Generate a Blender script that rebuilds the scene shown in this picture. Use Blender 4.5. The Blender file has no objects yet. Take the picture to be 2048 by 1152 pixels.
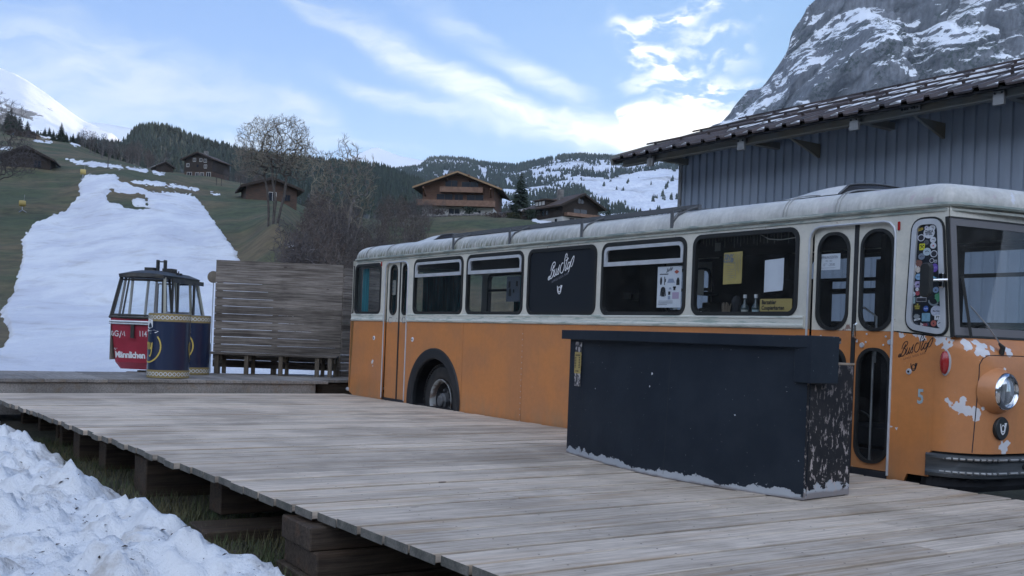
import bpy, bmesh, math, random
from mathutils import Vector, Matrix, noise
random.seed(7)
PI = math.pi
scn = bpy.context.scene
COL = scn.collection

# ------------------------------------------------------------------ camera
F, CX, CY, RO = 2080.0, 1024.0, 675.0, math.atan(.038)
cr, sr = math.cos(RO), math.sin(RO)
cd = bpy.data.cameras.new('camera'); cam = bpy.data.objects.new('camera', cd); COL.objects.link(cam)
cd.sensor_width = 36; cd.lens = 36 * F / 2048; cd.shift_y = (CY - 576) / 2048
cd.clip_start = .05; cd.clip_end = 40000
cam.matrix_world = Matrix(((cr, -sr, 0, 0), (0, 0, -1, 0), (sr, cr, 0, 1.0), (0, 0, 0, 1)))
scn.camera = cam
scn.render.resolution_x = 1024; scn.render.resolution_y = 576
scn.view_settings.view_transform = 'Standard'; scn.view_settings.look = 'None'
scn.view_settings.gamma = 1; scn.view_settings.exposure = 2.55
scn.cycles.max_bounces = 8; scn.cycles.transparent_max_bounces = 24; scn.cycles.volume_bounces = 1

# ------------------------------------------------------------------ node helper
class NT:
    def __init__(s, tree): s.t = tree; s.n = tree.nodes; s.l = tree.links
    def new(s, typ, **kw):
        nd = s.n.new(typ)
        for k, v in kw.items(): setattr(nd, k, v)
        return nd
    def put(s, sock, v):
        if v is None: return
        if hasattr(v, 'is_output'): s.l.new(v, sock)
        elif isinstance(v, (tuple, list)):
            if len(v) == 3 and len(sock.default_value) == 4: v = (*v, 1)
            sock.default_value = v
        else: sock.default_value = v
    def math(s, op, a, b=None, c=None, clamp=False):
        nd = s.new('ShaderNodeMath', operation=op, use_clamp=clamp)
        s.put(nd.inputs[0], a); s.put(nd.inputs[1], b); s.put(nd.inputs[2], c)
        return nd.outputs[0]
    def vmath(s, op, a, b=None, sc=None):
        nd = s.new('ShaderNodeVectorMath', operation=op)
        s.put(nd.inputs[0], a); s.put(nd.inputs[1], b)
        if sc is not None: s.put(nd.inputs['Scale'], sc)
        return nd.outputs['Value'] if op in ('LENGTH', 'DISTANCE', 'DOT_PRODUCT') else nd.outputs[0]
    def noise(s, vec, scale, detail=4, rough=.55, dist=0):
        nd = s.new('ShaderNodeTexNoise'); s.put(nd.inputs['Vector'], vec)
        nd.inputs['Scale'].default_value = scale; nd.inputs['Detail'].default_value = detail
        nd.inputs['Roughness'].default_value = rough; nd.inputs['Distortion'].default_value = dist
        return nd.outputs['Fac']
    def vor(s, vec, scale, feature='F1'):
        nd = s.new('ShaderNodeTexVoronoi', feature=feature); s.put(nd.inputs['Vector'], vec)
        nd.inputs['Scale'].default_value = scale
        return nd.outputs['Distance']
    def ramp(s, v, a, b, lo=0., hi=1., smooth=True):
        nd = s.new('ShaderNodeMapRange'); nd.interpolation_type = 'SMOOTHSTEP' if smooth else 'LINEAR'
        s.put(nd.inputs[0], v)
        for i, x in enumerate((a, b, lo, hi)): s.put(nd.inputs[i + 1], x)
        return nd.outputs[0]
    def mix(s, f, a, b, mode='MIX'):
        nd = s.new('ShaderNodeMix', data_type='RGBA', blend_type=mode)
        s.put(nd.inputs[0], f); s.put(nd.inputs[6], a); s.put(nd.inputs[7], b)
        return nd.outputs[2]
    def mapping(s, vec, loc=(0, 0, 0), rot=(0, 0, 0), scale=(1, 1, 1)):
        nd = s.new('ShaderNodeMapping'); s.put(nd.inputs[0], vec)
        nd.inputs[1].default_value = loc; nd.inputs[2].default_value = rot; nd.inputs[3].default_value = scale
        return nd.outputs[0]
    def sep(s, v):
        nd = s.new('ShaderNodeSeparateXYZ'); s.put(nd.inputs[0], v); return nd.outputs
    def comb(s, x, y, z=0.):
        nd = s.new('ShaderNodeCombineXYZ')
        for i, q in enumerate((x, y, z)): s.put(nd.inputs[i], q)
        return nd.outputs[0]

# ------------------------------------------------------------------ sky with thin clouds
SUN_EL, SUN_AZ = math.radians(10.5), math.radians(15.0)      # azimuth to the right of +Y
w = bpy.data.worlds.new('World'); scn.world = w; w.use_nodes = True
N = NT(w.node_tree); N.n.clear()
wo = N.new('ShaderNodeOutputWorld')
sky = N.new('ShaderNodeTexSky', sky_type='NISHITA', sun_disc=False)
sky.sun_elevation = SUN_EL; sky.sun_rotation = SUN_AZ; sky.altitude = 1000; sky.air_density = 1.0; sky.dust_density = .6; sky.ozone_density = 2.2
b1 = N.new('ShaderNodeBackground'); b1.inputs[1].default_value = .105
slum = N.vmath('LENGTH', sky.outputs[0])
scol = N.mix(1, N.vmath('SCALE', sky.outputs[0], sc=N.math('DIVIDE', 1.0, N.math('ADD', 1.0, N.math('MULTIPLY', slum, .16)))), (.150, .315, .525), 'MULTIPLY')
N.put(b1.inputs[0], scol)
tc = N.new('ShaderNodeTexCoord')
sx, sy, sz = N.sep(tc.outputs['Generated'])[:3]
yy = N.math('MAXIMUM', sy, .08)
az = N.math('DIVIDE', sx, yy); el = N.math('DIVIDE', sz, yy)
P0 = N.comb(az, el)
wn = N.new('ShaderNodeTexNoise'); N.put(wn.inputs[0], P0); wn.inputs['Scale'].default_value = 5; wn.inputs['Detail'].default_value = 5
wv = N.vmath('SCALE', N.vmath('SUBTRACT', wn.outputs['Color'], (.5, .5, .5)), sc=.10)
wf = N.new('ShaderNodeTexNoise'); N.put(wf.inputs[0], P0); wf.inputs['Scale'].default_value = 22; wf.inputs['Detail'].default_value = 4
wv2 = N.vmath('SCALE', N.vmath('SUBTRACT', wf.outputs['Color'], (.5, .5, .5)), sc=.03)
PW = N.vmath('ADD', N.vmath('ADD', P0, wv), wv2)
def skyc(px, py):
    a = (px - CX) / F; b = -(py - CY) / F
    return a * cr - b * sr, a * sr + b * cr
# (px, py, half length, half width, tilt in degrees (down to the right), weight, softness inner)
CL = [(60, 170, 440, 115, 7, .80, .55), (380, 205, 330, 88, 24, .80, .45), (590, 225, 170, 34, 33, .8, .1), (240, 275, 420, 50, 4, .45, .1),
      (650, 50, 330, 36, 22, .8, .15), (860, 150, 330, 50, 28, .9, .2), (1040, 235, 230, 40, 20, 1.0, .15), (1000, 110, 330, 42, 27, .5, .1),
      (800, 220, 330, 30, 12, .8, .1), (1180, 262, 260, 30, 6, .9, .1), (1310, 262, 200, 52, 0, 1.0, .35),
      (1330, 22, 150, 26, -14, .9, .1), (1250, 75, 80, 34, 60, .8, .1), (1320, 120, 130, 40, 35, .8, .1), (1390, 185, 150, 44, 8, 1.0, .1), (1400, 90, 110, 60, 20, .45, .1), (1450, 30, 80, 26, 0, .5, .1),
      (150, 60, 300, 12, 10, .2, 0), (600, 290, 300, 14, 5, .5, .1)]
dens = None
for (px, py, L, Wd, tilt, wt, si) in CL:
    x0, y0 = skyc(px, py)
    v = N.vmath('SUBTRACT', PW, (x0, y0, 0))
    v = N.mapping(v, rot=(0, 0, math.radians(tilt)))
    v = N.vmath('MULTIPLY', v, (F / L, F / Wd, 0))
    d = N.ramp(N.vmath('LENGTH', v), 1.16, si, 0, wt)
    dens = d if dens is None else N.math('SUBTRACT', N.math('ADD', dens, d), N.math('MULTIPLY', dens, d))
# streaks along the wind
st = N.mapping(PW, rot=(0, 0, math.radians(24)), scale=(3.2, 17, 1))
n1 = N.ramp(N.noise(st, 1.6, 8, .66, .5), .31, .66, .12, 1.2)
n2 = N.ramp(N.noise(N.mapping(PW, scale=(1, 1.7, 1)), 21, 6, .60), .42, .58, 0.0, 1.25)
n2 = N.math('MAXIMUM', n2, N.ramp(el, .225, .19, 0, .95))
# puffs on the right of the veil
pm = N.ramp(az, skyc(1120, 100)[0], skyc(1260, 100)[0])
# bright cloud veil added out of frame behind the camera for soft fill light
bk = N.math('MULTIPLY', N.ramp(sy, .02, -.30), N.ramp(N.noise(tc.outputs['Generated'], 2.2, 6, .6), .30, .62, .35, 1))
tex = N.mix(pm, N.comb(n1, n1, n1), N.comb(n2, n2, n2))
texf = N.sep(tex)[0]
dens = N.math('MULTIPLY', dens, texf, clamp=True)
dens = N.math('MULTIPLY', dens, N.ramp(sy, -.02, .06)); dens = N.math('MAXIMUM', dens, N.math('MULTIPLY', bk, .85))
sunx = math.tan(SUN_AZ)
gl = N.ramp(N.vmath('LENGTH', N.vmath('MULTIPLY', N.vmath('SUBTRACT', P0, (sunx - .09, math.tan(SUN_EL) + .03, 0)), (1, 1.5, 0))), .55, .02, 0, 1)
gl2 = N.math('POWER', gl, 2.2)
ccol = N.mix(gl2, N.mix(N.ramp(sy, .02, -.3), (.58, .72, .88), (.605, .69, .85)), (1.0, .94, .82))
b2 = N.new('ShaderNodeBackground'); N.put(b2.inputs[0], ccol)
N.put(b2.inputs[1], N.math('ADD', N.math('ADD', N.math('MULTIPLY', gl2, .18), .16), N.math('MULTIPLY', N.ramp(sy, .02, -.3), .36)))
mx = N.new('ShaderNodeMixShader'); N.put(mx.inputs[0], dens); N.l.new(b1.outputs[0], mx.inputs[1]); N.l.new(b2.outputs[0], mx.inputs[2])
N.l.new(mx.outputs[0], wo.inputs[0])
w.cycles.sampling_method = 'MANUAL'; w.cycles.sample_map_resolution = 512

sl = bpy.data.lights.new('sun', 'SUN'); sl.energy = 2.0; sl.angle = math.radians(.5); sl.color = (1, .86, .68)
so = bpy.data.objects.new('sun', sl); COL.objects.link(so)
sd = Vector((math.sin(SUN_AZ) * math.cos(SUN_EL), math.cos(SUN_AZ) * math.cos(SUN_EL), math.sin(SUN_EL)))
so.rotation_euler = sd.to_track_quat('Z', 'Y').to_euler(); so.location = (0, -20, 60)

# ------------------------------------------------------------------ pixel rays (used to survey real positions)
def ray(px, py):
    a = (px - CX) / F; b = -(py - CY) / F
    return Vector((a * cr - b * sr, 1.0, a * sr + b * cr))
def aty(px, py, Y):
    r = ray(px, py) * Y; r.z += 1; return r
def onz(px, py, z=0):
    r = ray(px, py); r = r * ((z - 1) / r.z); r.z += 1; return r
def proj(p):
    z = p[2] - 1
    return CX + (p[0] * cr + z * sr) / p[1] * F, CY - (-p[0] * sr + z * cr) / p[1] * F
BETA = math.radians(33.697); D = 7.078
UD = Vector((-math.sin(BETA), math.cos(BETA), 0)); VD = Vector((math.cos(BETA), math.sin(BETA), 0))
def UV(u, v, z=0): p = UD * u + VD * v; p.z = z; return p
BUSROT = -(PI / 2 - BETA)
def side(px, py, dv=0):                    # bus-local x, z of a point on the plane dv behind the near side
    r = ray(px, py); t = (D + dv) / r.dot(VD); p = r * t
    return 15.4 - p.dot(UD), p.z + 1

# ------------------------------------------------------------------ mesh helper
class MB:
    def __init__(s): s.v = []; s.f = []
    def add(s, vs, fs):
        o = len(s.v); s.v += [tuple(q) for q in vs]; s.f += [tuple(i + o for i in f) for f in fs]; return s
    def box(s, x0, x1, y0, y1, z0, z1, rz=0, c=None):
        vs = [(x, y, z) for x in (x0, x1) for y in (y0, y1) for z in (z0, z1)]
        if rz:
            cx, cy = c or ((x0 + x1) / 2, (y0 + y1) / 2); k, q = math.cos(rz), math.sin(rz)
            vs = [(cx + (x - cx) * k - (y - cy) * q, cy + (x - cx) * q + (y - cy) * k, z) for x, y, z in vs]
        return s.add(vs, [(0, 1, 3, 2), (4, 6, 7, 5), (0, 4, 5, 1), (2, 3, 7, 6), (0, 2, 6, 4), (1, 5, 7, 3)])
    def beam(s, p, q, wd, ht, up=Vector((0, 0, 1))):
        p, q = Vector(p), Vector(q); t = (q - p).normalized(); a = t.cross(up).normalized(); b = a.cross(t)
        vs = [c + a * sa * wd / 2 + b * sb * ht / 2 for c in (p, q) for sa in (-1, 1) for sb in (-1, 1)]
        return s.add(vs, [(0, 1, 3, 2), (4, 6, 7, 5), (0, 4, 5, 1), (2, 3, 7, 6), (0, 2, 6, 4), (1, 5, 7, 3)])
    def tube(s, pts, rad, n=8, cap=True):
        pts = [Vector(p) for p in pts]; m = len(pts)
        if not hasattr(rad, '__len__'): rad = [rad] * m
        o = len(s.v); prev = None
        for i, p in enumerate(pts):
            t = (pts[min(i + 1, m - 1)] - pts[max(i - 1, 0)])
            t = t.normalized() if t.length > 1e-9 else Vector((0, 0, 1))
            ref = Vector((0, 0, 1)) if abs(t.z) < .9 else Vector((1, 0, 0))
            a = (prev - t * prev.dot(t)).normalized() if prev is not None and (prev - t * prev.dot(t)).length > 1e-6 else t.cross(ref).normalized()
            prev = a; b = t.cross(a)
            for k in range(n):
                th = 2 * PI * k / n
                s.v.append(tuple(p + (a * math.cos(th) + b * math.sin(th)) * rad[i]))
        for i in range(m - 1):
            for k in range(n):
                k2 = (k + 1) % n
                s.f.append((o + i * n + k, o + i * n + k2, o + (i + 1) * n + k2, o + (i + 1) * n + k))
        if cap and n > 2:
            s.f.append(tuple(o + k for k in reversed(range(n)))); s.f.append(tuple(o + (m - 1) * n + k for k in range(n)))
        return s
    def lathe(s, prof, n=32, c=(0, 0, 0), axis='z'):
        o = len(s.v)
        for r, h in prof:
            for k in range(n):
                th = 2 * PI * k / n; a, b = r * math.cos(th), r * math.sin(th)
                q = (a, b, h) if axis == 'z' else ((h, a, b) if axis == 'x' else (a, h, b))
                s.v.append((c[0] + q[0], c[1] + q[1], c[2] + q[2]))
        for i in range(len(prof) - 1):
            for k in range(n):
                k2 = (k + 1) % n
                s.f.append((o + i * n + k, o + i * n + k2, o + (i + 1) * n + k2, o + (i + 1) * n + k))
        return s
    def grid(s, rows, closed=False):
        o = len(s.v); m = len(rows[0])
        for r in rows: s.v += [tuple(q) for q in r]
        for i in range(len(rows) - 1):
            for k in range(m if closed else m - 1):
                k2 = (k + 1) % m
                s.f.append((o + i * m + k, o + i * m + k2, o + (i + 1) * m + k2, o + (i + 1) * m + k))
        return s
    def prism(s, poly, ax, a, b):
        n = len(poly)
        def P(q, h): return (h, q[0], q[1]) if ax == 'x' else ((q[0], h, q[1]) if ax == 'y' else (q[0], q[1], h))
        return s.add([P(q, a) for q in poly] + [P(q, b) for q in poly],
                     [tuple(range(n)), tuple(reversed(range(n, 2 * n)))] + [(i, i + n, (i + 1) % n + n, (i + 1) % n) for i in range(n)])
    def ribbon(s, pts, wd, mp, smooth=True, taper=False, closed=False):
        P = [Vector((p[0], p[1])) for p in pts]
        if smooth and len(P) > 2:
            Q = []; m = len(P)
            for i in range(m - 1):
                p0, p1, p2, p3 = P[max(i - 1, 0)], P[i], P[i + 1], P[min(i + 2, m - 1)]
                for t in (0, .25, .5, .75):
                    Q.append(.5 * ((2 * p1) + (p2 - p0) * t + (2 * p0 - 5 * p1 + 4 * p2 - p3) * t * t + (3 * p1 - p0 - 3 * p2 + p3) * t ** 3))
            Q.append(P[-1]); P = Q
        rows = []
        for i, p in enumerate(P):
            t = (P[min(i + 1, len(P) - 1)] - P[max(i - 1, 0)]); t = t.normalized() if t.length > 1e-9 else Vector((1, 0))
            nn = Vector((-t.y, t.x)); k = wd / 2
            rows.append([mp(*(p + nn * k)), mp(*(p - nn * k))])
        return s.grid(rows)
    def flat(s, pts, mp):
        o = len(s.v); s.v += [tuple(mp(*p)) for p in pts]; s.f.append(tuple(range(o, o + len(pts)))); return s
    def build(s, name, mat, parent=None, bevel=0, smooth=False, recalc=True):
        me = bpy.data.meshes.new(name); me.from_pydata(s.v, [], s.f)
        if bevel or recalc:
            bm = bmesh.new(); bm.from_mesh(me)
            if recalc: bmesh.ops.recalc_face_normals(bm, faces=bm.faces)
            if bevel: bmesh.ops.bevel(bm, geom=[e for e in bm.edges if len(e.link_faces) == 2 and e.calc_face_angle(0) > .5], offset=bevel, segments=1, affect='EDGES', clamp_overlap=True)
            bm.to_mesh(me); bm.free()
        if smooth is True: me.shade_smooth()
        elif smooth: me.shade_smooth(); me.set_sharp_from_angle(angle=math.radians(smooth))
        return link(name, me, mat, parent)
def link(name, me, mat, parent=None):
    for m in (mat if isinstance(mat, (list, tuple)) else [mat]): me.materials.append(m)
    o = bpy.data.objects.new(name, me); COL.objects.link(o)
    if parent: o.parent = parent
    return o
def tag(o, label=None, cat=None, group=None, kind=None):
    if label: o['label'] = label
    if cat: o['category'] = cat
    if group: o['group'] = group
    if kind: o['kind'] = kind
    return o
def empty(name, loc=(0, 0, 0), rz=0, label=None, cat=None, group=None):
    o = bpy.data.objects.new(name, None); COL.objects.link(o); o.empty_display_size = .2
    o.location = loc; o.rotation_euler = (0, 0, rz); tag(o, label, cat, group); return o
def children(o): return [c for c in KIDS.get(o.name, [])] if False else [c for c in bpy.data.objects if c.parent == o]
def copy_tree(o, parent=None):
    c = o.copy(); COL.objects.link(c); c.parent = parent
    for ch in children(o): copy_tree(ch, c)
    return c
def rrect(x0, x1, z0, z1, r, n=6):
    out = []
    for cx, cz, a0 in ((x1 - r, z1 - r, 0), (x0 + r, z1 - r, 90), (x0 + r, z0 + r, 180), (x1 - r, z0 + r, 270)):
        for k in range(n + 1):
            a = math.radians(a0 + 90 * k / n); out.append((cx + r * math.cos(a), cz + r * math.sin(a)))
    return out
def rpoly(pts, r, n=5):
    out = []; m = len(pts)
    for i in range(m):
        p = Vector(pts[i]); a = (Vector(pts[i - 1]) - p); b = (Vector(pts[(i + 1) % m]) - p)
        k = min(r, a.length * .45, b.length * .45); A = p + a.normalized() * k; B = p + b.normalized() * k
        for j in range(n + 1):
            t = j / n; out.append(tuple(A * (1 - t) ** 2 + p * 2 * t * (1 - t) + B * t * t))
    return out
def inset(poly, d):
    m = len(poly); cx = sum(p[0] for p in poly) / m; cz = sum(p[1] for p in poly) / m
    out = []
    for i in range(m):
        a = Vector(poly[i - 1]); b = Vector(poly[(i + 1) % m]); t = (b - a)
        t = t.normalized() if t.length > 1e-9 else Vector((1, 0))
        nn = Vector((-t.y, t.x)); p = Vector(poly[i])
        if nn.dot(Vector((cx, cz)) - p) < 0: nn = -nn
        out.append(tuple(p + nn * d))
    return out
def plate(name, loops, y, th, mat, parent=None, off=None, ax='y'):
    """flat sheet with holes in the XZ plane (y..y+th)"""
    c = bpy.data.curves.new(name, 'CURVE'); c.dimensions = '2D'; c.fill_mode = 'BOTH'; c.extrude = th / 2
    for lp in loops:
        sp = c.splines.new('POLY'); sp.points.add(len(lp) - 1)
        for i, p in enumerate(lp): sp.points[i].co = (p[0], p[1], 0, 1)
        sp.use_cyclic_u = True
    t = bpy.data.objects.new('tmp', c); me = bpy.data.meshes.new_from_object(t); bpy.data.objects.remove(t)
    if ax == 'y': me.transform(Matrix(((1, 0, 0, 0), (0, 0, -1, y + th / 2), (0, 1, 0, 0), (0, 0, 0, 1))))
    elif ax == 'x': me.transform(Matrix(((0, 0, 1, y + th / 2), (1, 0, 0, 0), (0, 1, 0, 0), (0, 0, 0, 1))))
    if off: me.transform(Matrix.Translation(off))
    me.name = name
    return link(name, me, mat, parent)
def text_mb(txt, size, mp, align='CENTER', shear=0, bold=0, mb=None, space=1, sx=1):
    c = bpy.data.curves.new('t', 'FONT'); c.body = txt; c.size = size; c.align_x = align; c.align_y = 'CENTER'; c.shear = shear
    c.resolution_u = 2; c.offset = bold; c.space_character = space
    t = bpy.data.objects.new('tmp', c); me = bpy.data.meshes.new_from_object(t); bpy.data.objects.remove(t)
    mb = mb or MB()
    mb.add([mp(v.co.x * sx, v.co.y) for v in me.vertices], [tuple(p.vertices) for p in me.polygons])
    bpy.data.meshes.remove(me); return mb

# ------------------------------------------------------------------ materials
def mat(name, col, rough=.6, col2=None, scale=4, det=5, stretch=(1, 1, 1), lo=.35, hi=.65, bump=0, bscale=None, metal=0, spec=.5, fine=0, island=0, coat=0, extra=None):
    m = bpy.data.materials.new(name); m.use_nodes = True; n = NT(m.node_tree); bs = n.n['Principled BSDF']
    tcn = n.new('ShaderNodeTexCoord').outputs['Object']
    v = n.mapping(tcn, scale=stretch)
    c = (*col, 1)
    if col2 is not None: c = n.mix(n.ramp(n.noise(v, scale, det), lo, hi), col, col2)
    if fine:
        f = n.ramp(n.noise(v, scale * 9, 4, .7), .25, .75, 1 - fine, 1 + fine); c = n.mix(1, c, n.comb(f, f, f), 'MULTIPLY')
    if island:
        g = n.new('ShaderNodeNewGeometry').outputs['Random Per Island']; f = n.ramp(g, 0, 1, 1 - island, 1 + island, smooth=False)
        c = n.mix(1, c, n.comb(f, f, f), 'MULTIPLY')
    if extra: c = extra(n, tcn, c, bs)
    n.put(bs.inputs['Base Color'], c)
    if bs.inputs['Roughness'].is_linked is False: bs.inputs['Roughness'].default_value = rough
    bs.inputs['Metallic'].default_value = metal; bs.inputs['Specular IOR Level'].default_value = spec
    if coat: bs.inputs['Coat Weight'].default_value = coat; bs.inputs['Coat Roughness'].default_value = .15
    if bump:
        b = n.new('ShaderNodeBump'); b.inputs['Strength'].default_value = 1; b.inputs['Distance'].default_value = bump
        n.put(b.inputs['Height'], n.noise(v, bscale or scale * 6, 6, .65)); n.l.new(b.outputs[0], bs.inputs['Normal'])
    return m
def deckwood(name, base, dark, warm, ax='y', rough=.8, wet=None):
    def ex(n, tco, c, bs):
        sc = {'x': (.9, 22, 22), 'y': (22, .9, 22), 'z': (22, 22, .9)}[ax]
        g = n.new('ShaderNodeNewGeometry').outputs['Random Per Island']
        off = n.comb(n.math('MULTIPLY', g, 37), n.math('MULTIPLY', g, 91), n.math('MULTIPLY', g, 17))
        v = n.mapping(n.vmath('ADD', tco, off), scale=sc)
        grain = n.noise(v, 2.2, 8, .7)
        c = n.mix(n.ramp(grain, .34, .66), base, dark)
        c = n.mix(n.ramp(n.noise(n.mapping(n.vmath('ADD', tco, off), scale=tuple(q * .35 + .2 for q in sc)), 1.1, 4), .5, .75, 0, .75), c, warm)
        # knots
        vk = n.mapping(n.vmath('ADD', tco, off), scale=tuple(max(1.2, min(q, 5)) for q in sc))
        kn = n.ramp(n.vor(vk, 1.5), .07, .045); c = n.mix(n.math('MULTIPLY', kn, .8), c, tuple(q * .35 for q in dark))
        # broad weathering
        st = n.ramp(n.noise(tco, .9, 5, .6), .42, .62, 1.0, .72); c = n.mix(1, c, n.comb(st, st, st), 'MULTIPLY')
        # scuffs
        sc2 = n.ramp(n.noise(n.mapping(n.vmath('ADD', tco, off), scale=tuple(q * 1.5 + 3 for q in sc)), 3, 3, .5), .66, .72, 0, .45); c = n.mix(sc2, c, tuple(q * .5 for q in dark))
        f = n.ramp(n.math('FRACT', n.math('MULTIPLY', g, 7.3)), 0, 1, .8, 1.15, smooth=False); c = n.mix(1, c, n.comb(f, f, f), 'MULTIPLY')
        b = n.new('ShaderNodeBump'); b.inputs['Distance'].default_value = .004; n.put(b.inputs['Height'], grain); n.l.new(b.outputs[0], bs.inputs['Normal'])
        return c
    return mat(name, base, rough, extra=ex, spec=.15)
def glassmat(name, tint=(.88, .91, .92), rough=.03, refl=1.0, dust=.02):
    m = bpy.data.materials.new(name); m.use_nodes = True; n = NT(m.node_tree); n.n.clear()
    o = n.new('ShaderNodeOutputMaterial'); t = n.new('ShaderNodeBsdfTransparent'); t.inputs[0].default_value = (*tint, 1)
    g = n.new('ShaderNodeBsdfGlossy'); g.inputs['Roughness'].default_value = rough; g.inputs['Color'].default_value = (refl, refl, refl, 1)
    lw = n.new('ShaderNodeLayerWeight'); lw.inputs[0].default_value = .5
    frs = n.math('ADD', .045, n.math('MULTIPLY', n.math('POWER', lw.outputs['Facing'], 5.0), .9))
    mxx = n.new('ShaderNodeMixShader'); n.l.new(frs, mxx.inputs[0]); n.l.new(t.outputs[0], mxx.inputs[1]); n.l.new(g.outputs[0], mxx.inputs[2])
    df = n.new('ShaderNodeBsdfDiffuse'); df.inputs[0].default_value = (.5, .5, .48, 1)
    tcn = n.new('ShaderNodeTexCoord').outputs['Object']
    m2 = n.new('ShaderNodeMixShader'); n.put(m2.inputs[0], n.ramp(n.noise(tcn, 5, 5, .6), .35, .8, dust * .4, dust * 1.8))
    n.l.new(mxx.outputs[0], m2.inputs[1]); n.l.new(df.outputs[0], m2.inputs[2]); n.l.new(m2.outputs[0], o.inputs[0])
    return m

M = {}
def plain(name, col, rough=.6, **k): M[name] = mat(name, col, rough, **k); return M[name]
M['deck'] = deckwood('weathered_deck', (.71, .60, .485), (.46, .375, .295), (.49, .345, .22))
M['deck_x'] = deckwood('weathered_boards', (.36, .33, .30), (.22, .20, .18), (.27, .21, .155), ax='x')
M['deck_end'] = mat('sawn_end', (.16, .145, .12), .9, (.09, .085, .07), 9, bump=.003, fine=.3)
M['timber'] = deckwood('old_timber', (.12, .09, .065), (.06, .045, .035), (.15, .085, .05), ax='y')
M['fence'] = deckwood('grey_fence_boards', (.30, .262, .225), (.12, .10, .085), (.07, .055, .045), ax='x')
M['post'] = deckwood('bench_posts', (.26, .22, .17), (.15, .12, .09), (.24, .17, .10), ax='z')
def ribdirt(n, c, z, amt=.5): return c
def orange_ex(n, t, c, bs):
    X, Y, Z = n.sep(t)[:3]
    lowd = n.math('MULTIPLY', n.ramp(Z, .35, -.05), n.ramp(n.noise(n.mapping(t, scale=(1, 1, .5)), 3.2, 6, .65), .35, .7))
    c = n.mix(n.math('MULTIPLY', lowd, .6), c, (.30, .22, .13))
    run = n.ramp(n.noise(n.mapping(t, scale=(7, 7, .35)), 3, 5, .6), .55, .8, 0, .35); c = n.mix(run, c, (.33, .19, .07))
    sc = n.ramp(n.noise(n.mapping(t, scale=(2, 2, 9)), 9, 3, .5), .74, .77, 0, .55); c = n.mix(sc, c, (.62, .50, .40))
    pit = n.ramp(n.noise(t, 16, 4, .6), .71, .73, 0, .8); c = n.mix(n.math('MULTIPLY', pit, n.ramp(X, 9, 10.6, .25, 1)), c, (.55, .45, .38))
    mask = None
    CH = [(10.845, .14, .56, .055), (10.765, .05, .62, .05), (10.80, .08, .57, .045), (10.87, .19, .60, .035), (10.72, .03, .67, .03), (10.95, .40, .33, .055), (10.80, .08, 1.07, .05), (10.83, .20, 1.09, .055), (10.86, .17, 1.03, .045), (10.87, .30, 1.05, .035), (10.64, .0, 1.12, .06),
          (10.5, 0, 1.13, .045), (10.42, 0, 1.135, .035), (10.28, 0, 1.14, .035), (10.95, .38, .90, .025), (10.93, .46, 1.05, .05), (10.70, .01, 1.09, .04), (.95, 0, .55, .03), (.98, 0, .48, .02), (10.22, 0, .53, .02), (10.26, 0, .39, .016), (10.97, .38, .28, .03)]
    wv_ = n.new('ShaderNodeTexNoise'); n.put(wv_.inputs[0], t); wv_.inputs['Scale'].default_value = 11; wv_.inputs['Detail'].default_value = 4
    tw = n.vmath('ADD', t, n.vmath('SCALE', n.vmath('SUBTRACT', wv_.outputs['Color'], (.5, .5, .5)), sc=.17))
    for x, y, z, r in CH:
        q = n.ramp(n.vmath('DISTANCE', tw, (x, y, z)), r * .98, r * .92)
        mask = q if mask is None else n.math('MAXIMUM', mask, q)
    c = n.mix(mask, c, n.mix(n.noise(t, 9, 3), (.58, .57, .58), (.74, .73, .74)))
    return c
M['orange'] = mat('faded_orange_paint', (.61, .235, .072), .42, (.52, .215, .082), 1.7, 5, fine=.05, bump=.0012, bscale=2.5, extra=orange_ex, coat=.15)
def cream_ex(n, t, c, bs):
    X, Y, Z = n.sep(t)[:3]
    run = n.ramp(n.noise(n.mapping(t, scale=(9, 9, .5)), 3, 5, .6), .52, .8, 0, .4); c = n.mix(run, c, (.36, .34, .26))
    ru = n.ramp(n.noise(t, 10, 5, .6), .64, .68, 0, .85)
    nearw = n.math('MAXIMUM', n.ramp(Z, 1.36, 1.27), n.ramp(Z, 2.04, 2.1)); ru = n.math('MULTIPLY', ru, nearw)
    c = n.mix(ru, c, (.22, .10, .07))
    pt = n.ramp(n.noise(t, 24, 4, .6), .73, .75, 0, .8); c = n.mix(pt, c, (.3, .27, .25))
    return c
M['cream'] = mat('worn_cream_paint', (.70, .66, .56), .45, (.60, .585, .51), 3, 5, fine=.05, bump=.001, bscale=3, extra=cream_ex, coat=.1)
def roof_ex(n, t, c, bs):
    X, Y, Z = n.sep(t)[:3]
    alg = n.math('MULTIPLY', n.ramp(Z, 2.34, 2.17), n.ramp(n.noise(n.mapping(t, scale=(8, 3, 1.2)), 3, 6, .7), .33, .62))
    alg = n.math('MULTIPLY', alg, n.ramp(X, 7.6, 3.5, .25, 1)); c = n.mix(n.math('MULTIPLY', alg, .9), c, (.11, .12, .06))
    ch = n.math('MULTIPLY', n.ramp(n.noise(t, 2.6, 5, .6), .57, .62), n.ramp(X, 8.9, 10.4, .2, 1)); c = n.mix(n.math('MULTIPLY', ch, .6), c, (.50, .40, .42))
    ch2 = n.math('MULTIPLY', n.ramp(n.noise(n.vmath('ADD', t, (3, 7, 1)), 4, 5, .6), .64, .68), n.ramp(X, 9.5, 10.4)); c = n.mix(n.math('MULTIPLY', ch2, .7), c, (.72, .74, .82))
    return c
M['roof'] = mat('chalky_roof_paint', (.66, .64, .59), .5, (.52, .51, .48), 2.2, 6, fine=.08, bump=.003, bscale=5, extra=roof_ex)
M['belt'] = mat('belt_trim', (.68, .68, .60), .4, (.40, .46, .40), 3, 6, stretch=(1, 1, 14), lo=.5, hi=.62, fine=.1)
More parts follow.
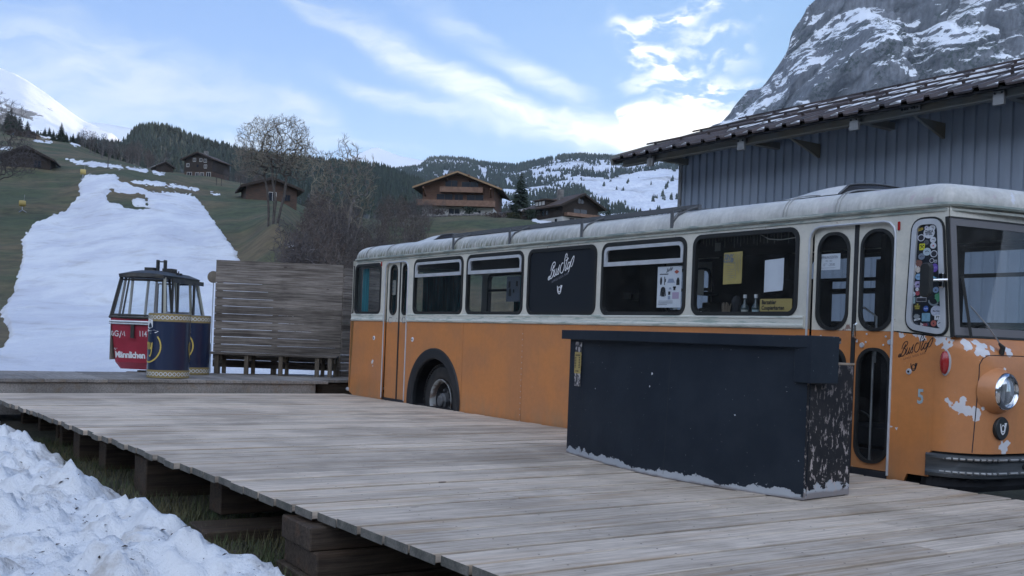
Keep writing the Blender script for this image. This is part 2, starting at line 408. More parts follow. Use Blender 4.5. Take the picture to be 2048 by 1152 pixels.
M['gutter'] = mat('gutter_trim', (.44, .45, .39), .5, (.22, .26, .23), 3, 6, stretch=(1.2, 1, 8), lo=.45, hi=.6, fine=.15)
plain('rubber', (.016, .017, .018), .55, col2=(.03, .03, .03), scale=8)
plain('gasket', (.02, .021, .02), .45)
plain('alu', (.62, .64, .66), .35, metal=.25, col2=(.54, .56, .58), scale=6)
plain('chrome', (.75, .76, .77), .12, metal=1)
plain('steel', (.45, .46, .46), .4, metal=.8, col2=(.3, .3, .3), scale=6)
plain('dark', (.02, .021, .024), .8, col2=(.035, .035, .04), scale=3)
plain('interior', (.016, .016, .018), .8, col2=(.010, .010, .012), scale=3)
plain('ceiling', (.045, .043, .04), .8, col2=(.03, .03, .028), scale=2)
plain('navy_board', (.013, .016, .022), .35)
plain('white_paint', (.80, .80, .80), .6)
plain('paper', (.78, .79, .82), .7, col2=(.72, .73, .77), scale=3)
plain('black_ink', (.015, .015, .018), .6)
plain('grey_ink', (.22, .23, .26), .6)
plain('faint_print', (.20, .21, .22), .6)
plain('yellow_card', (.52, .40, .13), .7, col2=(.44, .33, .10), scale=6)
plain('mustard', (.46, .34, .11), .6)
plain('teal', (.02, .24, .28), .85, col2=(.01, .12, .15), scale=3, stretch=(12, 12, .3))
plain('red_lens', (.35, .02, .02), .2, coat=.6)
plain('number_blue', (.34, .44, .46), .6)
M['glass'] = glassmat('window_glass'); M['glass_far'] = glassmat('far_window_glass', (.85, .88, .9), dust=.02)
M['wind'] = glassmat('windshield_glass', (.80, .86, .89), dust=.04)
def chip_ex(lowz, side_amt):
    def ex(n, t, c, bs):
        X, Y, Z = n.sep(t)[:3]
        ns = n.noise(n.mapping(t, scale=(1, 1, 1.4)), 4.2, 8, .68)
        k = n.math('ADD', ns, n.ramp(Z, lowz, 0., 0, .36))
        m1 = n.ramp(k, .735, .75)
        c = n.mix(m1, c, (.42, .44, .46))
        sk = n.math('MULTIPLY', n.ramp(n.noise(n.mapping(t, scale=(2, 2, 1)), 16, 5, .7), .625 - side_amt, .64 - side_amt), n.ramp(Z, .75, .1, .35 if side_amt else .0, 1))
        if side_amt: c = n.mix(sk, c, (.50, .43, .40))
        base = n.ramp(n.math('ADD', Z, n.math('MULTIPLY', ns, .06)), .055 + side_amt * .6, .035 + side_amt * .6); c = n.mix(n.math('MULTIPLY', base, .85), c, (.24, .21, .20))
        d = n.ramp(n.noise(t, 60, 3, .5), .74, .76, 0, .6); c = n.mix(d, c, (.45, .46, .48))
        return c
    return ex
M['counter'] = mat('chipped_navy_paint', (.011, .017, .026), .6, (.017, .024, .034), 2.5, 5, extra=chip_ex(.125, 0), bump=.001, bscale=30, spec=.25)
M['counter_side'] = mat('scratched_black_paint', (.012, .013, .016), .6, (.022, .021, .022), 6, 6, extra=chip_ex(.18, .055), bump=.001, bscale=30, spec=.25)
plain('bare_wood', (.34, .27, .20), .8, col2=(.22, .17, .12), scale=12)
M['shedwall'] = mat('blue_grey_cladding', (.38, .43, .50), .5, (.31, .36, .43), .7, 5, stretch=(1, 1, .25), fine=.05)
M['shedroof'] = mat('brown_roof_sheet', (.10, .075, .07), .6, (.06, .05, .05), 1.4, 5, fine=.25)
plain('galv', (.34, .34, .33), .5, metal=.4, col2=(.2, .17, .14), scale=3, lo=.5, hi=.7)
plain('beam_steel', (.21, .22, .21), .6, col2=(.22, .19, .14), scale=1.2)
def snowmat(name, col, dirt, amt=.5, bsc=6, bump=.02, dsc=3, sss=0):
    def ex(n, t, c, bs):
        c = n.mix(n.ramp(n.noise(t, dsc, 6, .65), .5, .75, 0, amt), c, dirt)
        sp = n.ramp(n.noise(t, dsc * 22, 3, .6), .73, .76, 0, amt * 1.1); c = n.mix(sp, c, tuple(q * .45 for q in dirt))
        return c
    def ex2(n, t, c, bs):
        c = ex(n, t, c, bs)
        if dsc < 1:
            k = n.ramp(n.noise(n.mapping(t, scale=(1, .35, 1)), .22, 7, .65), .40, .62, 1.04, .87); c = n.mix(1, c, n.comb(k, k, n.math('ADD', n.math('MULTIPLY', k, .7), .3)), 'MULTIPLY')
            tr = n.ramp(n.noise(n.mapping(t, scale=(3.2, .10, .3)), 1.1, 6, .7), .60, .72, 0, .35); c = n.mix(tr, c, (.46, .41, .37))
        return c
    return mat(name, col, .6, extra=ex2, bump=bump, bscale=bsc, spec=.3)
M['snow'] = snowmat('old_snow', (.80, .805, .81), (.40, .34, .28), .7, 14, .035, 3.0)
M['snow_slope'] = snowmat('slope_snow', (.76, .765, .78), (.44, .40, .36), .55, 1.6, .12, .35)
M['grass'] = mat('hill_grass', (.054, .066, .024), .9, (.125, .092, .045), .07, 9, lo=.38, hi=.66, fine=.4, bump=.12, bscale=.9)
plain('ground', (.045, .05, .03), .95, col2=(.07, .06, .04), scale=.8, fine=.3, bump=.02, bscale=14)
plain('asphalt', (.10, .105, .11), .85, col2=(.075, .08, .085), scale=2, fine=.3)
M['blade'] = mat('grass_blades', (.05, .075, .025), .8, (.13, .11, .05), 3)
M['pale_bark'] = mat('pale_stem_bark', (.20, .175, .16), .9, (.11, .095, .09), 2)
M['bark'] = mat('grey_bark', (.10, .085, .07), .9, (.06, .05, .045), 3)
M['twig'] = mat('pale_twigs', (.26, .225, .16), .9, (.18, .15, .12), .6)
M['bush'] = mat('bare_brush', (.11, .095, .09), .9, (.065, .056, .055), .4)
M['bush2'] = mat('warm_brush', (.125, .10, .085), .9, (.09, .06, .05), .4)
M['spruce'] = mat('spruce_needles', (.016, .028, .018), .9, (.03, .045, .022), .3)
M['forest'] = mat('far_forest', (.022, .034, .026), .95, (.035, .045, .03), .02, island=.35)
M['chalet'] = mat('chalet_wood', (.15, .075, .042), .7, (.10, .05, .03), 1.2, stretch=(1, 1, 6))
M['chalet_bal'] = mat('balcony_wood', (.23, .13, .085), .7, (.17, .095, .06), 2)
M['darkwood'] = mat('dark_barn_wood', (.045, .030, .022), .85, (.025, .018, .014), 2, stretch=(1, 1, 5))
M['roofbrown'] = mat('brown_roof', (.10, .065, .045), .8, (.07, .05, .04), 2)
M['roofedge'] = mat('roof_fascia', (.30, .19, .10), .7)
M['roofgrey'] = mat('grey_roof', (.13, .125, .125), .75, (.09, .085, .085), 1)
plain('plaster', (.55, .53, .50), .8); plain('win_dark', (.02, .025, .035), .15)
plain('stone', (.24, .22, .20), .9, col2=(.14, .13, .12), scale=1.5, bump=.05)
# ================================================================== TERRAIN
def fbm(p, o=5): return noise.fractal(Vector(p), 1.0, 2.0, o)
def lerp(a, b, t): return a + (b - a) * t
def interp(tab, x):
    if x <= tab[0][0]: return tab[0][1]
    for i in range(len(tab) - 1):
        if x <= tab[i + 1][0]:
            t = (x - tab[i][0]) / (tab[i + 1][0] - tab[i][0]); return lerp(tab[i][1], tab[i + 1][1], t)
    return tab[-1][1]
def hz(px): return CY + .038 * (px - CX)
# columns: px -> [(distance, py)...]
TC = {-500: [(24, 700), (60, 560), (110, 430), (160, 345), (230, 290), (330, 235), (420, 240)],
      0: [(24, 735), (60, 608), (110, 450), (165, 336), (230, 300), (330, 262), (420, 262)],
      120: [(24, 742), (60, 612), (110, 455), (160, 350), (215, 318), (320, 285), (420, 283)],
      210: [(24, 742), (60, 618), (110, 445), (150, 352), (200, 328), (300, 318), (420, 310)],
      300: [(24, 744), (60, 622), (110, 440), (150, 372), (190, 345), (240, 342), (420, 345)],
      400: [(24, 745), (60, 628), (110, 455), (150, 392), (190, 360), (240, 352), (420, 358)],
      470: [(24, 747), (55, 640), (80, 545), (110, 450), (150, 393), (200, 372), (420, 380)],
      545: [(24, 750), (50, 660), (70, 565), (95, 436), (150, 402), (200, 393), (420, 400)],
      620: [(24, 752), (50, 690), (68, 600), (90, 520), (150, 440), (200, 425), (420, 420)],
      720: [(24, 755), (50, 700), (70, 640), (110, 540), (150, 455), (190, 436), (420, 440)],
      820: [(24, 760), (50, 715), (80, 640), (120, 520), (160, 440), (190, 428), (420, 440)],
      950: [(24, 762), (50, 715), (80, 640), (120, 510), (160, 437), (190, 428), (420, 440)],
      1060: [(24, 765), (50, 720), (80, 640), (120, 500), (155, 442), (190, 438), (420, 450)],
      1200: [(24, 770), (60, 720), (90, 640), (120, 520), (150, 452), (190, 448), (420, 455)],
      1400: [(24, 780), (60, 740), (90, 680), (120, 600), (150, 520), (190, 490), (420, 480)],
      2600: [(24, 820), (60, 790), (90, 750), (120, 700), (150, 650), (190, 600), (420, 560)]}
TK = sorted(TC)
TZ = {k: [(0, -.46), (19, -.46), (21, -.40)] + [(d, 1 + d * (hz(k) - py) / F) for d, py in TC[k]] + [(700, 1 + 420 * (hz(k) - TC[k][-1][1]) / F - 60)] for k in TK}
def zcol(k, d):
    # smoothed profile
    return (interp(TZ[k], d - d * .05) + interp(TZ[k], d) * 2 + interp(TZ[k], d + d * .05)) / 4
def gz(x, y):
    px = CX + F * x / max(y, 1)
    px = min(max(px, TK[0]), TK[-1])
    for i in range(len(TK) - 1):
        if px <= TK[i + 1]:
            t = (px - TK[i]) / (TK[i + 1] - TK[i]); t = t * t * (3 - 2 * t) * .5 + t * .5
            z = lerp(zcol(TK[i], y), zcol(TK[i + 1], y), t); break
    f = min(1, max(0, (y - 30) / 60))
    return z + f * (fbm((x * .03, y * .03, 3), 4) * 1.0 + fbm((x * .15, y * .15, 9), 3) * .22)
def ground_at(px, py, d, sink=0):
    p = aty(px, py, d); p.z = gz(p.x, p.y) - sink; return p
dist = [19 + .6 * i for i in range(20)] + [31 * (1.022 ** i) for i in range(140)]
dist = [d for d in dist if d < 640]
pxs = [-520 + 11 * i for i in range(int(3100 / 11))]
rows = []
for d in dist: rows.append([((px - CX) / F * d, d, gz((px - CX) / F * d, d)) for px in pxs])
o = MB().grid(rows).build('hillside', M['grass'], smooth=True, recalc=False); tag(o, kind='structure')
# flat ground round the camera, the deck and the shed
def nearz(x, y): return -.40 + fbm((x * .5, y * .5, 0), 4) * .02
rows = [[(x, y, nearz(x, y) if y < 22 else -.5) for x in [-60 + 1.5 * i for i in range(100)]] for y in [-40 + 1.3 * i for i in range(49)]]
tag(MB().grid(rows).build('ground', M['ground'], smooth=True, recalc=False), kind='structure')
rows = [[tuple(UV(u, v, -.372)) for v in (7.16, 9, 11, 14.2, 30)] for u in (-12, -5, 0, 4.95)]
tag(MB().grid(rows).build('asphalt_road', M['asphalt'], recalc=False), kind='structure')

# --- snow lying on the slope (real sheet that dips below the grass at its ragged edge)
def inpoly(x, y, P):
    c = False; j = len(P) - 1
    for i in range(len(P)):
        if (P[i][1] > y) != (P[j][1] > y) and x < (P[j][0] - P[i][0]) * (y - P[i][1]) / (P[j][1] - P[i][1]) + P[i][0]: c = not c
        j = i
    return c
def sdist(x, y, P, ky=1.0):
    b = 1e9; j = len(P) - 1
    for i in range(len(P)):
        ax, ay = P[j]; bx, by = P[i]; dx, dy = bx - ax, (by - ay) * ky
        t = max(0, min(1, ((x - ax) * dx + (y - ay) * ky * dy) / (dx * dx + dy * dy + 1e-9)))
        b = min(b, math.hypot(x - ax - dx * t, (y - ay) * ky - dy * t)); j = i
    return b if inpoly(x, y, P) else -b
SNOWP = [(172, 350), (232, 350), (240, 362), (275, 374), (300, 384), (345, 386), (380, 388), (405, 408), (425, 440), (447, 470), (470, 500), (480, 525), (560, 610), (650, 690), (760, 735), (1000, 752), (1000, 830), (-400, 830), (-400, 706),
         (0, 700), (20, 680), (16, 655), (0, 629), (25, 592), (35, 550), (46, 508), (44, 479), (69, 446), (137, 418), (160, 388), (156, 371)]
HOLES = [[(210, 388), (240, 383), (290, 388), (295, 402), (300, 418), (280, 422), (245, 412), (215, 402)], [(218, 376), (236, 378), (232, 382), (222, 381)]]
ISL = [[(263, 396), (290, 398), (292, 412), (270, 413)], [(262, 362), (300, 362), (330, 366), (400, 378), (396, 381), (340, 374), (300, 370), (265, 366)],
       [(130, 317), (160, 321), (240, 332), (246, 336), (190, 333), (150, 326)], [(252, 335), (296, 340), (292, 345), (256, 338)], [(305, 343), (330, 347), (318, 350)],
       [(40, 262), (75, 268), (70, 272), (42, 267)], [(78, 270), (130, 273), (128, 278), (85, 276)], [(65, 279), (105, 284), (98, 287), (70, 283)], [(0, 291), (24, 296), (18, 300), (0, 299)], [(142, 286), (162, 291), (150, 292)],
       [(415, 384), (440, 388), (432, 391)], [(560, 482), (572, 487), (602, 494), (594, 499), (575, 494)], [(1060, 439), (1085, 441), (1110, 446), (1100, 449), (1075, 445)]]
def snowmask(x, y):
    m = sdist(x, y, SNOWP)
    for h in HOLES: m = min(m, -sdist(x, y, h))
    for h in ISL: m = max(m, sdist(x, y, h) * 1.2)
    return m
def snow_sheet(name, px0, px1, spx, ds, label=None):
    rows = []
    for d in ds:
        row = []
        px = px0
        while px <= px1:
            x = (px - CX) / F * d; z = gz(x, d); qx, qy = proj((x, d, z))
            pxm = d / F
            m = snowmask(qx, qy)
            rag = fbm((x * 1.3 / max(pxm * 18, .1), d * .5, 5), 5) * 5.0 + fbm((qx * .22, qy * .35, 1), 4) * 2.2
            h = (m + rag) * .022 * (1 + d / 90)
            h = min(h, .22 + .1 * fbm((x * .3, d * .2, 2), 3) + (.05 * fbm((x * 1.4, d * .8, 7), 4)))
            row.append((x, d, z + max(h, -.8))); px += spx
        rows.append(row)
    mb = MB().grid(rows)
    # drop faces wholly below ground
    keep = [f for f in mb.f if max(mb.v[i][2] - gz(mb.v[i][0], mb.v[i][1]) for i in f) > -.05]
    used = sorted({i for f in keep for i in f}); idx = {a: b for b, a in enumerate(used)}
    mb.v = [mb.v[i] for i in used]; mb.f = [tuple(idx[i] for i in f) for f in keep]
    return tag(mb.build(name, M['snow_slope'], smooth=True, recalc=False), kind='structure')
snow_sheet('slope_snow', -380, 1120, 3.2, [19.2 + .4 * i for i in range(45)] + [37.2 * (1.0085 ** i) for i in range(265)])

# --- churned snow bank beside the deck
def bank(u, v):
    edge = 2.04 + max(0, .30 - abs(u - 5.0) * .17) + .20 * fbm((u * .8, 0, 3), 4) + .07 * fbm((u * 4, 1, 3), 3)
    k = min(1, max(0, (edge - v) / .42)); k = math.sqrt(k) if k > 0 else 0
    a = noise.turbulence(Vector((u * 1.1, v * 1.1, 0)), 5, False)
    b = abs(fbm((u * 2.3, v * 2.3, 4), 4)); c = fbm((u * 6, v * 6, 8), 4)
    vd_ = noise.voronoi(Vector((u * 2.0 + .3 * c, v * 2.0, 1)))[0][0]
    h = .06 + .13 * (a - .1) + .12 * b + .028 * c - .10 * max(0, .35 - vd_) + .05 * fbm((u * .35, v * .35, 2), 2)
    h = .75 * h + .085 * abs(noise.fractal(Vector((u * 4.2, v * 4.2, 11)), .6, 2.1, 5)) + .20 * max(0, noise.fractal(Vector((u * 1.7, v * 1.7, 21)), 1, 2, 5)) 
    h += .06 * max(0, 1 - abs(v - edge + .35) / .35)
    return -.47 + k * (.10 + h)
us = [2.2 + i * .020 * (1 + i * .0045) for i in range(420)]
us = [u for u in us if u < 19]
vs = [2.7 - .018 * i * (1 + i * .007) for i in range(215)]
rows = [[tuple(UV(u, v, bank(u, v))) for v in vs] for u in us]
snowb = MB().grid(rows).build('snow_bank', M['snow'], smooth=True, recalc=False); tag(snowb, kind='structure')
R = random.Random(77); gr = MB()
for i in range(1500):
    u = R.uniform(3.4, 13); v = 2.1 - abs(R.gauss(0, 1.4)); 
    if i % 3: u = 4 + abs(R.gauss(0, 2.5))
    z = bank(u, v)
    if z < -.42: continue
    p = UV(u, v, z + .004); a = R.uniform(0, 6.3); L_ = R.choice((.004, .006, .006, .010, .022)); wd_ = L_ * R.uniform(.25, .8)
    d_ = Vector((math.cos(a), math.sin(a), R.uniform(-.2, .5))) * L_; s_ = Vector((-math.sin(a), math.cos(a), 0)) * wd_ * .5
    gr.add([p - d_, p + s_, p + d_, p - s_, p + Vector((0, 0, wd_ * .5))], [(0, 1, 4), (1, 2, 4), (2, 3, 4), (3, 0, 4)])
tag(gr.build('snow_grit', M['darkwood'], recalc=False), kind='stuff')
rows = [[tuple(UV(u, v, -.37)) for v in (-40, -25, -15, -3.6)] for u in (-6, .5, 8, 19)]
tag(MB().grid(rows).build('snow_field', M['snow'], recalc=False), kind='structure')

# ================================================================== FAR RIDGES
def ridge(name, sil, d0, py0, d1, mt, nx=260, ny=60, disp=0, dscale=.004, jag=0, shape=1.0, back=True, seed=0, vdisp=0):
    px0, px1 = sil[0][0], sil[-1][0]; rows = []
    base = py0 if isinstance(py0, list) else [(px0, py0), (px1, py0)]
    for j in range(ny + 1):
        t = j / ny; row = []
        for i in range(nx + 1):
            px = lerp(px0, px1, i / nx); top = interp(sil, px); b = interp(base, px)
            top += jag * fbm((px * .03, seed, 1), 5)
            s = t ** shape
            p = aty(px, lerp(b, top, s), lerp(d0, d1, t))
            if disp:
                e = math.sin(PI * min(t, .9)) ** .5
                q = Vector((p.x * dscale, p.y * dscale, p.z * dscale * .8 + seed))
                k = (noise.ridged_multi_fractal(q, 1, 2.1, 6, 1, 2) - 1) * disp * e
                p.y += k; p.z += vdisp * fbm((q.x * 2, q.y * 2, q.z), 5) * e
            row.append(p)
        rows.append(row)
    if back:
        rows.append([Vector((p.x * 1.15, p.y * 1.15, p.z * .8)) for p in rows[-1]]); rows.append([Vector((p.x * 1.3, p.y * 1.3, -100)) for p in rows[-1]])
    o = MB().grid(rows).build(name, mt, smooth=True, recalc=False); tag(o, kind='structure'); return o
def rock_ex(ang, thr, zsc, snowc=(.74, .76, .80), veg=None):
    def ex(n, t, c, bs):
        g = n.new('ShaderNodeNewGeometry'); nz = n.sep(g.outputs['Normal'])[2]
        v = n.mapping(t, rot=(0, math.radians(ang), 0), scale=(zsc * .35, zsc * .6, zsc * 1.7))
        big = n.noise(t, zsc * .35, 3, .5)
        st = n.noise(v, 1.0, 9, .72, .6)
        st2 = n.noise(n.mapping(t, rot=(0, math.radians(ang + 50), 0), scale=(zsc * .6, zsc, zsc * 3)), 1.3, 6, .7)
        X = n.sep(t)[0]
        k = n.math('ADD', n.math('MULTIPLY', st, .62), n.math('MULTIPLY', big, .35))
        k = n.math('ADD', k, n.math('MULTIPLY', nz, .20)); k = n.math('ADD', k, n.math('MULTIPLY', st2, .16))
        k = n.math('ADD', k, n.ramp(X, 500, 1000, 0, .06))
        sn = n.ramp(k, thr, thr + .012)
        cr_ = n.ramp(n.noise(n.mapping(t, rot=(0, math.radians(-12), 0), scale=(zsc * 6, zsc * 4, zsc * .9)), 1, 7, .7), .3, .7, .55, 1.25)
        c = n.mix(1, c, n.comb(cr_, cr_, cr_), 'MULTIPLY')
        if veg:
            vg = n.math('MULTIPLY', n.ramp(n.noise(t, zsc * 6, 5, .75), .5, .54), n.ramp(n.noise(n.vmath('ADD', t, (900, 0, 0)), zsc * .55, 3), .49, .56))
            vg = n.math('MULTIPLY', vg, n.ramp(n.sep(t)[2], 640, 560)); c = n.mix(vg, c, veg)
            sn = n.math('MULTIPLY', sn, n.math('SUBTRACT', 1, n.math('MULTIPLY', vg, .8)))
        return n.mix(sn, c, snowc)
    return ex
M['cliff'] = mat('grey_cliff', (.135, .14, .155), .9, (.085, .09, .10), .012, 7, extra=rock_ex(-38, .705, .026, veg=(.018, .03, .022)), bump=9, bscale=.03, fine=.25)
M['alp'] = mat('snowy_alp', (.17, .15, .14), .9, (.12, .11, .10), .01, 6, extra=rock_ex(35, .63, .016, snowc=(.78, .79, .82)), bump=3, bscale=.02)
M['farsnow'] = mat('far_snow', (.68, .71, .76), .8, (.6, .64, .7), .002, 4)
M['bowl'] = snowmat('bowl_snow', (.72, .74, .78), (.20, .17, .15), .9, .02, 3, .012)
M['forestfloor'] = mat('forest_floor', (.03, .035, .028), .95, (.05, .05, .04), .02)
CLIFF = [(1360, 300), (1415, 262), (1450, 244), (1472, 222), (1500, 188), (1522, 168), (1545, 150), (1566, 112), (1578, 92), (1582, 60), (1600, 36), (1616, 16), (1632, 0), (1690, -70), (1760, -140), (1880, -220), (2050, -300), (2300, -420), (2600, -480), (3000, -460)]
ridge('cliff_mountain', CLIFF, 1250, 560, 1900, M['cliff'], 420, 240, disp=130, dscale=.0045, jag=4, seed=3, vdisp=28)
ALP = [(-900, -130), (-300, 40), (-60, 118), (0, 133), (30, 146), (60, 163), (95, 188), (130, 216), (160, 238), (190, 252), (215, 262), (262, 300), (330, 340)]
ridge('snow_mountain', ALP, 1700, 420, 2600, M['alp'], 200, 110, disp=60, dscale=.003, seed=9, vdisp=6)
ridge('distant_snow_ridge', [(120, 250), (185, 243), (215, 249), (262, 256), (330, 275), (480, 300), (620, 322)], 4200, 420, 5200, M['farsnow'], 60, 20, disp=0, jag=2)
ridge('distant_peak', [(560, 330), (640, 322), (690, 318), (712, 311), (730, 302), (744, 296), (756, 295), (772, 302), (800, 312), (840, 320), (900, 326), (1000, 335)], 6200, 420, 7600, M['farsnow'], 90, 20, disp=0, jag=1)
LWOOD = [(-500, 190), (-100, 250), (0, 262), (60, 275), (105, 284), (160, 290), (220, 294), (248, 296), (262, 280), (275, 268), (300, 264), (340, 268), (375, 284), (400, 292), (440, 302), (480, 314), (540, 322), (620, 332), (760, 345), (840, 375), (960, 440)]
ridge('wooded_hill', LWOOD, 430, [(-500, 330), (0, 318), (200, 350), (300, 372), (480, 410), (760, 440), (960, 470)], 820, M['forestfloor'], 160, 40, seed=2)
CR = [(420, 330), (520, 330), (560, 326), (620, 330), (700, 337), (780, 343), (840, 336), (858, 320), (885, 318), (930, 321), (975, 330), (1030, 334), (1085, 322), (1120, 315), (1160, 312), (1200, 315), (1240, 316), (1290, 312), (1340, 300), (1420, 285), (1600, 250)]
ridge('snowy_ridge', CR, 640, [(420, 450), (1060, 452), (1370, 470), (1600, 470)], 1900, M['bowl'], 300, 90, disp=26, dscale=.006, seed=4, shape=.85, vdisp=6)

# --- woods
def conif(mb, p, h, r, n=6, tiers=3):
    for k in range(tiers):
        z0 = p[2] + h * (.04 + .29 * k); z1 = p[2] + h * (.50 + .25 * k); rr = r * (1 - .27 * k)
        a0 = random.random() * 6; o = len(mb.v)
        for i in range(n):
            a = a0 + 2 * PI * i / n; q = rr * random.uniform(.7, 1.2)
            mb.v.append((p[0] + q * math.cos(a), p[1] + q * math.sin(a), z0 - random.random() * h * .06))
        mb.v.append((p[0], p[1], z1))
        for i in range(n): mb.f.append((o + i, o + (i + 1) % n, o + n))
rf = random.Random(11)
def tri(v): return v
mb = MB()
for _ in range(7800):
    px = rf.uniform(-480, 940); t = rf.random() ** .8
    top = interp(LWOOD, px); b = interp([(-500, 330), (0, 318), (200, 350), (300, 372), (480, 410), (760, 440), (960, 470)], px)
    t = 1.0 if rf.random() < .22 else t
    p = aty(px, lerp(b, top, t), lerp(430, 820, t)); h = rf.uniform(5, 8.5) * (.75 + .45 * t); h *= (1.0 if px > 245 else .8)
    p.z -= .6; conif(mb, p, h, h * .24, 5, 3)
tag(mb.build('spruce_forest', M['forest'], recalc=False), kind='stuff')
SP = [[(560, 352), (600, 348), (640, 366), (600, 372)], [(680, 362), (740, 365), (770, 372), (730, 380), (690, 374)], [(830, 336), (850, 338), (840, 352)], [(890, 338), (905, 335), (895, 352), (875, 362)], [(868, 345), (885, 350), (870, 358)],
      [(960, 335), (978, 342), (972, 358), (962, 350)], [(1008, 352), (1030, 358), (1026, 374), (1010, 368)], [(1095, 322), (1118, 315), (1122, 332), (1112, 345), (1098, 340)], [(1135, 328), (1152, 330), (1145, 338)],
      [(1168, 330), (1184, 335), (1178, 345), (1166, 345)], [(1190, 325), (1210, 322), (1215, 340), (1200, 352), (1188, 345)], [(1212, 340), (1226, 318), (1230, 330), (1220, 350)],
      [(1060, 340), (1100, 346), (1150, 352), (1230, 350), (1400, 330), (1400, 470), (1330, 440), (1260, 420), (1190, 395), (1160, 372), (1120, 356), (1065, 350)], [(995, 350), (1010, 355), (1002, 362)], [(915, 345), (925, 348), (918, 356)]]
mb = MB(); cnt = 0
for _ in range(26000):
    px = rf.uniform(430, 1420); t = rf.random()
    t = 1.0 if rf.random() < .07 else t
    top = interp(CR, px); b = interp([(420, 450), (1060, 452), (1370, 470), (1600, 470)], px)
    py = lerp(b, top, t ** .85)
    m = max(sdist(px, py, s) for s in SP) + 5 * fbm((px * .09, py * .16, 3), 4)
    cl = fbm((px * .035, py * .07, 8), 4)
    if m > 0:
        dense = cl > .42 or (py > 425 and cl > .1) or (m < 3 and rf.random() < .1) or (py < interp(CR, px) + 22 and cl > -.02 and px > 1100)
        if not dense: continue
        if rf.random() < .45: continue
    elif px > 1000 and rf.random() < .1: continue
    p = aty(px, py, lerp(640, 1900, t)); h = rf.uniform(5, 9.5) * lerp(.75, 1.35, t)
    p.z -= 3; conif(mb, p, h + 3, h * .25, 5, 2); cnt += 1
tag(mb.build('ridge_forest', M['forest'], recalc=False), kind='stuff')
# dark bushes on the cliff foot are in its material

# the valley's other side, behind the camera (seen only in the window reflections)
rows = []
for t in range(9):
    row = []
    for i in range(61):
        a = math.radians(100 + i * 3.7); rr_ = 75 + t * 58; h = -1 + (t / 8) ** 1.15 * (175 + 60 * fbm((i * .09, 0, 5), 4)) + 6 * fbm((i * .3, t * .6, 2), 3)
        row.append((rr_ * math.sin(a) , rr_ * math.cos(a), h))
    rows.append(row)
tag(MB().grid(rows).build('valley_hillside', M['forestfloor'], smooth=True, recalc=False), kind='structure')
# ================================================================== SHRUBS AND TREES
def spruce(name, H, R_, seed, mt='spruce', n=26):
    R = random.Random(seed); root = empty(name); mb = MB()
    for k in range(n):
        f = k / n; z = H * (.08 + .90 * f); r = R_ * (1 - f) ** .85 + .12; m = max(5, int(13 * (1 - f) + 5)); a0 = R.random() * 6
        for i in range(m):
            a = a0 + 2 * PI * i / m + R.uniform(-.15, .15); L = r * R.uniform(.7, 1.15); c, s_ = math.cos(a), math.sin(a); wd = L * .30 + .08
            dz = -L * R.uniform(.25, .5)
            b = Vector((0, 0, z)); tip = Vector((c * L, s_ * L, z + dz)); side_ = Vector((-s_, c, 0)) * wd * .5; mid = b.lerp(tip, .55) + Vector((0, 0, .06 * L))
            o = len(mb.v); mb.v += [tuple(b), tuple(mid + side_ - Vector((0, 0, .12 * L))), tuple(tip), tuple(mid - side_ - Vector((0, 0, .12 * L))), tuple(mid)]
            mb.f += [(o, o + 1, o + 4), (o + 1, o + 2, o + 4), (o + 2, o + 3, o + 4), (o + 3, o, o + 4)]
    mb.build('crown', M[mt], root, recalc=False)
    MB().tube([(0, 0, -.4), (0, 0, H * .95)], [H * .018, .02], 6).build('trunk', M['bark'], root, recalc=False); return root
def put(o, p, rz=0, s=1, label=None, cat=None, group=None):
    o.location = p; o.rotation_euler = (0, 0, rz); o.scale = (s, s, s); tag(o, label, cat, group); return o

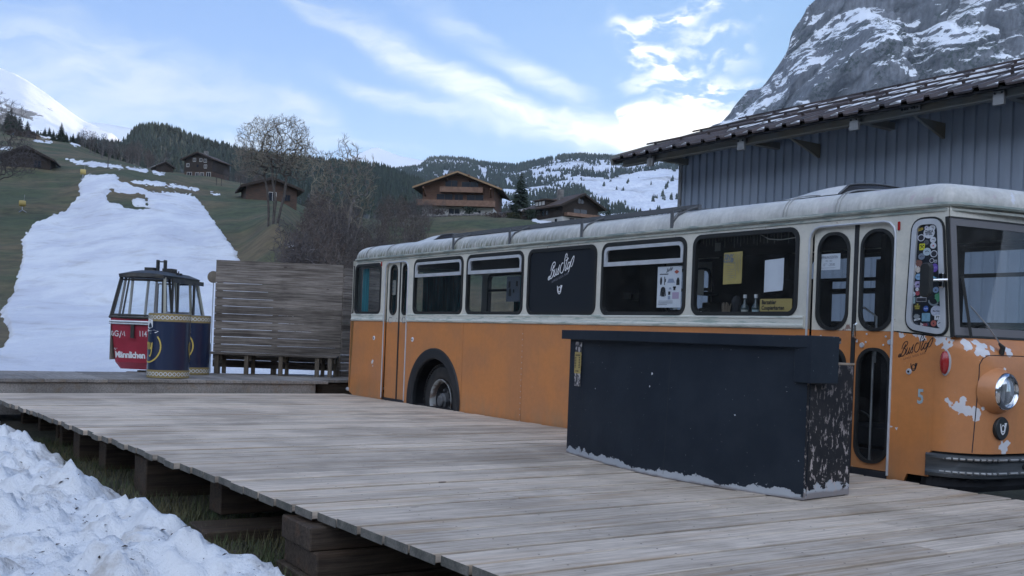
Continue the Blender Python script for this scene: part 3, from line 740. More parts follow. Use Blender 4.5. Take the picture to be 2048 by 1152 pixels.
import numpy as np
def crown_tree(name, H, blobs, bases, ntar, seed, tip=.014, tw='twig', stem='bark', up=.6, mid=.14, fork=None, maxr=.3):
    """blobs: (cx, cy, cz, rx, ry, rz, weight) ellipsoids filled with twig ends; bases: stems as point lists"""
    R = random.Random(seed); pos = []; par = []; dirs = []
    for st in bases:
        prev = -1
        for i, p in enumerate(st):
            p = Vector(p); pos.append(p); par.append(prev); dirs.append((p - pos[prev]).normalized() if prev >= 0 else Vector((0, 0, 1))); prev = len(pos) - 1
    T = []; tot = sum(b[6] for b in blobs)
    for b in blobs:
        for _ in range(int(ntar * b[6] / tot)):
            while True:
                q = Vector((R.uniform(-1, 1), R.uniform(-1, 1), R.uniform(-1, 1)))
                if q.length <= 1 and q.length > R.uniform(0, .75): break
            T.append(Vector((b[0] + q.x * b[3], b[1] + q.y * b[4], b[2] + q.z * b[5])))
    c0 = Vector((0, 0, min(b[2] - b[5] for b in blobs)))
    T.sort(key=lambda t: (t - c0).length + R.uniform(-.6, .6) * H * .1)
    A = np.zeros((len(pos) + ntar * 4 + 10, 3)); n = len(pos)
    for i, p in enumerate(pos): A[i] = p
    for t in T:
        d = A[:n] - np.array(t); dist_ = np.sqrt((d * d).sum(1)); cost = dist_ + up * np.maximum(0, A[:n, 2] - t.z + .15 * dist_)
        k = int(cost.argmin()); L_ = dist_[k]
        if L_ < .02 * H and R.random() < .5: continue
        p0 = pos[k]; c = p0 * .65 + t * .35 + dirs[k] * L_ * mid + Vector((0, 0, .06 * L_)); m = 3 if L_ > .06 * H else 2; prev = k
        for j in range(1, m + 1):
            s = j / m; q = p0 * (1 - s) ** 2 + c * 2 * s * (1 - s) + t * s * s
            if j < m: q = q + Vector((R.uniform(-1, 1), R.uniform(-1, 1), R.uniform(-1, 1))) * L_ * .04
            pos.append(q); par.append(prev); dirs.append((q - pos[prev]).normalized()); A[n] = q; n += 1; prev = n - 1
    rad = [0.0] * n; ex = 2.6
    kids = [0] * n
    for i in range(n - 1, -1, -1):
        r = max(rad[i], tip ** ex); rad[i] = r
        if par[i] >= 0: rad[par[i]] += r
    rad = [min(r ** (1 / ex), maxr) for r in rad]
    br = MB(); tg = MB()
    for i in range(n):
        if par[i] < 0: continue
        a, b = pos[par[i]], pos[i]; ra, rb = min(rad[par[i]], rad[i] * 1.35), rad[i]
        (br if rb > tip * 2.6 else tg).tube([a, b], [ra, rb], 6 if rb > .08 else (4 if rb > tip * 2.6 else 3), cap=False)
    haskid = set(par)
    for i in range(n):
        if i in haskid and rad[i] > tip * 2.2: continue
        for _ in range(4 if i not in haskid else 1):
            d = (dirs[i] + Vector((R.uniform(-1, 1), R.uniform(-1, 1), R.uniform(-.4, 1.1))) * .8).normalized(); L_ = H * R.uniform(.018, .045)
            q = pos[i] + d * L_; tg.tube([pos[i], q], [tip * .9, tip * .55], 3, cap=False)
    root = empty(name); br.build('trunk', M[stem], root, recalc=False, smooth=True); tg.build('twigs', M[tw], root, recalc=False)
    return root
t = crown_tree('bare_tree', 10, [(-1.5, 0, 7.0, 2.2, 2.2, 2.6, 1.0), (.9, .2, 7.4, 2.5, 2.3, 2.7, 1.2), (2.3, 0, 5.9, 1.7, 1.9, 2.0, .6), (-2.3, 0, 5.6, 1.5, 1.6, 1.5, .4), (0, 0, 7.0, 3.4, 2.8, 3.0, .8)],
    [[(-.35, 0, -.3), (-.40, .05, 1.4), (-.55, 0, 3.0), (-.9, 0, 4.4)], [(.0, .1, -.3), (.02, .1, 1.6), (.1, .05, 3.4), (.25, 0, 5.0)], [(.45, -.1, -.3), (.75, -.05, 1.5), (1.0, 0, 2.6), (1.1, .1, 4.4)], [(.1, -.2, -.3), (.3, -.15, 2.0), (-.05, -.1, 3.6), (-.2, -.1, 5.2)]], 2300, 5, tip=.0125, maxr=.27)
put(t, ground_at(545, 436, 95), 0, 1.0, 'tall bare round-crowned tree with several dark stems on the grassy hill edge', 'tree')
cols = [(-2.1, .3, 8.6, .75, .8, 2.7, 1), (-1.1, -.3, 8.8, .6, .7, 2.4, 1), (-.1, .2, 9.6, .7, .7, 3.0, 1.1), (.9, -.2, 9.0, .65, .7, 2.7, 1), (2.0, .2, 8.4, .8, .8, 2.6, 1), (0, 0, 6.0, 2.6, 1.6, 2.4, 1)]
t = crown_tree('bare_tree', 12, cols, [[(x * .25, 0, -.3), (x * .4, 0, 2.2), (x * .7, y, 4.6), (x * .95, y, 6.6)] for x, y, *_ in cols[:5]], 700, 12, tip=.015, up=1.2, stem='pale_bark', maxr=.12)
put(t, ground_at(682, 470, 88, .5), 0, 1.0, 'sparse upright bare tree with many thin stems rising from the brushwood', 'tree')
t = crown_tree('bare_tree', 14, [(0, 0, 9.4, 4.6, 3.5, 4.6, 1), (2.8, 0, 6.6, 2.6, 2.4, 2.2, .5)], [[(0, 0, -.3), (.1, 0, 2.0), (-.1, .1, 4.2), (.1, 0, 6.6), (.2, 0, 8.6)], [(.1, 0, 2.2), (1.0, 0, 4.2), (1.8, 0, 6.4)]], 1100, 21, tip=.014, tw='bush', maxr=.28)
put(t, ground_at(-22, 345, 112), 0, 1.0, 'dark bare tree at the left edge in front of the snowy mountain', 'tree')
# brushwood in the gully: five shapes, many individuals
protos = []
for i in range(5):
    R0 = random.Random(60 + i); st = []
    for k in range(6):
        a_ = R0.uniform(0, 6.3); x_, y_ = math.cos(a_) * R0.uniform(.1, .9), math.sin(a_) * R0.uniform(.1, .6); st.append([(x_ * .4, y_ * .4, -.2), (x_ * .6, y_ * .6, 1.1), (x_, y_, 2.4)])
    protos.append(crown_tree('bare_shrub', 4.6, [(0, 0, 2.9, 1.35, 1.2, 2.0, 1.0), (R0.uniform(-.6, .6), 0, 3.9, .7, .7, 1.3, .4)], st, 330, 40 + i, tip=.0105, up=1.3, tw=('bush', 'bush2', 'bush')[i % 3], stem='pale_bark', maxr=.07))
spots = []
R = random.Random(3)
for i in range(125):
    px = R.uniform(572, 850); d = R.uniform(50, 150)
    lim = interp([(560, 62), (600, 70), (640, 150), (850, 150)], px)
    if px > 740: d = R.uniform(95, 158)
    elif d > lim and px < 640: d = R.uniform(50, lim)
    spots.append((px, d, R.uniform(.75, 1.25) * (1 if px < 700 else .8) * (.8 if px < 610 else 1)))
for px, d in ((842, 172), (858, 176), (875, 178), (1003, 176), (790, 172), (805, 174), (770, 168), (748, 165), (452, 232), (470, 236), (440, 228), (462, 225)): spots.append((px, d, .6))
for i in range(26): spots.append((R.uniform(140, 330), R.uniform(265, 330), R.uniform(.9, 1.4)))
for i in range(14): spots.append((R.uniform(430, 560), R.uniform(215, 300), R.uniform(.8, 1.4)))
for k, (px, d, s) in enumerate(spots):
    o = protos[k] if k < 5 else copy_tree(protos[k % 5])
    x = (px - CX) / F * d
    far = d > 200
    lab = ('leafless brown bush on the far hillside below the spruces' if px < 340 else 'leafless bush beside the brown chalet on the hill') if far else ('bare brush among the dense thicket between the round tree and the green meadow' if d < 160 else 'low bare shrub by the orange timber chalet')
    put(o, Vector((x, d, gz(x, d) - .15)), R.uniform(0, 6), s, lab, 'bush', 'bushes on the far hillside below the spruces' if far and px < 340 else ('bushes beside the brown chalet' if far else ('brushwood thicket in the gully' if d < 160 else 'shrubs by the orange timber chalet')))
# single spruces
sp = spruce('spruce_tree', 9.4, 2.9, 3)
put(sp, ground_at(1040, 436, 196), 0, 1, 'broad dark spruce standing between the orange chalet and the dark chalet', 'tree')
s2 = copy_tree(sp); put(s2, ground_at(1216, 450, 240, 4), 1, .95, 'spruce top behind the low house with the metal roof', 'tree')
s2 = copy_tree(sp); put(s2, ground_at(1030, 430, 168, .5), 2, .42, 'small round conifer in the garden left of the dark chalet', 'tree')
s2 = copy_tree(sp); put(s2, ground_at(810, 432, 182, .5), 2, .55, 'dark evergreen left of the orange chalet', 'tree')
R = random.Random(8)
SLOT = [(108, 1.25), (92, .8), (118, .75), (84, .8), (75, .7), (14, 1.3), (6, 1.5), (24, 1.2), (40, 1.0), (0, 1.4), (132, .75), (142, .95), (150, .8), (160, .7), (168, .75), (178, .8), (186, .85), (196, .7), (205, .8), (215, .85), (224, .7), (236, .75), (246, .8)]
for i, (px, s) in enumerate(SLOT):
    d = R.uniform(325, 345); o = copy_tree(sp); x = (px - CX) / F * d
    put(o, Vector((x, d, gz(x, d) - .8)), R.uniform(0, 6), s * .62, 'spruce in the row along the hill crest below the snowy mountain', 'tree', 'spruces along the hill crest')
for i in range(46):
    px = 262 + i * 4.6 + R.uniform(-3, 3); o = copy_tree(sp); py = interp(LWOOD, px)
    p = aty(px, py, 815 + R.uniform(-25, 10)); p.z -= 2
    put(o, p, R.uniform(0, 6), R.uniform(.75, 1.2), 'spruce on the skyline of the wooded hill behind the brown chalet', 'tree', 'spruces on the wooded skyline')
# grass blades below the deck edge
R = random.Random(5); mb = MB()
for i in range(9000):
    u = R.uniform(3.0, 13) if i % 3 else R.uniform(4, 8); v = 2.0 + abs(R.gauss(0, .5)); h = R.uniform(.03, .11); a = R.uniform(0, 6)
    if v > 4: continue
    p = UV(u, v, -.41); t_ = p + Vector((math.cos(a) * h * .6, math.sin(a) * h * .6, h)); s_ = Vector((-math.sin(a), math.cos(a), 0)) * .004
    mb.add([p - s_, p + s_, t_], [(0, 1, 2)])
tag(mb.build('grass', M['blade'], recalc=False), 'short dark grass growing under the wooden deck edge', 'grass', kind='stuff')

# ================================================================== HOUSES
def house(name, label, p, rz, w, d, wh, rise, over, wallm, roofm, edge='roofedge', wins=(), sidewins=(), base=0, basem='plaster', balc=(), chim=None, thick=.25, door=None, group=None):
    """gable faces local -Y; width w along X, depth d along Y"""
    root = empty(name, p, rz, label, 'house' if 'barn' not in label else 'barn', group)
    mb = MB(); mb.prism([(-w / 2, base - (1.2 if not base else 0)), (w / 2, base - (1.2 if not base else 0)), (w / 2, wh), (0, wh + rise * (w / (w + 2 * over))), (-w / 2, wh)], 'y', 0, d)
    mb.build('wall', M[wallm], root)
    if base: MB().box(-w / 2 + .05, w / 2 - .05, .05, d - .05, -1.5, base).build('base', M[basem], root)
    hw = w / 2 + over; sl = rise / hw
    z0 = wh - sl * over + (sl * over) * 0; zt = wh + rise * (w / (w + 2 * over))
    ze = zt - sl * hw
    r = MB()
    for s in (-1, 1): r.prism([(0, zt), (s * hw, ze), (s * hw, ze + thick), (0, zt + thick)], 'y', -over * 1.1, d + over * .5)
    ro = r.build('roof', M[roofm], root)
    e = MB()
    for s in (-1, 1): e.prism([(0, zt - .12), (s * (hw + .02), ze - .12), (s * (hw + .02), ze + thick * .8), (0, zt + thick * .8)], 'y', -over * 1.1 - .06, -over * 1.1 - .01)
    e.build('fascia', M[edge], ro)
    if chim: MB().box(chim[0] - .4, chim[0] + .4, chim[1] - .4, chim[1] + .4, wh, chim[2]).build('chimney', M['stone'], ro)
    def win(x0, x1, z0_, z1_, sd=0):
        fr = MB(); y = -.06 if not sd else None
        if not sd:
            fr.box(x0, x1, -.05, .0, z0_, z1_); f = fr.build('window', M['win_dark'], root); g = MB()
            g.box(x0 - .06, x1 + .06, -.08, -.052, z1_, z1_ + .07); g.box(x0 - .06, x1 + .06, -.08, -.052, z0_ - .08, z0_); g.box(x0 - .07, x0, -.08, -.052, z0_, z1_); g.box(x1, x1 + .07, -.08, -.052, z0_, z1_)
            if x1 - x0 > .5: g.box((x0 + x1) / 2 - .03, (x0 + x1) / 2 + .03, -.08, -.052, z0_, z1_)
            g.build('frame', M[sdm], f)
        else:
            X = -w / 2 if sd < 0 else w / 2
            fr.box(min(X, X + sd * .05), max(X, X + sd * .05), x0, x1, z0_, z1_); fr.build('window', M['win_dark'], root)
    for wv_ in wins:
        sdm = wv_[4] if len(wv_) > 4 else wallm
        win(*wv_[:4])
    for s in sidewins: win(s[0], s[1], s[2], s[3], s[4])
    for (x0, x1, z, h, dep) in balc:
        b = MB().box(x0, x1, -dep, -dep + .08, z, z + h); b.box(x0, x0 + .08, -dep + .082, 0, z, z + h); b.box(x1 - .08, x1, -dep + .082, 0, z, z + h); b.box(x0 + .1, x1 - .1, -dep + .1, -.01, z, z + .12)
        b.build('balcony', M['chalet_bal'], root)
    return root, ro, zt
# orange timber chalet
p = ground_at(915, 427, 188); 
h, ro, zt = house('timber_chalet', 'large orange-brown timber chalet with two long balconies above the green meadow', p + Vector((0, 0, -.2)), -.10, 13.0, 13, 5.4, 3.0, 1.6, 'chalet', 'roofbrown', base=1.7,
    balc=((-7.3, 6.9, 1.75, 1.05, 1.5), (-3.2, 4.6, 4.25, .95, 1.3)), chim=(-2.5, 7, 9.3),
    wins=[(-3.9, -1.0, 2.9, 4.0), (-.6, .9, 2.9, 4.0), (1.6, 4.6, 2.9, 4.0), (-2.4, -.2, 5.3, 6.5), (.6, 3.6, 5.2, 6.3), (-5.2, -4.2, .4, 1.3, 'plaster'), (-1.6, .4, .2, 1.4, 'plaster'), (3.0, 4.2, .4, 1.2, 'plaster')])
c_ = MB()
for x in (-6.1, 6.1): c_.beam((x, -2.0, 4.9), (x * .98, 0, 3.6), .25, .3)
for x in (-2.1, 2.1): c_.beam((x, -2.0, 7.3), (x, 0, 6.4), .22, .25)
c_.build('bracket', M['chalet'], h)
# brown chalet on the left hill
p = ground_at(396, 352, 236)
h, ro, zt = house('hill_chalet', 'brown weathered farmhouse chalet with white ground floor on the left hill', p, -.22, 7.0, 8, 3.9, 1.7, .7, 'darkwood', 'roofbrown', edge='darkwood', base=1.1,
    wins=[(-2.9, -2.3, 2.2, 2.9, 'plaster'), (-1.3, -.7, 3.4, 4.1, 'plaster'), (.3, .9, 3.4, 4.0, 'plaster'), (1.4, 2.0, 3.2, 3.9, 'plaster'), (1.5, 2.1, 1.9, 2.6, 'plaster'), (-2.7, -1.6, .0, .9, 'plaster'), (-.6, .2, .1, .8, 'plaster'), (.6, 1.4, .0, .8, 'plaster'), (2.2, 3.1, -.2, .9, 'plaster'), (-.4, .1, 2.1, 2.7, 'darkwood')], chim=(-1, 5, 6.6))
h.children[0].data.materials[0] = M['chalet_old'] = mat('old_chalet_wood', (.10, .055, .035), .8, (.06, .04, .03), 1.2, stretch=(1, 1, 6))
p = ground_at(330, 347, 234)
house('stone_roofed_shed', 'small shed with a pale stone slab roof left of the brown hill chalet', p, .62, 3.6, 4.6, 1.3, 1.2, .4, 'darkwood', 'stone', edge='darkwood')
# dark barn at the left edge
p = ground_at(52, 334, 168)
house('dark_barn', 'low dark timber barn with a wide roof at the left edge of the hill', p, .28, 7.2, 6, 1.6, 2.1, .8, 'darkwood', 'darkwood', edge='darkwood', wins=[(1.2, 2.2, .2, 1.3, 'darkwood')])
for px, py, d, s in ((27, 266, 300, 3.4), (58, 270, 300, 4.0)):
    p = ground_at(px, py, d); house('hillside_hut', 'tiny dark hut high on the left hill, the %s of two' % ('left' if px < 40 else 'right'), p, .2, s, s, 1.1, 1.0, .3, 'darkwood', 'darkwood', edge='darkwood', wins=[(-.4, .2, .2, .8, 'darkwood')])
# red-brown barn behind the round tree
p = ground_at(543, 402, 150)
house('red_barn', 'reddish timber barn partly hidden behind the round bare tree', p, .35, 7.2, 7.5, 1.9, 1.5, .9, 'chalet_old', 'roofbrown', edge='darkwood', wins=[(-.4, .6, -.1, 1.2, 'plaster'), (1.8, 2.6, .2, 1.0, 'darkwood')])
# dark chalet right
p = ground_at(1160, 447, 162)
h, ro, zt = house('dark_chalet', 'dark timber chalet with white ground floor, dormer and chimney left of the shed', p, .52, 6.6, 10.5, 3.1, 2.1, .95, 'darkwood', 'roofbrown', edge='darkwood', base=1.15, chim=(-1.2, 4.2, 5.9),
    wins=[(-1.9, -1.2, .15, .95, 'darkwood'), (-.7, .1, .0, .95, 'darkwood'), (.6, 1.5, .05, .95, 'plaster'), (-1.3, 1.2, 1.6, 2.5, 'darkwood'), (-.5, .5, 3.4, 4.2, 'darkwood')], balc=((-3.0, 3.1, 1.25, .5, .9),), sidewins=[(4.2, 4.8, 1.7, 2.4, -1), (5.4, 6.0, 1.7, 2.4, -1), (1.5, 2.1, .2, .9, -1), (6.8, 7.4, .2, .9, -1)])
dm = MB().prism([(4.6, 3.1), (7.8, 3.1), (7.8, 4.1), (4.6, 4.1)], 'x', -3.6, -1.2).build('dormer', M['darkwood'], h)
MB().box(-3.9, -1.0, 4.3, 8.1, 4.1, 4.28).build('dormer_roof', M['roofbrown'], dm)
w3 = MB()
for k in range(3): w3.box(-3.64, -3.602, 4.9 + k, 5.6 + k, 3.35, 3.95)
w3.build('dormer_window', M['plaster'], dm)
p = ground_at(1068, 440, 176)
house('snowy_annexe', 'low annexe with snow on its eave left of the dark chalet', p, .55, 5, 6, 1.4, .8, .7, 'darkwood', 'roofgrey', edge='plaster', wins=[(-1, 0, .3, 1.0, 'darkwood')])
# low house with metal roof
p = ground_at(1222, 452, 128, .4)
h, ro, zt = house('metal_roof_house', 'low house with ribbed grey metal roof, skylights and flue behind the bus roof', p, 1.12, 7.8, 7.6, 1.0, 1.55, .5, 'darkwood', 'roofgrey', edge='roofedge', wins=[(-1, 0, .2, .8, 'darkwood')])
MB().tube([(-1.5, 4.6, 1.6), (-1.5, 4.6, 3.3)], .14, 10).build('flue_pipe', M['galv'], ro)
MB().tube([(-1.5, 4.6, 3.3), (-1.5, 4.6, 3.42)], .2, 10).build('pipe_cap', M['galv'], ro)
k_ = MB(); s_l = 1.55 / 4.4
for k in range(15): k_.beam((-.1, -.3 + .52 * k, zt + .27 - 0), (-4.35, -.3 + .52 * k, zt + .27 - s_l * 4.25), .05, .06)
k_.build('roof_rib', M['roofgrey'], ro)
for y0 in (2.0, 3.6):
    q = MB().prism([(-1.6, zt + .36 - s_l * 1.6), (-2.9, zt + .36 - s_l * 2.9), (-2.9, zt + .28 - s_l * 2.9), (-1.6, zt + .28 - s_l * 1.6)], 'y', y0, y0 + 1.1); q.build('skylight', M['win_dark'], ro)
# terrace stones and hedge below the orange chalet
R = random.Random(17)
st0 = None
for i in range(34):
    px = 815 + i * 6.6 + R.uniform(-2, 2); p = ground_at(px, 430, 178 + R.uniform(-1.5, 1.5))
    if st0 is None:
        mb = MB(); mb.lathe([(0, .55), (.4, .5), (.62, .25), (.6, 0), (.5, -.3)], 8); mb.v = [(x * R.uniform(.85, 1.15), y * R.uniform(.8, 1.1), z * R.uniform(.85, 1.1)) for x, y, z in mb.v]
        st0 = mb.build('boulder', M['stone']); o = st0
    else: o = st0.copy(); COL.objects.link(o)
    o.location = p; o.rotation_euler = (0, 0, R.uniform(0, 6)); s = R.uniform(.5, 1.0); o.scale = (s, s, s * .8)
    tag(o, 'grey boulder in the rough retaining row below the orange chalet', 'rock', 'boulders below the orange chalet')
def hedge(name, px, d, w_, h_, label, mt='spruce'):
    R = random.Random(int(px)); mb = MB()
    for i in range(700):
        a, b, c = R.gauss(0, .42), R.gauss(0, .42), R.random() ** .7
        q = Vector((a * w_, b * w_ * .6, c * h_)); s = R.uniform(.1, .22); e = [Vector((R.uniform(-s, s), R.uniform(-s, s), R.uniform(-s, s))) for _ in range(3)]
        mb.add([q + k for k in e], [(0, 1, 2)])
    o = mb.build(name, M[mt], recalc=False); o.location = ground_at(px, 430, d, .1); tag(o, label, 'hedge')
hedge('clipped_hedge', 876, 180, 1.6, 1.3, 'dark clipped hedge under the left end of the chalet balcony', 'bush')
hedge('clipped_hedge', 940, 180, 1.5, 1.4, 'dark clipped hedge below the middle of the orange chalet')
hedge('garden_bush', 1026, 168, 1.3, 1.2, 'yellow-green garden bush right of the orange chalet', 'grass')
hedge('garden_bush', 992, 174, 2.2, .9, 'brownish garden bush by the right corner of the orange chalet', 'bush2')
hedge('garden_bush', 1062, 160, 1.2, 1.8, 'upright dark shrub in front of the snowy annexe')
# snow guns
def snowgun(px, py, d, s, lab):
    p = ground_at(px, py, d); root = empty('snow_gun', p, .4, lab, 'snow gun'); root.scale = (s, s, s)
    MB().lathe([(.30, -.42), (.40, -.35), (.42, .2), (.36, .42), (.30, .42), (.28, -.42)], 16, (0, 0, 1.2), 'x').build('fan_drum', M['mustard'], root, smooth=30)
    MB().lathe([(.0, .30), (.29, .30), (.29, .26)], 16, (0, 0, 1.2), 'x').build('fan', M['dark'], root)
    mb = MB().tube([(0, 0, 1.2), (0, 0, .3)], .07, 8)
    for a in (0, 2.1, 4.2): mb.tube([(0, 0, .35), (.7 * math.cos(a), .7 * math.sin(a), -.05)], .05, 6)
    mb.build('stand', M['steel'], root); MB().beam((.15, -.1, 1.3), (.25, -.1, 2.4), .14, .05).build('mast', M['galv'], root)
snowgun(44, 428, 118, .85, 'yellow snow gun on the grass at the far left of the slope')
snowgun(166, 347, 152, .95, 'yellow snow gun at the top of the snow slope')
# fence posts on the meadow
for i, (px, py) in enumerate(((432, 386), (442, 388), (216, 330), (480, 398))):
    p = ground_at(px, py, 172); o = MB().box(-.06, .06, -.06, .06, -.2, 1.3 if i != 2 else 2.6).build('fence_post', M['bark']); o.location = p
    tag(o, ('thin wooden post on the meadow, left of the pair right of the snow', 'thin wooden post on the meadow, right of the pair', 'tall pole on the hill above the snow strip', 'low post on the meadow left of the red barn')[i], 'post')
# ================================================================== WOODEN DECKS
def vedge(u): return 2.38 - .05 * (u - 3.92)
R = random.Random(2)
mb = MB(); me_ = MB(); u = -2.4
while u < 15.4:
    g_ = R.choice((.015, .019, .024, .031)) ; w_ = .25; a = vedge(u + .1) + R.uniform(-.02, .02); dz = R.uniform(-.003, .003); b = D - .035 + R.uniform(-.012, .006)
    if u + w_ > 15.44: break
    q = [UV(uu, vv, zz) for uu in (u + .002 + g_, u + w_ - .002) for vv in (a, b) for zz in (-.045 + dz, dz)]
    # board, with the occasional butt joint
    if R.random() < .3:
        j = R.uniform(3.6, 6)
        for (aa, bb) in ((a, j - .002), (j + .002, b)):
            q = [UV(uu, vv, zz) for uu in (u + .002 + g_, u + w_ - .002) for vv in (aa, bb) for zz in (-.045 + dz, dz)]
            mb.add(q, [(0, 1, 3, 2), (4, 6, 7, 5), (0, 4, 5, 1), (2, 3, 7, 6), (0, 2, 6, 4), (1, 5, 7, 3)])
    else: mb.add(q, [(0, 1, 3, 2), (4, 6, 7, 5), (0, 4, 5, 1), (2, 3, 7, 6), (0, 2, 6, 4), (1, 5, 7, 3)])
    e_ = [UV(uu, vv, zz) for uu in (u + .004, u + w_ - .004) for vv in (a - .003, a - .0005) for zz in (-.046 + dz, dz - .002)]
    me_.add(e_, [(0, 1, 3, 2), (4, 6, 7, 5), (0, 4, 5, 1), (2, 3, 7, 6), (0, 2, 6, 4), (1, 5, 7, 3)])
    u += w_ 
deckR = Matrix.Rotation(math.atan2(VD.y, VD.x) - PI / 2, 4, 'Z')      # object frame whose y axis runs along the boards
def framed(mbx, name, mt, parent=None, bevel=0):
    inv = deckR.inverted(); mbx.v = [tuple(inv @ Vector(v)) for v in mbx.v]
    o = mbx.build(name, mt, parent, bevel=bevel); return o
droot = empty('wooden_deck', (0, 0, 0), math.atan2(VD.y, VD.x) - PI / 2, 'large weathered plank deck running along the orange bus', 'deck')
framed(mb, 'deck_boards', M['deck'], droot, bevel=.0025); framed(me_, 'board_ends', M['deck_end'], droot)
scw = MB(); R9 = random.Random(31)
for iu in range(int((13 + 2.4) / .25)):
    for vv in [2.79 + .62 * i for i in range(7)]:
        for du in (.06, .19):
            c_ = UV(-2.4 + iu * .25 + du + R9.uniform(-.012, .012), vv + R9.uniform(-.012, .012), .0042); r_ = .006
            scw.add([c_ + Vector((r_ * math.cos(k * PI / 3), r_ * math.sin(k * PI / 3), 0)) for k in range(6)], [tuple(range(6))])
tag(framed(scw, 'screw', M['dark'], droot), kind='stuff')
jo = MB()
for vv in [2.75 + .62 * i for i in range(7)]:
    jo.add([UV(uu, v2, zz) for uu in (-2.3, 15.3) for v2 in (vv, vv + .08) for zz in (-.20, -.047)], [(0, 1, 3, 2), (4, 6, 7, 5), (0, 4, 5, 1), (2, 3, 7, 6), (0, 2, 6, 4), (1, 5, 7, 3)])
framed(jo, 'joist', M['timber'], droot)
# upper deck, a step higher behind
mb = MB(); v = -3.0
while v < 9.4:
    w_ = .28; ust = 15.43 if v < 6.8 else 15.82; z = .19 + R.uniform(-.003, .003)
    q = [UV(uu, vv, zz) for uu in (ust + R.uniform(-.01, .01), 17.75) for vv in (v + .003, v + w_ - .003) for zz in (z - .045, z)]
    mb.add(q, [(0, 1, 3, 2), (4, 6, 7, 5), (0, 4, 5, 1), (2, 3, 7, 6), (0, 2, 6, 4), (1, 5, 7, 3)]); v += w_
uroot = empty('raised_deck', (0, 0, 0), math.atan2(VD.y, VD.x) - PI / 2, 'raised grey plank platform one step above the big deck, carrying the blue drums', 'deck')
framed(mb, 'deck_boards', M['deck_x'], uroot, bevel=.003)
mb = MB()
for a, b in ((-3, 1.2), (1.203, 4.1), (4.103, 6.6)):
    mb.add([UV(uu, vv, zz) for uu in (15.47, 15.51) for vv in (a, b) for zz in (-.30, .143)], [(0, 1, 3, 2), (4, 6, 7, 5), (0, 4, 5, 1), (2, 3, 7, 6), (0, 2, 6, 4), (1, 5, 7, 3)])
framed(mb, 'riser_board', M['deck_x'], uroot)
mb = MB(); mb.add([UV(uu, vv, zz) for uu in (15.86, 15.90) for vv in (6.4, 9.3) for zz in (-.40, .143)], [(0, 1, 3, 2), (4, 6, 7, 5), (0, 4, 5, 1), (2, 3, 7, 6), (0, 2, 6, 4), (1, 5, 7, 3)]); framed(mb, 'riser_board', M['timber'], uroot)
mb = MB()
for vv in (-2, 0, 2, 4, 6, 7.6, 9.2):
    mb.add([UV(uu, v2, zz) for uu in (15.6, 17.6) for v2 in (vv, vv + .08) for zz in (-.4, .14)], [(0, 1, 3, 2), (4, 6, 7, 5), (0, 4, 5, 1), (2, 3, 7, 6), (0, 2, 6, 4), (1, 5, 7, 3)])
framed(mb, 'joist', M['timber'], uroot)
# timbers carrying the deck along its open edge
SUP = [(5.45, 2.24, .62, 1.3, -.47, -.34, 0), (5.45, 2.27, .52, 1.2, -.34, -.20, 1), (5.48, 2.25, .46, 1.1, -.20, -.07, 2), (6.85, 2.12, .42, 1.6, -.46, -.33, 3), (7.35, 2.40, .26, 1.2, -.33, -.06, 4),
       (8.80, 2.24, .42, 1.2, -.46, -.10, 5), (10.45, 2.30, .3, 1.0, -.44, -.15, 6), (11.25, 2.22, .34, 1.0, -.44, -.11, 7), (12.5, 2.3, .16, .8, -.44, -.06, 8), (13.3, 2.4, .14, .8, -.44, -.06, 9), (14.2, 2.35, .14, .8, -.44, -.06, 10), (15.2, 2.3, .14, .8, -.44, -.06, 11)]
SL = ['lowest long beam of the nearest timber stack under the deck edge', 'middle beam of the nearest timber stack under the deck edge', 'top beam of the nearest timber stack under the deck edge', 'flat wet beam lying on the grass beside the second support',
      'upright dark block, second support from the near end of the deck', 'brown block, third support from the near end of the deck', 'dark block, fourth support from the near end of the deck', 'wide low block, fifth support from the near end of the deck',
      'narrow post, fourth support from the far end of the deck edge', 'narrow post, third support from the far end of the deck edge', 'narrow post, second support from the far end of the deck edge', 'narrow post, farthest support of the deck edge']
for (u, v, wu, lv, z0, z1, k) in SUP:
    mb = MB(); mb.box(-wu / 2, wu / 2, 0, lv, z0, z1)
    if k in (4, 5, 7): mb.box(-.06, .08, .12, lv * .7, z1 + .001, min(z1 + .035, -.047))
    o = mb.build('support_beam', M['timber'], bevel=.008); p = UV(u, v); o.location = p; o.rotation_euler = (0, 0, math.atan2(VD.y, VD.x) - PI / 2 + R.uniform(-.06, .06)); tag(o, SL[k], 'beam', 'timbers under the deck edge')
# slatted screen wall with bench
wl, wr = Vector((-5.22, 18.20, .19)), Vector((-3.02, 18.36, .19))
wd = (wr - wl); L = wd.length; wa = math.atan2(wd.y, wd.x)
sc_ = empty('slatted_screen', wl, wa, 'tall grey plank screen wall behind the long bench', 'screen')
mb = MB(); R = random.Random(9)
for k in range(16):
    z0 = 1.975 - .134 * (k + 1); gap = (.0 if k < 1 else .010)
    z1 = z0 + .134 - .0015
    # boards taper so that gaps open at the left
    x1 = L; t0 = .0052 if 1 < k else .0
    vs = [(0, 0, z0 + t0), (0, .028, z0 + t0), (0, 0, z1), (0, .028, z1), (x1, 0, z0), (x1, .028, z0), (x1, 0, z1), (x1, .028, z1)]
    if z0 < -.02: continue
    mb.add(vs, [(0, 1, 3, 2), (4, 6, 7, 5), (0, 4, 5, 1), (2, 3, 7, 6), (0, 2, 6, 4), (1, 5, 7, 3)])
mb.build('board', M['fence'], sc_, bevel=.002)
mb = MB()
for x in (.02, 1.0, L - .1): mb.box(x, x + .09, .03, .12, -.2, 1.97)
mb.build('post', M['post'], sc_)
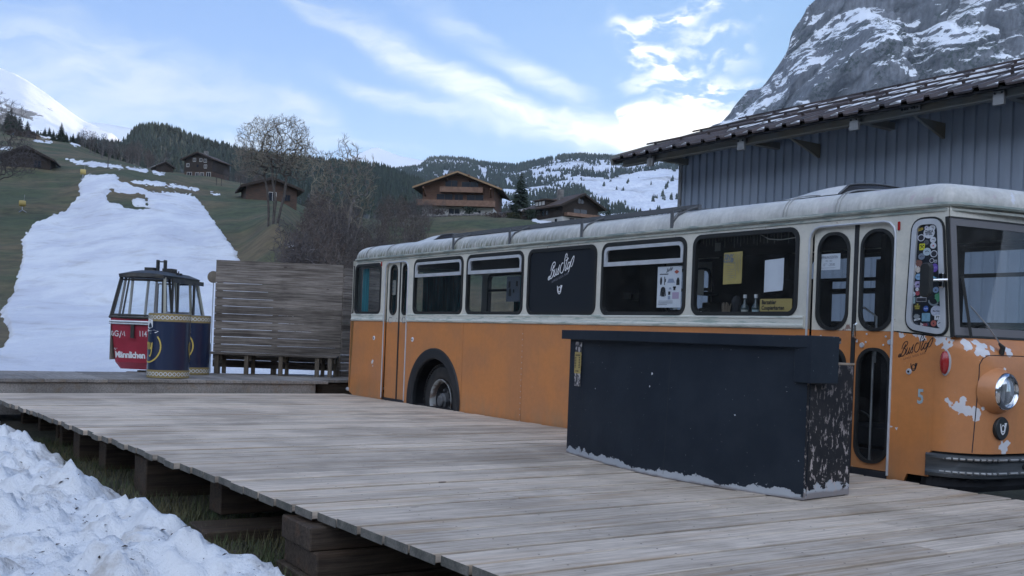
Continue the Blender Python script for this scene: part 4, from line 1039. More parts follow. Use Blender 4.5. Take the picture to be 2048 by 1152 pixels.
s2 = empty('slatted_screen', wr + Vector((math.cos(wa), math.sin(wa), 0)) * .02, wa + .9, 'short return of the plank screen beside the rear of the bus', 'screen')
mb = MB()
for k in range(14): z0 = 1.93 - .14 * (k + 1); mb.box(0, 1.6, 0, .028, z0, z0 + .136)
mb.build('board', M['fence'], s2, bevel=.002); MB().box(.8, .89, .03, .12, -.2, 1.9).build('post', M['post'], s2)
bn = empty('long_bench', wl, wa, 'long plank bench in front of the grey screen wall', 'bench')
MB().box(-.07, L - .02, -.46, -.24, .335, .37).build('seat_board', M['fence'], bn, bevel=.003)
MB().box(-.05, L - .02, -.23, -.02, .335, .37).build('seat_board', M['fence'], bn, bevel=.003)
for x in (.12, .62, 1.20, 1.82, 2.04): 
    MB().box(x, x + .07, -.44, -.37, 0, .334).build('leg', M['post'], bn); MB().box(x + .07, x + .13, -.14, -.07, 0, .334).build('leg', M['post'], bn)
    MB().box(x + .072, x + .11, -.369, -.141, .24, .33).build('brace', M['post'], bn)
p = wl + Vector((math.cos(wa) * .36, math.sin(wa) * .36 + .4, 0))
# ================================================================== NAVY BAR COUNTER
cf = [Vector((.52, 9.22)), Vector((.76, 8.55)), Vector((1.05, 7.89)), Vector((1.38, 7.42)), Vector((1.67, 7.11)), Vector((1.95, 6.83))]
# smooth bulging front
def crom(P, n=8):
    Q = []
    for i in range(len(P) - 1):
        p0, p1, p2, p3 = P[max(i - 1, 0)], P[i], P[i + 1], P[min(i + 2, len(P) - 1)]
        for k in range(n):
            t = k / n; Q.append(.5 * ((2 * p1) + (p2 - p0) * t + (2 * p0 - 5 * p1 + 4 * p2 - p3) * t * t + (3 * p1 - p0 - 3 * p2 + p3) * t ** 3))
    Q.append(P[-1]); return Q
cfs = crom(cf)
A, B = cf[0], cf[-1]; dirn = (B - A).normalized(); perp = Vector((-dirn.y, dirn.x))
if perp.dot(Vector((1, 1))) < 0: perp = -perp
C_ = Vector((2.37, 7.19)); sidev = (C_ - B); depth = sidev.length
ctr = empty('bar_counter', (0, 0, 0), 0, 'navy painted bar counter with a bowed front and chipped paint at its foot', 'counter')
# front panel: foot follows the curve, top edge nearly straight under the fascia
rows = []
for zt in [i / 12 for i in range(13)]:
    row = []
    for i, p in enumerate(cfs):
        s = (p - A).dot(dirn) / (B - A).dot(dirn); st = A.lerp(B, s) ; bow = p - st
        q = st + bow * (1 - .15 * zt) 
        row.append((q.x, q.y, .004 + zt * 1.02))
    rows.append(row)
mb = MB().grid(rows)
rows2 = [[(x + perp.x * .03, y + perp.y * .03, z) for x, y, z in r] for r in rows]; mb.grid(rows2)
mb.build('front_panel', M['counter'], ctr, smooth=40)
def cbox(a, b, w0, w1, z0, z1, name, mt, bev=.004):
    """a..b: along the straight A->B line in metres; w0..w1: depth behind it"""
    mb = MB(); mb.add([tuple((A + dirn * s + perp * w_).to_3d() + Vector((0, 0, z))) for s in (a, b) for w_ in (w0, w1) for z in (z0, z1)],
                      [(0, 1, 3, 2), (4, 6, 7, 5), (0, 4, 5, 1), (2, 3, 7, 6), (0, 2, 6, 4), (1, 5, 7, 3)])
    return mb.build(name, mt, ctr, bevel=bev)
LL = (B - A).length
# lower side cabinet (right), scratched
en = sidev.normalized()
mb = MB(); q0 = B + en * .012; dd = -dirn
pts = [B, B + sidev, B + sidev - dirn * 1.1, B - dirn * 1.1 + perp * .04]
mb.prism([(p.x, p.y) for p in pts], 'z', .004, .895)
mb.build('side_cabinet', M['counter_side'], ctr, bevel=.004)
mb = MB(); pts = [B + en * .02 - dirn * .02, B + sidev + en * .015, B + sidev - dirn * 1.1, B - dirn * 1.1 + perp * .04]
mb.prism([(p.x, p.y) for p in pts], 'z', .896, .912); mb.build('cabinet_lid', M['bare_wood'], ctr, bevel=.003)
# left end panel and bar top
bowtop = [A.lerp(B, (p - A).dot(dirn) / LL) + (p - A.lerp(B, (p - A).dot(dirn) / LL)) * .85 for p in cfs]
mb = MB(); t0 = [p for p in bowtop]; a_ = A - dirn * .10; b_ = B + dirn * .05
# fascia: shallow bow
fas = []
n = 24
for i in range(n + 1):
    s = i / n; p = a_.lerp(b_, s) - perp * (.035 + .40 * math.sin(PI * s) ** 1.0 * 1.0); fas.append(p)
bw = max((A.lerp(B, (p - A).dot(dirn) / LL) - p).length for p in cfs)
fas = [a_.lerp(b_, i / n) - perp * (.03 + (bw * .85 + .03) * math.sin(PI * i / n)) for i in range(n + 1)]
rows = []
for z, off in ((1.005, .0), (1.085, .0), (1.0851, .0)): rows.append([(p.x, p.y, z) for p in fas])
mb = MB(); F1 = [(p.x, p.y) for p in fas]; F2 = [(p.x + perp.x * .035, p.y + perp.y * .035) for p in fas]
mb.prism(F1 + F2[::-1], 'z', 1.005, 1.085); mb.build('fascia', M['counter'], ctr, bevel=.003)
back = [(p.x + perp.x * .037, p.y + perp.y * .037) for p in fas] ; bk = [a_ + perp * .42, b_ + perp * .25]
mb = MB(); mb.prism(back + [(bk[1].x, bk[1].y), (bk[0].x, bk[0].y)], 'z', 1.04, 1.078); mb.build('bar_top', M['counter_side'], ctr, bevel=.003)
# leg of the fascia hanging down at the right end
mb = MB(); g0 = b_ - perp * .03; pts = [g0 - dirn * .13, g0, g0 + perp * .34, g0 + perp * .34 - dirn * .13]
pts = [g0 - dirn * .135 - perp * .012, g0 + dirn * .004 - perp * .004, g0 + dirn * .004 + perp * .26, g0 - dirn * .135 + perp * .26]
mb.prism([(p.x, p.y) for p in pts], 'z', .775, 1.087); mb.build('fascia_leg', M['counter'], ctr, bevel=.004)
mb = MB(); pts = [A, A + perp * .5, A + perp * .5 + dirn * .03, A + dirn * .03]; mb.prism([(p.x, p.y) for p in pts], 'z', .004, 1.0); mb.build('end_panel', M['counter'], ctr)
# price list taped to the counter
pr = empty('price_list', (0, 0, 0), 0, 'narrow yellow price list taped to the left end of the navy counter', 'notice')
f0 = A + dirn * .10; bo = cfs[2]
def cmap(a, b, off=.012):
    s = a; i = 0
    q = None; best = 1e9
    for j in range(len(cfs) - 1):
        sa = (cfs[j] - A).dot(dirn); sb = (cfs[j + 1] - A).dot(dirn)
        if sa <= s <= sb or j == len(cfs) - 2: q = cfs[j].lerp(cfs[j + 1], (s - sa) / (sb - sa)); break
    st = A.lerp(B, s / LL); q = st + (q - st) * (1 - .15 * b / 1.02) - perp * off
    return (q.x, q.y, b)
ph = [(.13, .70), (.25, .70), (.25, .91), (.13, .91)]
MB().flat([(.125, .60), (.255, .60), (.255, .985), (.125, .985)], lambda a, b: cmap(a, b, .006)).build('photo_strip', mat('collage_print', (.03, .03, .035), .3, (.50, .46, .45), 28, 3, lo=.5, hi=.56), pr)
MB().flat([(.123, .71), (.257, .71), (.257, .895), (.123, .895)], lambda a, b: cmap(a, b, .010)).build('yellow_sheet', M['mustard'], pr)
mb = text_mb('Getränke', .026, lambda x, y: cmap(.19 + x, .87 + y, .014), bold=.0006)
for k in range(7): mb.flat([(.135, .845 - k * .014), (.165, .845 - k * .014), (.165, .851 - k * .014), (.135, .851 - k * .014)], lambda a, b: cmap(a, b, .014)); mb.flat([(.215, .845 - k * .014), (.245, .845 - k * .014), (.245, .851 - k * .014), (.215, .851 - k * .014)], lambda a, b: cmap(a, b, .014))
mb.flat([(.16, .725), (.178, .725), (.178, .738), (.16, .738)], lambda a, b: cmap(a, b, .014)); mb.flat([(.195, .725), (.215, .725), (.215, .738), (.195, .738)], lambda a, b: cmap(a, b, .014))
mb.build('lettering', M['black_ink'], pr, recalc=False)
for (a_0, b_0, sz) in ((1.42, .765, .013), (1.40, .67, .008), (2.25, .52, .006), (.55, .60, .006)):
    R8 = random.Random(int(a_0 * 100)); MB().flat([(a_0 + sz * R8.uniform(.4, 1.2) * math.cos(k_ * .9), b_0 + sz * R8.uniform(.4, 1.1) * math.sin(k_ * .9)) for k_ in range(7)], lambda a, b: cmap(a, b, .003)).build('paint_chip', M['paper'], ctr, recalc=False)
for a_0 in (.30, 1.62): MB().ribbon([(a_0, .03), (a_0, .5), (a_0 + .001, 1.0)], .0035, lambda a, b: cmap(a, b, .002)).build('panel_joint', M['black_ink'], ctr, recalc=False)
# ================================================================== BLUE DRUM TABLES
def drum(p, rz, label):
    root = empty('drum_table', p, rz, label, 'drum', None); r, H = .306, .975
    MB().lathe([(0, .002), (r - .02, .002), (r, .01), (r, H - .01), (r - .02, H), (0, H)], 48).build('body', M['drum_blue'], root, smooth=40)
    for z0, z1, nm in ((.008, .125, 'gold_band'), (H - .125, H - .006, 'gold_band')):
        MB().lathe([(r + .0025, z0), (r + .0025, z1)], 48).build(nm, M['gold'], root, smooth=40)
    mp = lambda s, z: ((r + .005) * math.cos(s / r), (r + .005) * math.sin(s / r), z)
    n = 30
    for zc in (.066, H - .066):
        mb = MB()
        for i in range(n):
            c = 2 * PI * r * i / n; mb.ribbon([(c + .024 * math.cos(a * PI / 4), zc + .026 * math.sin(a * PI / 4)) for a in range(9)], .011, mp, smooth=False)
            mb.ribbon([(c + .0315 + .006 * math.cos(a * PI / 2), zc + .006 * math.sin(a * PI / 2)) for a in range(5)], .004, mp, smooth=False)
        mb.build('circle_pattern', M['silver_ink'], root, recalc=False)
    for k in range(2):
        mb = MB(); c = k * PI * r
        mb.ribbon([(c + .24 * math.cos(math.radians(a)), .47 + .235 * math.sin(math.radians(a))) for a in range(-200, 45, 12)], .022, mp, smooth=False)
        # script lettering
        for L_ in ([(-.09, .50), (-.06, .53), (-.05, .44), (-.045, .50), (-.015, .53), (-.005, .44), (.02, .44)], [(.03, .53), (.035, .46), (.06, .44), (.085, .53), (.075, .40), (.05, .33), (.02, .34)], [(-.20, .53), (-.16, .53), (-.17, .42), (-.13, .44), (-.11, .50)]):
            mb.ribbon([(c + a, b) for a, b in L_], .022, mp)
        mb.build('emblem_ring', M['gold_bright'], root, recalc=False)
    for k in range(2):
        mb = MB(); c = k * PI * r
        mb.flat([(c + a, b) for a, b in ((-.10, .745), (-.07, .76), (-.06, .87), (-.02, .895), (.04, .875), (.085, .87), (.09, .76), (.0, .735))], mp)
        mb.flat([(c + a, b) for a, b in ((-.19, .74), (-.08, .73), (.02, .705), (.12, .72), (.20, .70), (.15, .675), (.03, .665), (-.10, .69))], mp)
        mb.build('hat_emblem', M['white_paint'], root, recalc=False)
    return root
plain('drum_blue', (.010, .020, .055), .3, coat=.4); plain('gold', (.30, .225, .09), .5); plain('gold_bright', (.60, .44, .10), .5); plain('silver_ink', (.66, .67, .66), .5)
d1 = drum(onz(323, 757, .192) + Vector((0, .28, 0)), -2.42, 'front navy drum table with gold bands, nearer and larger of the two')
d2 = drum(onz(378, 749, .192) + Vector((-.02, .10, 0)), 1.2, 'rear navy drum table half hidden behind the front drum')
# folded trestle/board leaning by the rear drum
o = MB().beam((0, 0, 0), (-.24, .05, .62), .035, .07).build('leaning_plank', M['fence'], bevel=.002); o.location = onz(410, 749, .192) + Vector((0, .1, 0)); tag(o, 'pale plank leaning against the rear drum table', 'plank')
# ================================================================== GONDOLA CABIN
gp = Vector((-6.82, 20.5, .10))
G = empty('gondola_cabin', Vector((-6.93, 20.4, .10)), -.12, 'red and dark old cable car cabin with white lettering standing on a pallet', 'gondola')
plain('gred', (.40, .035, .06), .45, col2=(.34, .03, .05), scale=3); plain('gdark', (.022, .023, .024), .55, col2=(.05, .045, .035), scale=5); plain('gbeige', (.36, .35, .28), .5)
W2 = .56                                  # half width at the belt
# end profile (y along length): front toward -Y
def endface(s): # returns list of (halfwidth, y, z)
    return [(.44, s * .74, .03), (.50, s * .86, .16), (.555, s * .97, .86), (.565, s * 1.0, 1.0), (.45, s * .80, 1.76)]
body = MB()
for s in (-1, 1):
    e = endface(s); rows = [[(-h, y, z), (-h * .86, y + s * .035, z), (0, y + s * .06, z), (h * .86, y + s * .035, z), (h, y, z)] for h, y, z in e[:4]]
    body.grid(rows)
for s in (-1, 1):
    body.grid([[(s * h1, -y, z), (s * h1, -.36, z), (s * h1, .36, z), (s * h1, y, z)] for h1, y, z in [(h, abs(y), z) for h, y, z in endface(1)[:4]]])
body.add([(-.44, -.74, .03), (.44, -.74, .03), (.44, .74, .03), (-.44, .74, .03)], [(0, 1, 2, 3)])
bo_ = body.build('body', M['gred'], G, recalc=False)
MB().grid([[(s_ * .567, y, z) for y in (-.98, .98)] for s_, z in ((1, .2), (1, .99))]).build('side_skin', M['gbeige'], G, recalc=False)
MB().grid([[(s_ * -.567, y, z) for y in (-.98, .98)] for s_, z in ((1, .2), (1, .99))]).build('side_skin', M['gbeige'], G, recalc=False)
rim = MB()
for z, wd_, k in ((1.005, .05, 1),):
    pts = [(-.58, -1.0, z), (0, -1.075, z), (.58, -1.0, z), (.58, 1.0, z), (0, 1.075, z), (-.58, 1.0, z), (-.58, -1.0, z)]
    rim.tube(pts, .028, 6)
rim.build('dark_belt', M['gdark'], G)
tr = MB().tube([(-.585, -1.0, .925), (0, -1.07, .925), (.585, -1.0, .925)], .024, 6); tr.tube([(-.585, -1.0, .885), (0, -1.068, .885), (.585, -1.0, .885)], .014, 6); tr.build('silver_trim', M['alu'], G)
# posts
for h in (-1, 1):
    for s in (-1, 1): MB().beam((h * .565, s * .99, 1.0), (h * .455, s * .80, 1.78), .05, .05).build('corner_post', M['gdark'] if s < 0 and h < 0 else M['gbeige'], G)
    for y in (-.30, .42): MB().beam((h * .567, y, .3), (h * .46, y, 1.78), .06, .035).build('door_post', M['gbeige'], G)
    MB().beam((h * .567, -.64, 1.0), (h * .46, -.60, 1.78), .02, .05).build('window_post', M['gdark'], G)
for s in (-1, 1):
    gl = MB().grid([[(-.55, s * .985, 1.02), (0, s * 1.055, 1.02), (.55, s * .985, 1.02)], [(-.44, s * .80, 1.76), (0, s * .86, 1.76), (.44, s * .80, 1.76)]])
    g_ = gl.build('end_window', M['wind'], G, recalc=False)
    MB().tube([(-.52, s * 1.0, 1.05), (0, s * 1.06, 1.05), (.52, s * 1.0, 1.05), (.43, s * .83, 1.72), (0, s * .89, 1.72), (-.43, s * .83, 1.72), (-.52, s * 1.0, 1.05)], .022, 6).build('window_frame', M['gdark'], g_)
    MB().beam((-.30, s * 1.03, 1.03), (-.27, s * .85, 1.75), .03, .02).build('window_bar', M['gdark'], g_)
for h in (-1, 1):
    for y0, y1 in ((-.96, -.66), (.45, .9)):
        lo = [(h * .566, y0, 1.02), (h * .566, y1, 1.02)]; hi = [(h * .46, y0 * (.86 if abs(y0) > .9 else 1), 1.75), (h * .46, y1, 1.75)]
        MB().grid([lo, hi]).build('side_window', M['glass_far'], G, recalc=False)
dr = MB()
for h in (1,):
    dr.box(h * .535, h * .575, -.66, -.34, .12, 1.02)
dr.box(.54, .57, -.66, -.60, 1.02, 1.74); dr.box(.54, .57, -.40, -.34, 1.02, 1.74); dr.box(.54, .57, .40, .47, .1, 1.74); dr.box(.54, .57, -.66, .9, 1.70, 1.78)
dr.build('door_frame', M['gdark'], G)
st_ = MB().box(-.48, .48, -.66, -.50, .45, .49); st_.box(-.48, .48, .45, .6, .45, .49); st_.box(-.47, .47, -.70, -.66, .45, .95); st_.build('seat', M['gdark'], G)
inn = MB(); inn.box(-.30, .30, .80, .83, 1.1, 1.16)
inn.build('inner_rail', M['steel'], G)
rf_ = MB().grid([[(-.58, -.95, 1.78), (-.2, -1.0, 1.80), (.2, -1.0, 1.80), (.58, -.95, 1.78)], [(-.60, -.95, 1.86), (-.2, -.98, 1.90), (.2, -.98, 1.90), (.60, -.95, 1.86)], [(-.45, -.6, 1.95), (-.2, -.6, 1.98), (.2, -.6, 1.98), (.45, -.6, 1.95)],
                 [(-.45, .6, 1.95), (-.2, .6, 1.98), (.2, .6, 1.98), (.45, .6, 1.95)], [(-.60, .95, 1.86), (-.2, .98, 1.90), (.2, .98, 1.90), (.60, .95, 1.86)], [(-.58, .95, 1.78), (-.2, 1.0, 1.80), (.2, 1.0, 1.80), (.58, .95, 1.78)]])
rf_.grid([[(s * .58, -.95, 1.78), (s * .58, .95, 1.78)] for s in (-1, 1)]); 
for s in (-1, 1): rf_.grid([[(s * .58, -.95, 1.78), (s * .58, .95, 1.78)], [(s * .60, -.95, 1.86), (s * .60, .95, 1.86)], [(s * .45, -.6, 1.95), (s * .45, .6, 1.95)]])
rf_.v = [(x * .81, y * .93, 1.76 + (z - 1.78) * .8) for x, y, z in rf_.v]
rf_.build('roof', M['gdark'], G, recalc=False)
hg = MB(); hg.box(-.42, .42, -.10, -.04, 2.0, 2.06); hg.box(-.42, .42, .06, .12, 2.0, 2.06); hg.box(-.30, -.10, -.14, .14, 2.06, 2.22); hg.box(.08, .30, -.12, .12, 2.06, 2.20); hg.box(-.34, .34, -.05, .05, 1.97, 2.12)
for x in (-.38, -.30, .36, .42, .2): hg.tube([(x, -.07, 2.05), (x, -.07, 2.12)], .014, 6)
hg.box(-.09, -.05, -.05, .05, 2.1, 2.50); hg.box(.07, .11, -.05, .05, 2.1, 2.50); hg.tube([(-.10, 0, 2.44), (.12, 0, 2.44)], .022, 8)
hg.v = [(x, y, 1.86 + (z - 1.97) * .56) for x, y, z in hg.v]
hg.build('hanger', M['gdark'], G, bevel=.004)
def gmap(x, z, off=.004):
    # front lower face of the cabin between z .16 and .86
    t = (z - .16) / .70; h = lerp(.50, .555, t); y = -lerp(.86, .97, t); k = min(1, abs(x) / h)
    dy = -.06 + (.025 * k / .86 if k < .86 else .025 + (k - .86) / .14 * .035)
    return (x, y + dy - off, z)
mb = MB()
for L_ in ([(-.515, .72), (-.545, .735), (-.56, .70), (-.55, .665), (-.51, .66), (-.505, .695), (-.53, .695)], [(-.39, .725), (-.43, .745), (-.47, .71), (-.46, .66), (-.41, .65), (-.395, .69), (-.425, .69)]): mb.ribbon(L_, .018, gmap)
mb.ribbon([(-.36, .65), (-.325, .745), (-.30, .67), (-.265, .745), (-.255, .65)], .018, gmap, smooth=False)
mb.ribbon([(-.50, .40), (-.35, .66)], .018, gmap, smooth=False); mb.ribbon([(-.49, .385), (-.43, .42)], .012, gmap, smooth=False)
text_mb('114', .15, lambda x, y: gmap(.13 + x, .70 + y), bold=.002, mb=mb, sx=.75)
text_mb('Männlichen', .165, lambda x, y: gmap(-.49 + x, .295 + y), align='LEFT', bold=.006, mb=mb, space=.92, sx=.95)
mb.build('lettering', M['white_paint'], G, recalc=False)
MB().box(-.10, -.03, -1.075, -1.03, .62, .87).build('ski_clip', M['gdark'], G, bevel=.004)
bx_ = MB().box(.40, .78, .55, .95, -.05, .55).build('metal_box', M['steel'], G, bevel=.01)
G.scale = (.94, .90, 1.0)
pal = empty('pallet', gp + Vector((0, 0, -.25)), .06, 'wooden pallet under the red cabin', 'pallet')
for y in (-.8, -.1, .6):
    MB().box(-.5, .5, y, y + .14, .19, .23).build('board', M['post'], pal)
for x in (-.5, -.08, .36): MB().box(x, x + .14, -.8, .75, .0, .188).build('block', M['post'], pal)
MB().box(-.5, .5, -.801, -.70, -.045, -.001).build('board', M['post'], pal)
# white stake and knotted bit on the riser
o = MB().tube([(0, 0, 0), (.012, -.004, .05), (-.004, -.008, .085), (.01, 0, .12)], [.012, .02, .012, .016], 7).build('paper_scrap', M['paper']); o.location = UV(15.45, 1.0, .02) if False else onz(288, 783, 0) + Vector((0, -.02, .02)); tag(o, 'crumpled white paper scrap stuck on the step of the raised deck', 'scrap')
# round marker disc hanging on the snow
o = MB().lathe([(0, -.01), (.15, -.01), (.15, .01), (0, .01)], 20, axis='y').build('marker_disc', M['post']); o.location = aty(427, 554, 26); tag(o, 'small round brown disc on a pole beside the cabin', 'disc')
pz = o.location.copy(); k_ = MB().tube([(0, .02, 0), (0, .02, -pz.z - .3)], .012, 6).build('pole', M['galv'], o)
# ================================================================== METAL SHED
SH = empty('metal_shed', UV(16.27, 15, 0), BUSROT, 'large shed with blue-grey ribbed metal walls and a brown sheet roof', 'shed')
mb = MB(); prof = []; x = 0.0; Ls = 16
while x < Ls:
    prof += [(x, 0), (x + .10, 0), (x + .115, .035), (x + .19, .035)]; x += .205
rows = [[(a, b - .035, z) for a, b in prof] for z in (-.45, 2.5, 5.08)]
MB().grid(rows).build('cladding', M['shedwall'], SH, recalc=False)
MB().box(-.03, -.004, -.05, 8.5, -.45, 5.08).build('end_wall', M['shedwall'], SH)
MB().prism([(8.5, 5.25), (8.5, 5.251), (3.6, 6.45), (0, 5.25)], 'x', -.03, -.005).build('gable', M['shedwall'], SH)
MB().box(-.06, .03, -.06, .02, -.45, 4.9).build('corner_trim', M['galv'], SH)
bm_ = MB(); bm_.box(-.85, Ls, -.92, -.86, 4.73, 4.87); bm_.box(-.85, Ls, -.96, -.82, 4.87, 4.89); bm_.box(-.85, Ls, -.96, -.82, 4.71, 4.73); bm_.build('eave_beam', M['beam_steel'], SH)
MB().prism([(-1.1, 4.80), (-.02, 5.16), (-.02, 5.19), (-1.1, 4.83)], 'x', -.9, Ls).build('soffit', M['dark'], SH)
for k in range(7):
    xx = .12 + 2.51 * k
    MB().box(xx - .085, xx + .085, -1.03, -.965, 4.60, 4.80).build('end_plate', M['galv'], SH, bevel=.004)
    if k: MB().prism([(-.80, 4.71), (-.02, 4.71), (-.02, 4.46)], 'x', xx + .95, xx + 1.0).build('bracket', M['beam_steel'], SH)
    bt = MB()
    for q in (-.05, .06): bt.lathe([(0, -.012), (.016, -.012), (.016, 0)], 8, (xx + q, -1.032, 4.77), 'y')
    bt.build('bolt', M['dark'], SH)
    MB().box(xx - .06, xx + .06, -.81, .0, 4.74, 4.86).build('purlin', M['beam_steel'], SH)
jp = MB().box(6.0, 6.34, -.975, -.961, 4.75, 4.86).build('splice_plate', M['galv'], SH); b_ = MB()
for q in (.06, .14, .22, .34, .42, .50): b_.lathe([(0, -.012), (.018, -.012), (.018, 0)], 8, (5.98 + q * .62, -.976, 4.80), 'y')
b_.build('bolt', M['dark'], jp)
# roof: pan sheets with raised ribs, running up the slope
slope = math.radians(19.3)
def rp(x, s, h): return (x, -1.15 + s * math.cos(slope) - h * math.sin(slope), 4.86 + s * math.sin(slope) + h * math.cos(slope))
prof = []; x = -.95
while x < Ls: prof += [(x, 0), (x + .26, 0), (x + .28, .05), (x + .36, .05), (x + .38, 0)]; x += .40
MB().grid([[rp(a, s, b) for a, b in prof] for s in (0, 5.0)]).grid([[rp(a, 0, b - .03) for a, b in prof], [rp(a, 0, b) for a, b in prof]]).build('roof_sheet', M['shedroof'], SH, recalc=False)
MB().grid([[rp(a, s, -.08) for a in (-.97, Ls)] for s in (0.02, 5.0)]).build('roof_underside', M['dark'], SH, recalc=False)
MB().grid([[rp(-.97, 5.0, 0), rp(Ls, 5.0, 0)], [(-.97, 8.6, 4.86), (Ls, 8.6, 4.86)]]).build('roof_back', M['shedroof'], SH, recalc=False)
vb = MB(); vb.beam(rp(-.97, -.02, -.04), rp(-.97, 5.0, -.04), .05, .20); vb.build('verge_board', M['beam_steel'], SH)
gu = MB()
for x0 in [-1.95 + .8 * i for i in range(22)]: pass
for s in (1.0, 2.4, 3.9):
    rr = MB(); rr.beam(rp(-.9, s, .10), rp(Ls, s, .10), .03, .03)
    x = -.63
    while x < Ls: rr.beam(rp(x, s, .04), rp(x, s, .12), .04, .04); x += .8
    rr.build('snow_guard', M['shedroof'], SH, recalc=False)
R = random.Random(4); sn = MB(); x = -.95
while x < Ls - .4:
    for s0 in (.02, .9, 1.7, 2.5, 3.3, 4.1):
        if x < 1.2 + R.uniform(-2, 2) and s0 > .1: continue
        if R.random() < (.12 if s0 > .5 else .15): continue
        L_ = R.uniform(.4, .68) * (1 if s0 > .1 else .35); a = x + .03; q = s0 + R.uniform(.02, .12); th = R.uniform(.05, .085) * (1 if s0 > .1 else .5)
        top = [rp(a, q, th * .4), rp(a + .12, q - .01, th), rp(a + .22, q + .02, th * .4), rp(a + .22, q + L_, th * .4), rp(a + .12, q + L_ + .04, th), rp(a, q + L_, th * .4)]
        sn.add(top + [rp(a, q, .002), rp(a + .22, q, .002)], [(0, 1, 4, 5), (1, 2, 3, 4), (0, 1, 2, 7, 6)])
    x += .40
tag(sn.build('roof_snow', M['snow'], SH, recalc=False), kind='stuff')
# ================================================================== THE BUS  (local: x to the front, y into the body, z up, z=0 deck level)
BUS = empty('vintage_bus', UD * 15.4 + VD * D, BUSROT, 'old orange and cream post bus turned into a bar, parked along the deck', 'bus')
WB = 2.4
def on(px, py, dv=0): return side(px, py, dv)
# --- windows (x0, x1)
WIN = [(2.21, 3.56), (3.67, 4.98), (5.09, 6.40), (6.51, 7.82), (7.93, 9.23)]
ZB, ZT = 1.29, 2.05
cw = rpoly([(10.34, 1.185), (10.70, 1.135), (10.625, 2.035), (10.37, 2.035)], .10, 6)
holes = [rrect(a, b, ZB, ZT, .10) for a, b in WIN] + [rrect(.25, 1.15, ZB, ZT, .10), cw]
# rear door and front door openings cut from the bottom
out = [(.14, 1.17), (1.30, 1.17), (1.30, 1.95)] + [(1.42 + .12 * math.cos(math.radians(a)), 1.95 + .11 * math.sin(math.radians(a))) for a in (150, 120, 90)] + [(1.90 + .12 * math.cos(math.radians(a)), 1.95 + .11 * math.sin(math.radians(a))) for a in (90, 60, 30)] + [(2.02, 1.95), (2.02, 1.17),
       (9.36, 1.17), (9.36, 1.95)] + [(9.48 + .12 * math.cos(math.radians(a)), 1.94 + .11 * math.sin(math.radians(a))) for a in (150, 120, 90)] + [(10.08 + .13 * math.cos(math.radians(a)), 1.94 + .11 * math.sin(math.radians(a))) for a in (90, 60, 30)] + [(10.21, 1.95), (10.21, 1.17),
       (10.74, 1.13), (10.665, 2.12), (.14, 2.12)]
plate('upper_side', [out] + holes, 0, .03, M['cream'], BUS)
# orange lower panels
def arch(cx, cz, r, x0, x1, zb, zt):
    a0 = math.asin(max(-1, (zb - cz) / r)); P = [(x0, zb)]
    for k in range(25):
        a = (PI - a0) + (a0 - (PI - a0)) * k / 24; P.append((cx + r * math.cos(a), cz + r * math.sin(a)))
    return P + [(x1, zb), (x1, zt), (x0, zt)]
ZL = -.12
for nm, lp in (('side_panel', [(.12, .06), (.30, -.01), (.6, -.05), (1.30, -.05), (1.30, 1.168), (.12, 1.168)]), ('side_panel', arch(2.87, .08, .66, 2.02, 3.62, ZL, 1.168)), ('side_panel', [(3.626, ZL), (5.03, ZL), (5.03, 1.168), (3.626, 1.168)]),
               ('side_panel', [(5.036, ZL), (6.45, ZL), (6.45, 1.168), (5.036, 1.168)]), ('side_panel', arch(8.3, .08, .66, 6.456, 9.36, ZL, 1.168)),
               ('side_panel', [(10.21, -.03), (10.36, -.03), (10.39, .06), (10.575, .06), (10.575, .24), (10.60, .262), (10.60, 1.128), (10.21, 1.16)])):
    plate(nm, [lp], 0, .025, M['orange'], BUS)
MB().box(2.05, 9.34, .026, .04, .82, 1.16).box(3.7, 6.6, .026, .04, -.1, .819).build('seam_backing', M['dark'], BUS)
# rivets along the seams
rv = MB()
for x in (5.033,):
    for k in range(16): rv.lathe([(0, -.003), (.005, -.002), (.006, 0)], 6, (x - .018, 0, .0 + k * .07), 'y')
for px, py in ((1822, 674), (1640, 672), (1635, 688), (1732, 668), (1770, 673), (1765, 690), (1712, 683), (1730, 684)):
    x, z = on(px, py); rv.lathe([(0, -.006), (.008, -.004), (.009, 0)], 8, (x, .01, z), 'y')
rv.build('rivet', M['alu'], BUS)
# belt moulding
bp = [(0, 1.172), (-.016, 1.176), (-.022, 1.19), (-.022, 1.205), (-.013, 1.212), (-.013, 1.255), (-.020, 1.262), (-.020, 1.276), (0, 1.284)]
for a, b in ((.16, 1.28), (2.04, 9.32)): MB().prism([(y, z) for y, z in bp], 'x', a, b).build('belt_moulding', M['belt'], BUS)
# gutter and eaves trim
gp_ = [(0, 2.075), (-.010, 2.085), (-.010, 2.103), (-.030, 2.108), (-.038, 2.128), (-.030, 2.146), (.02, 2.15), (.02, 2.08)]
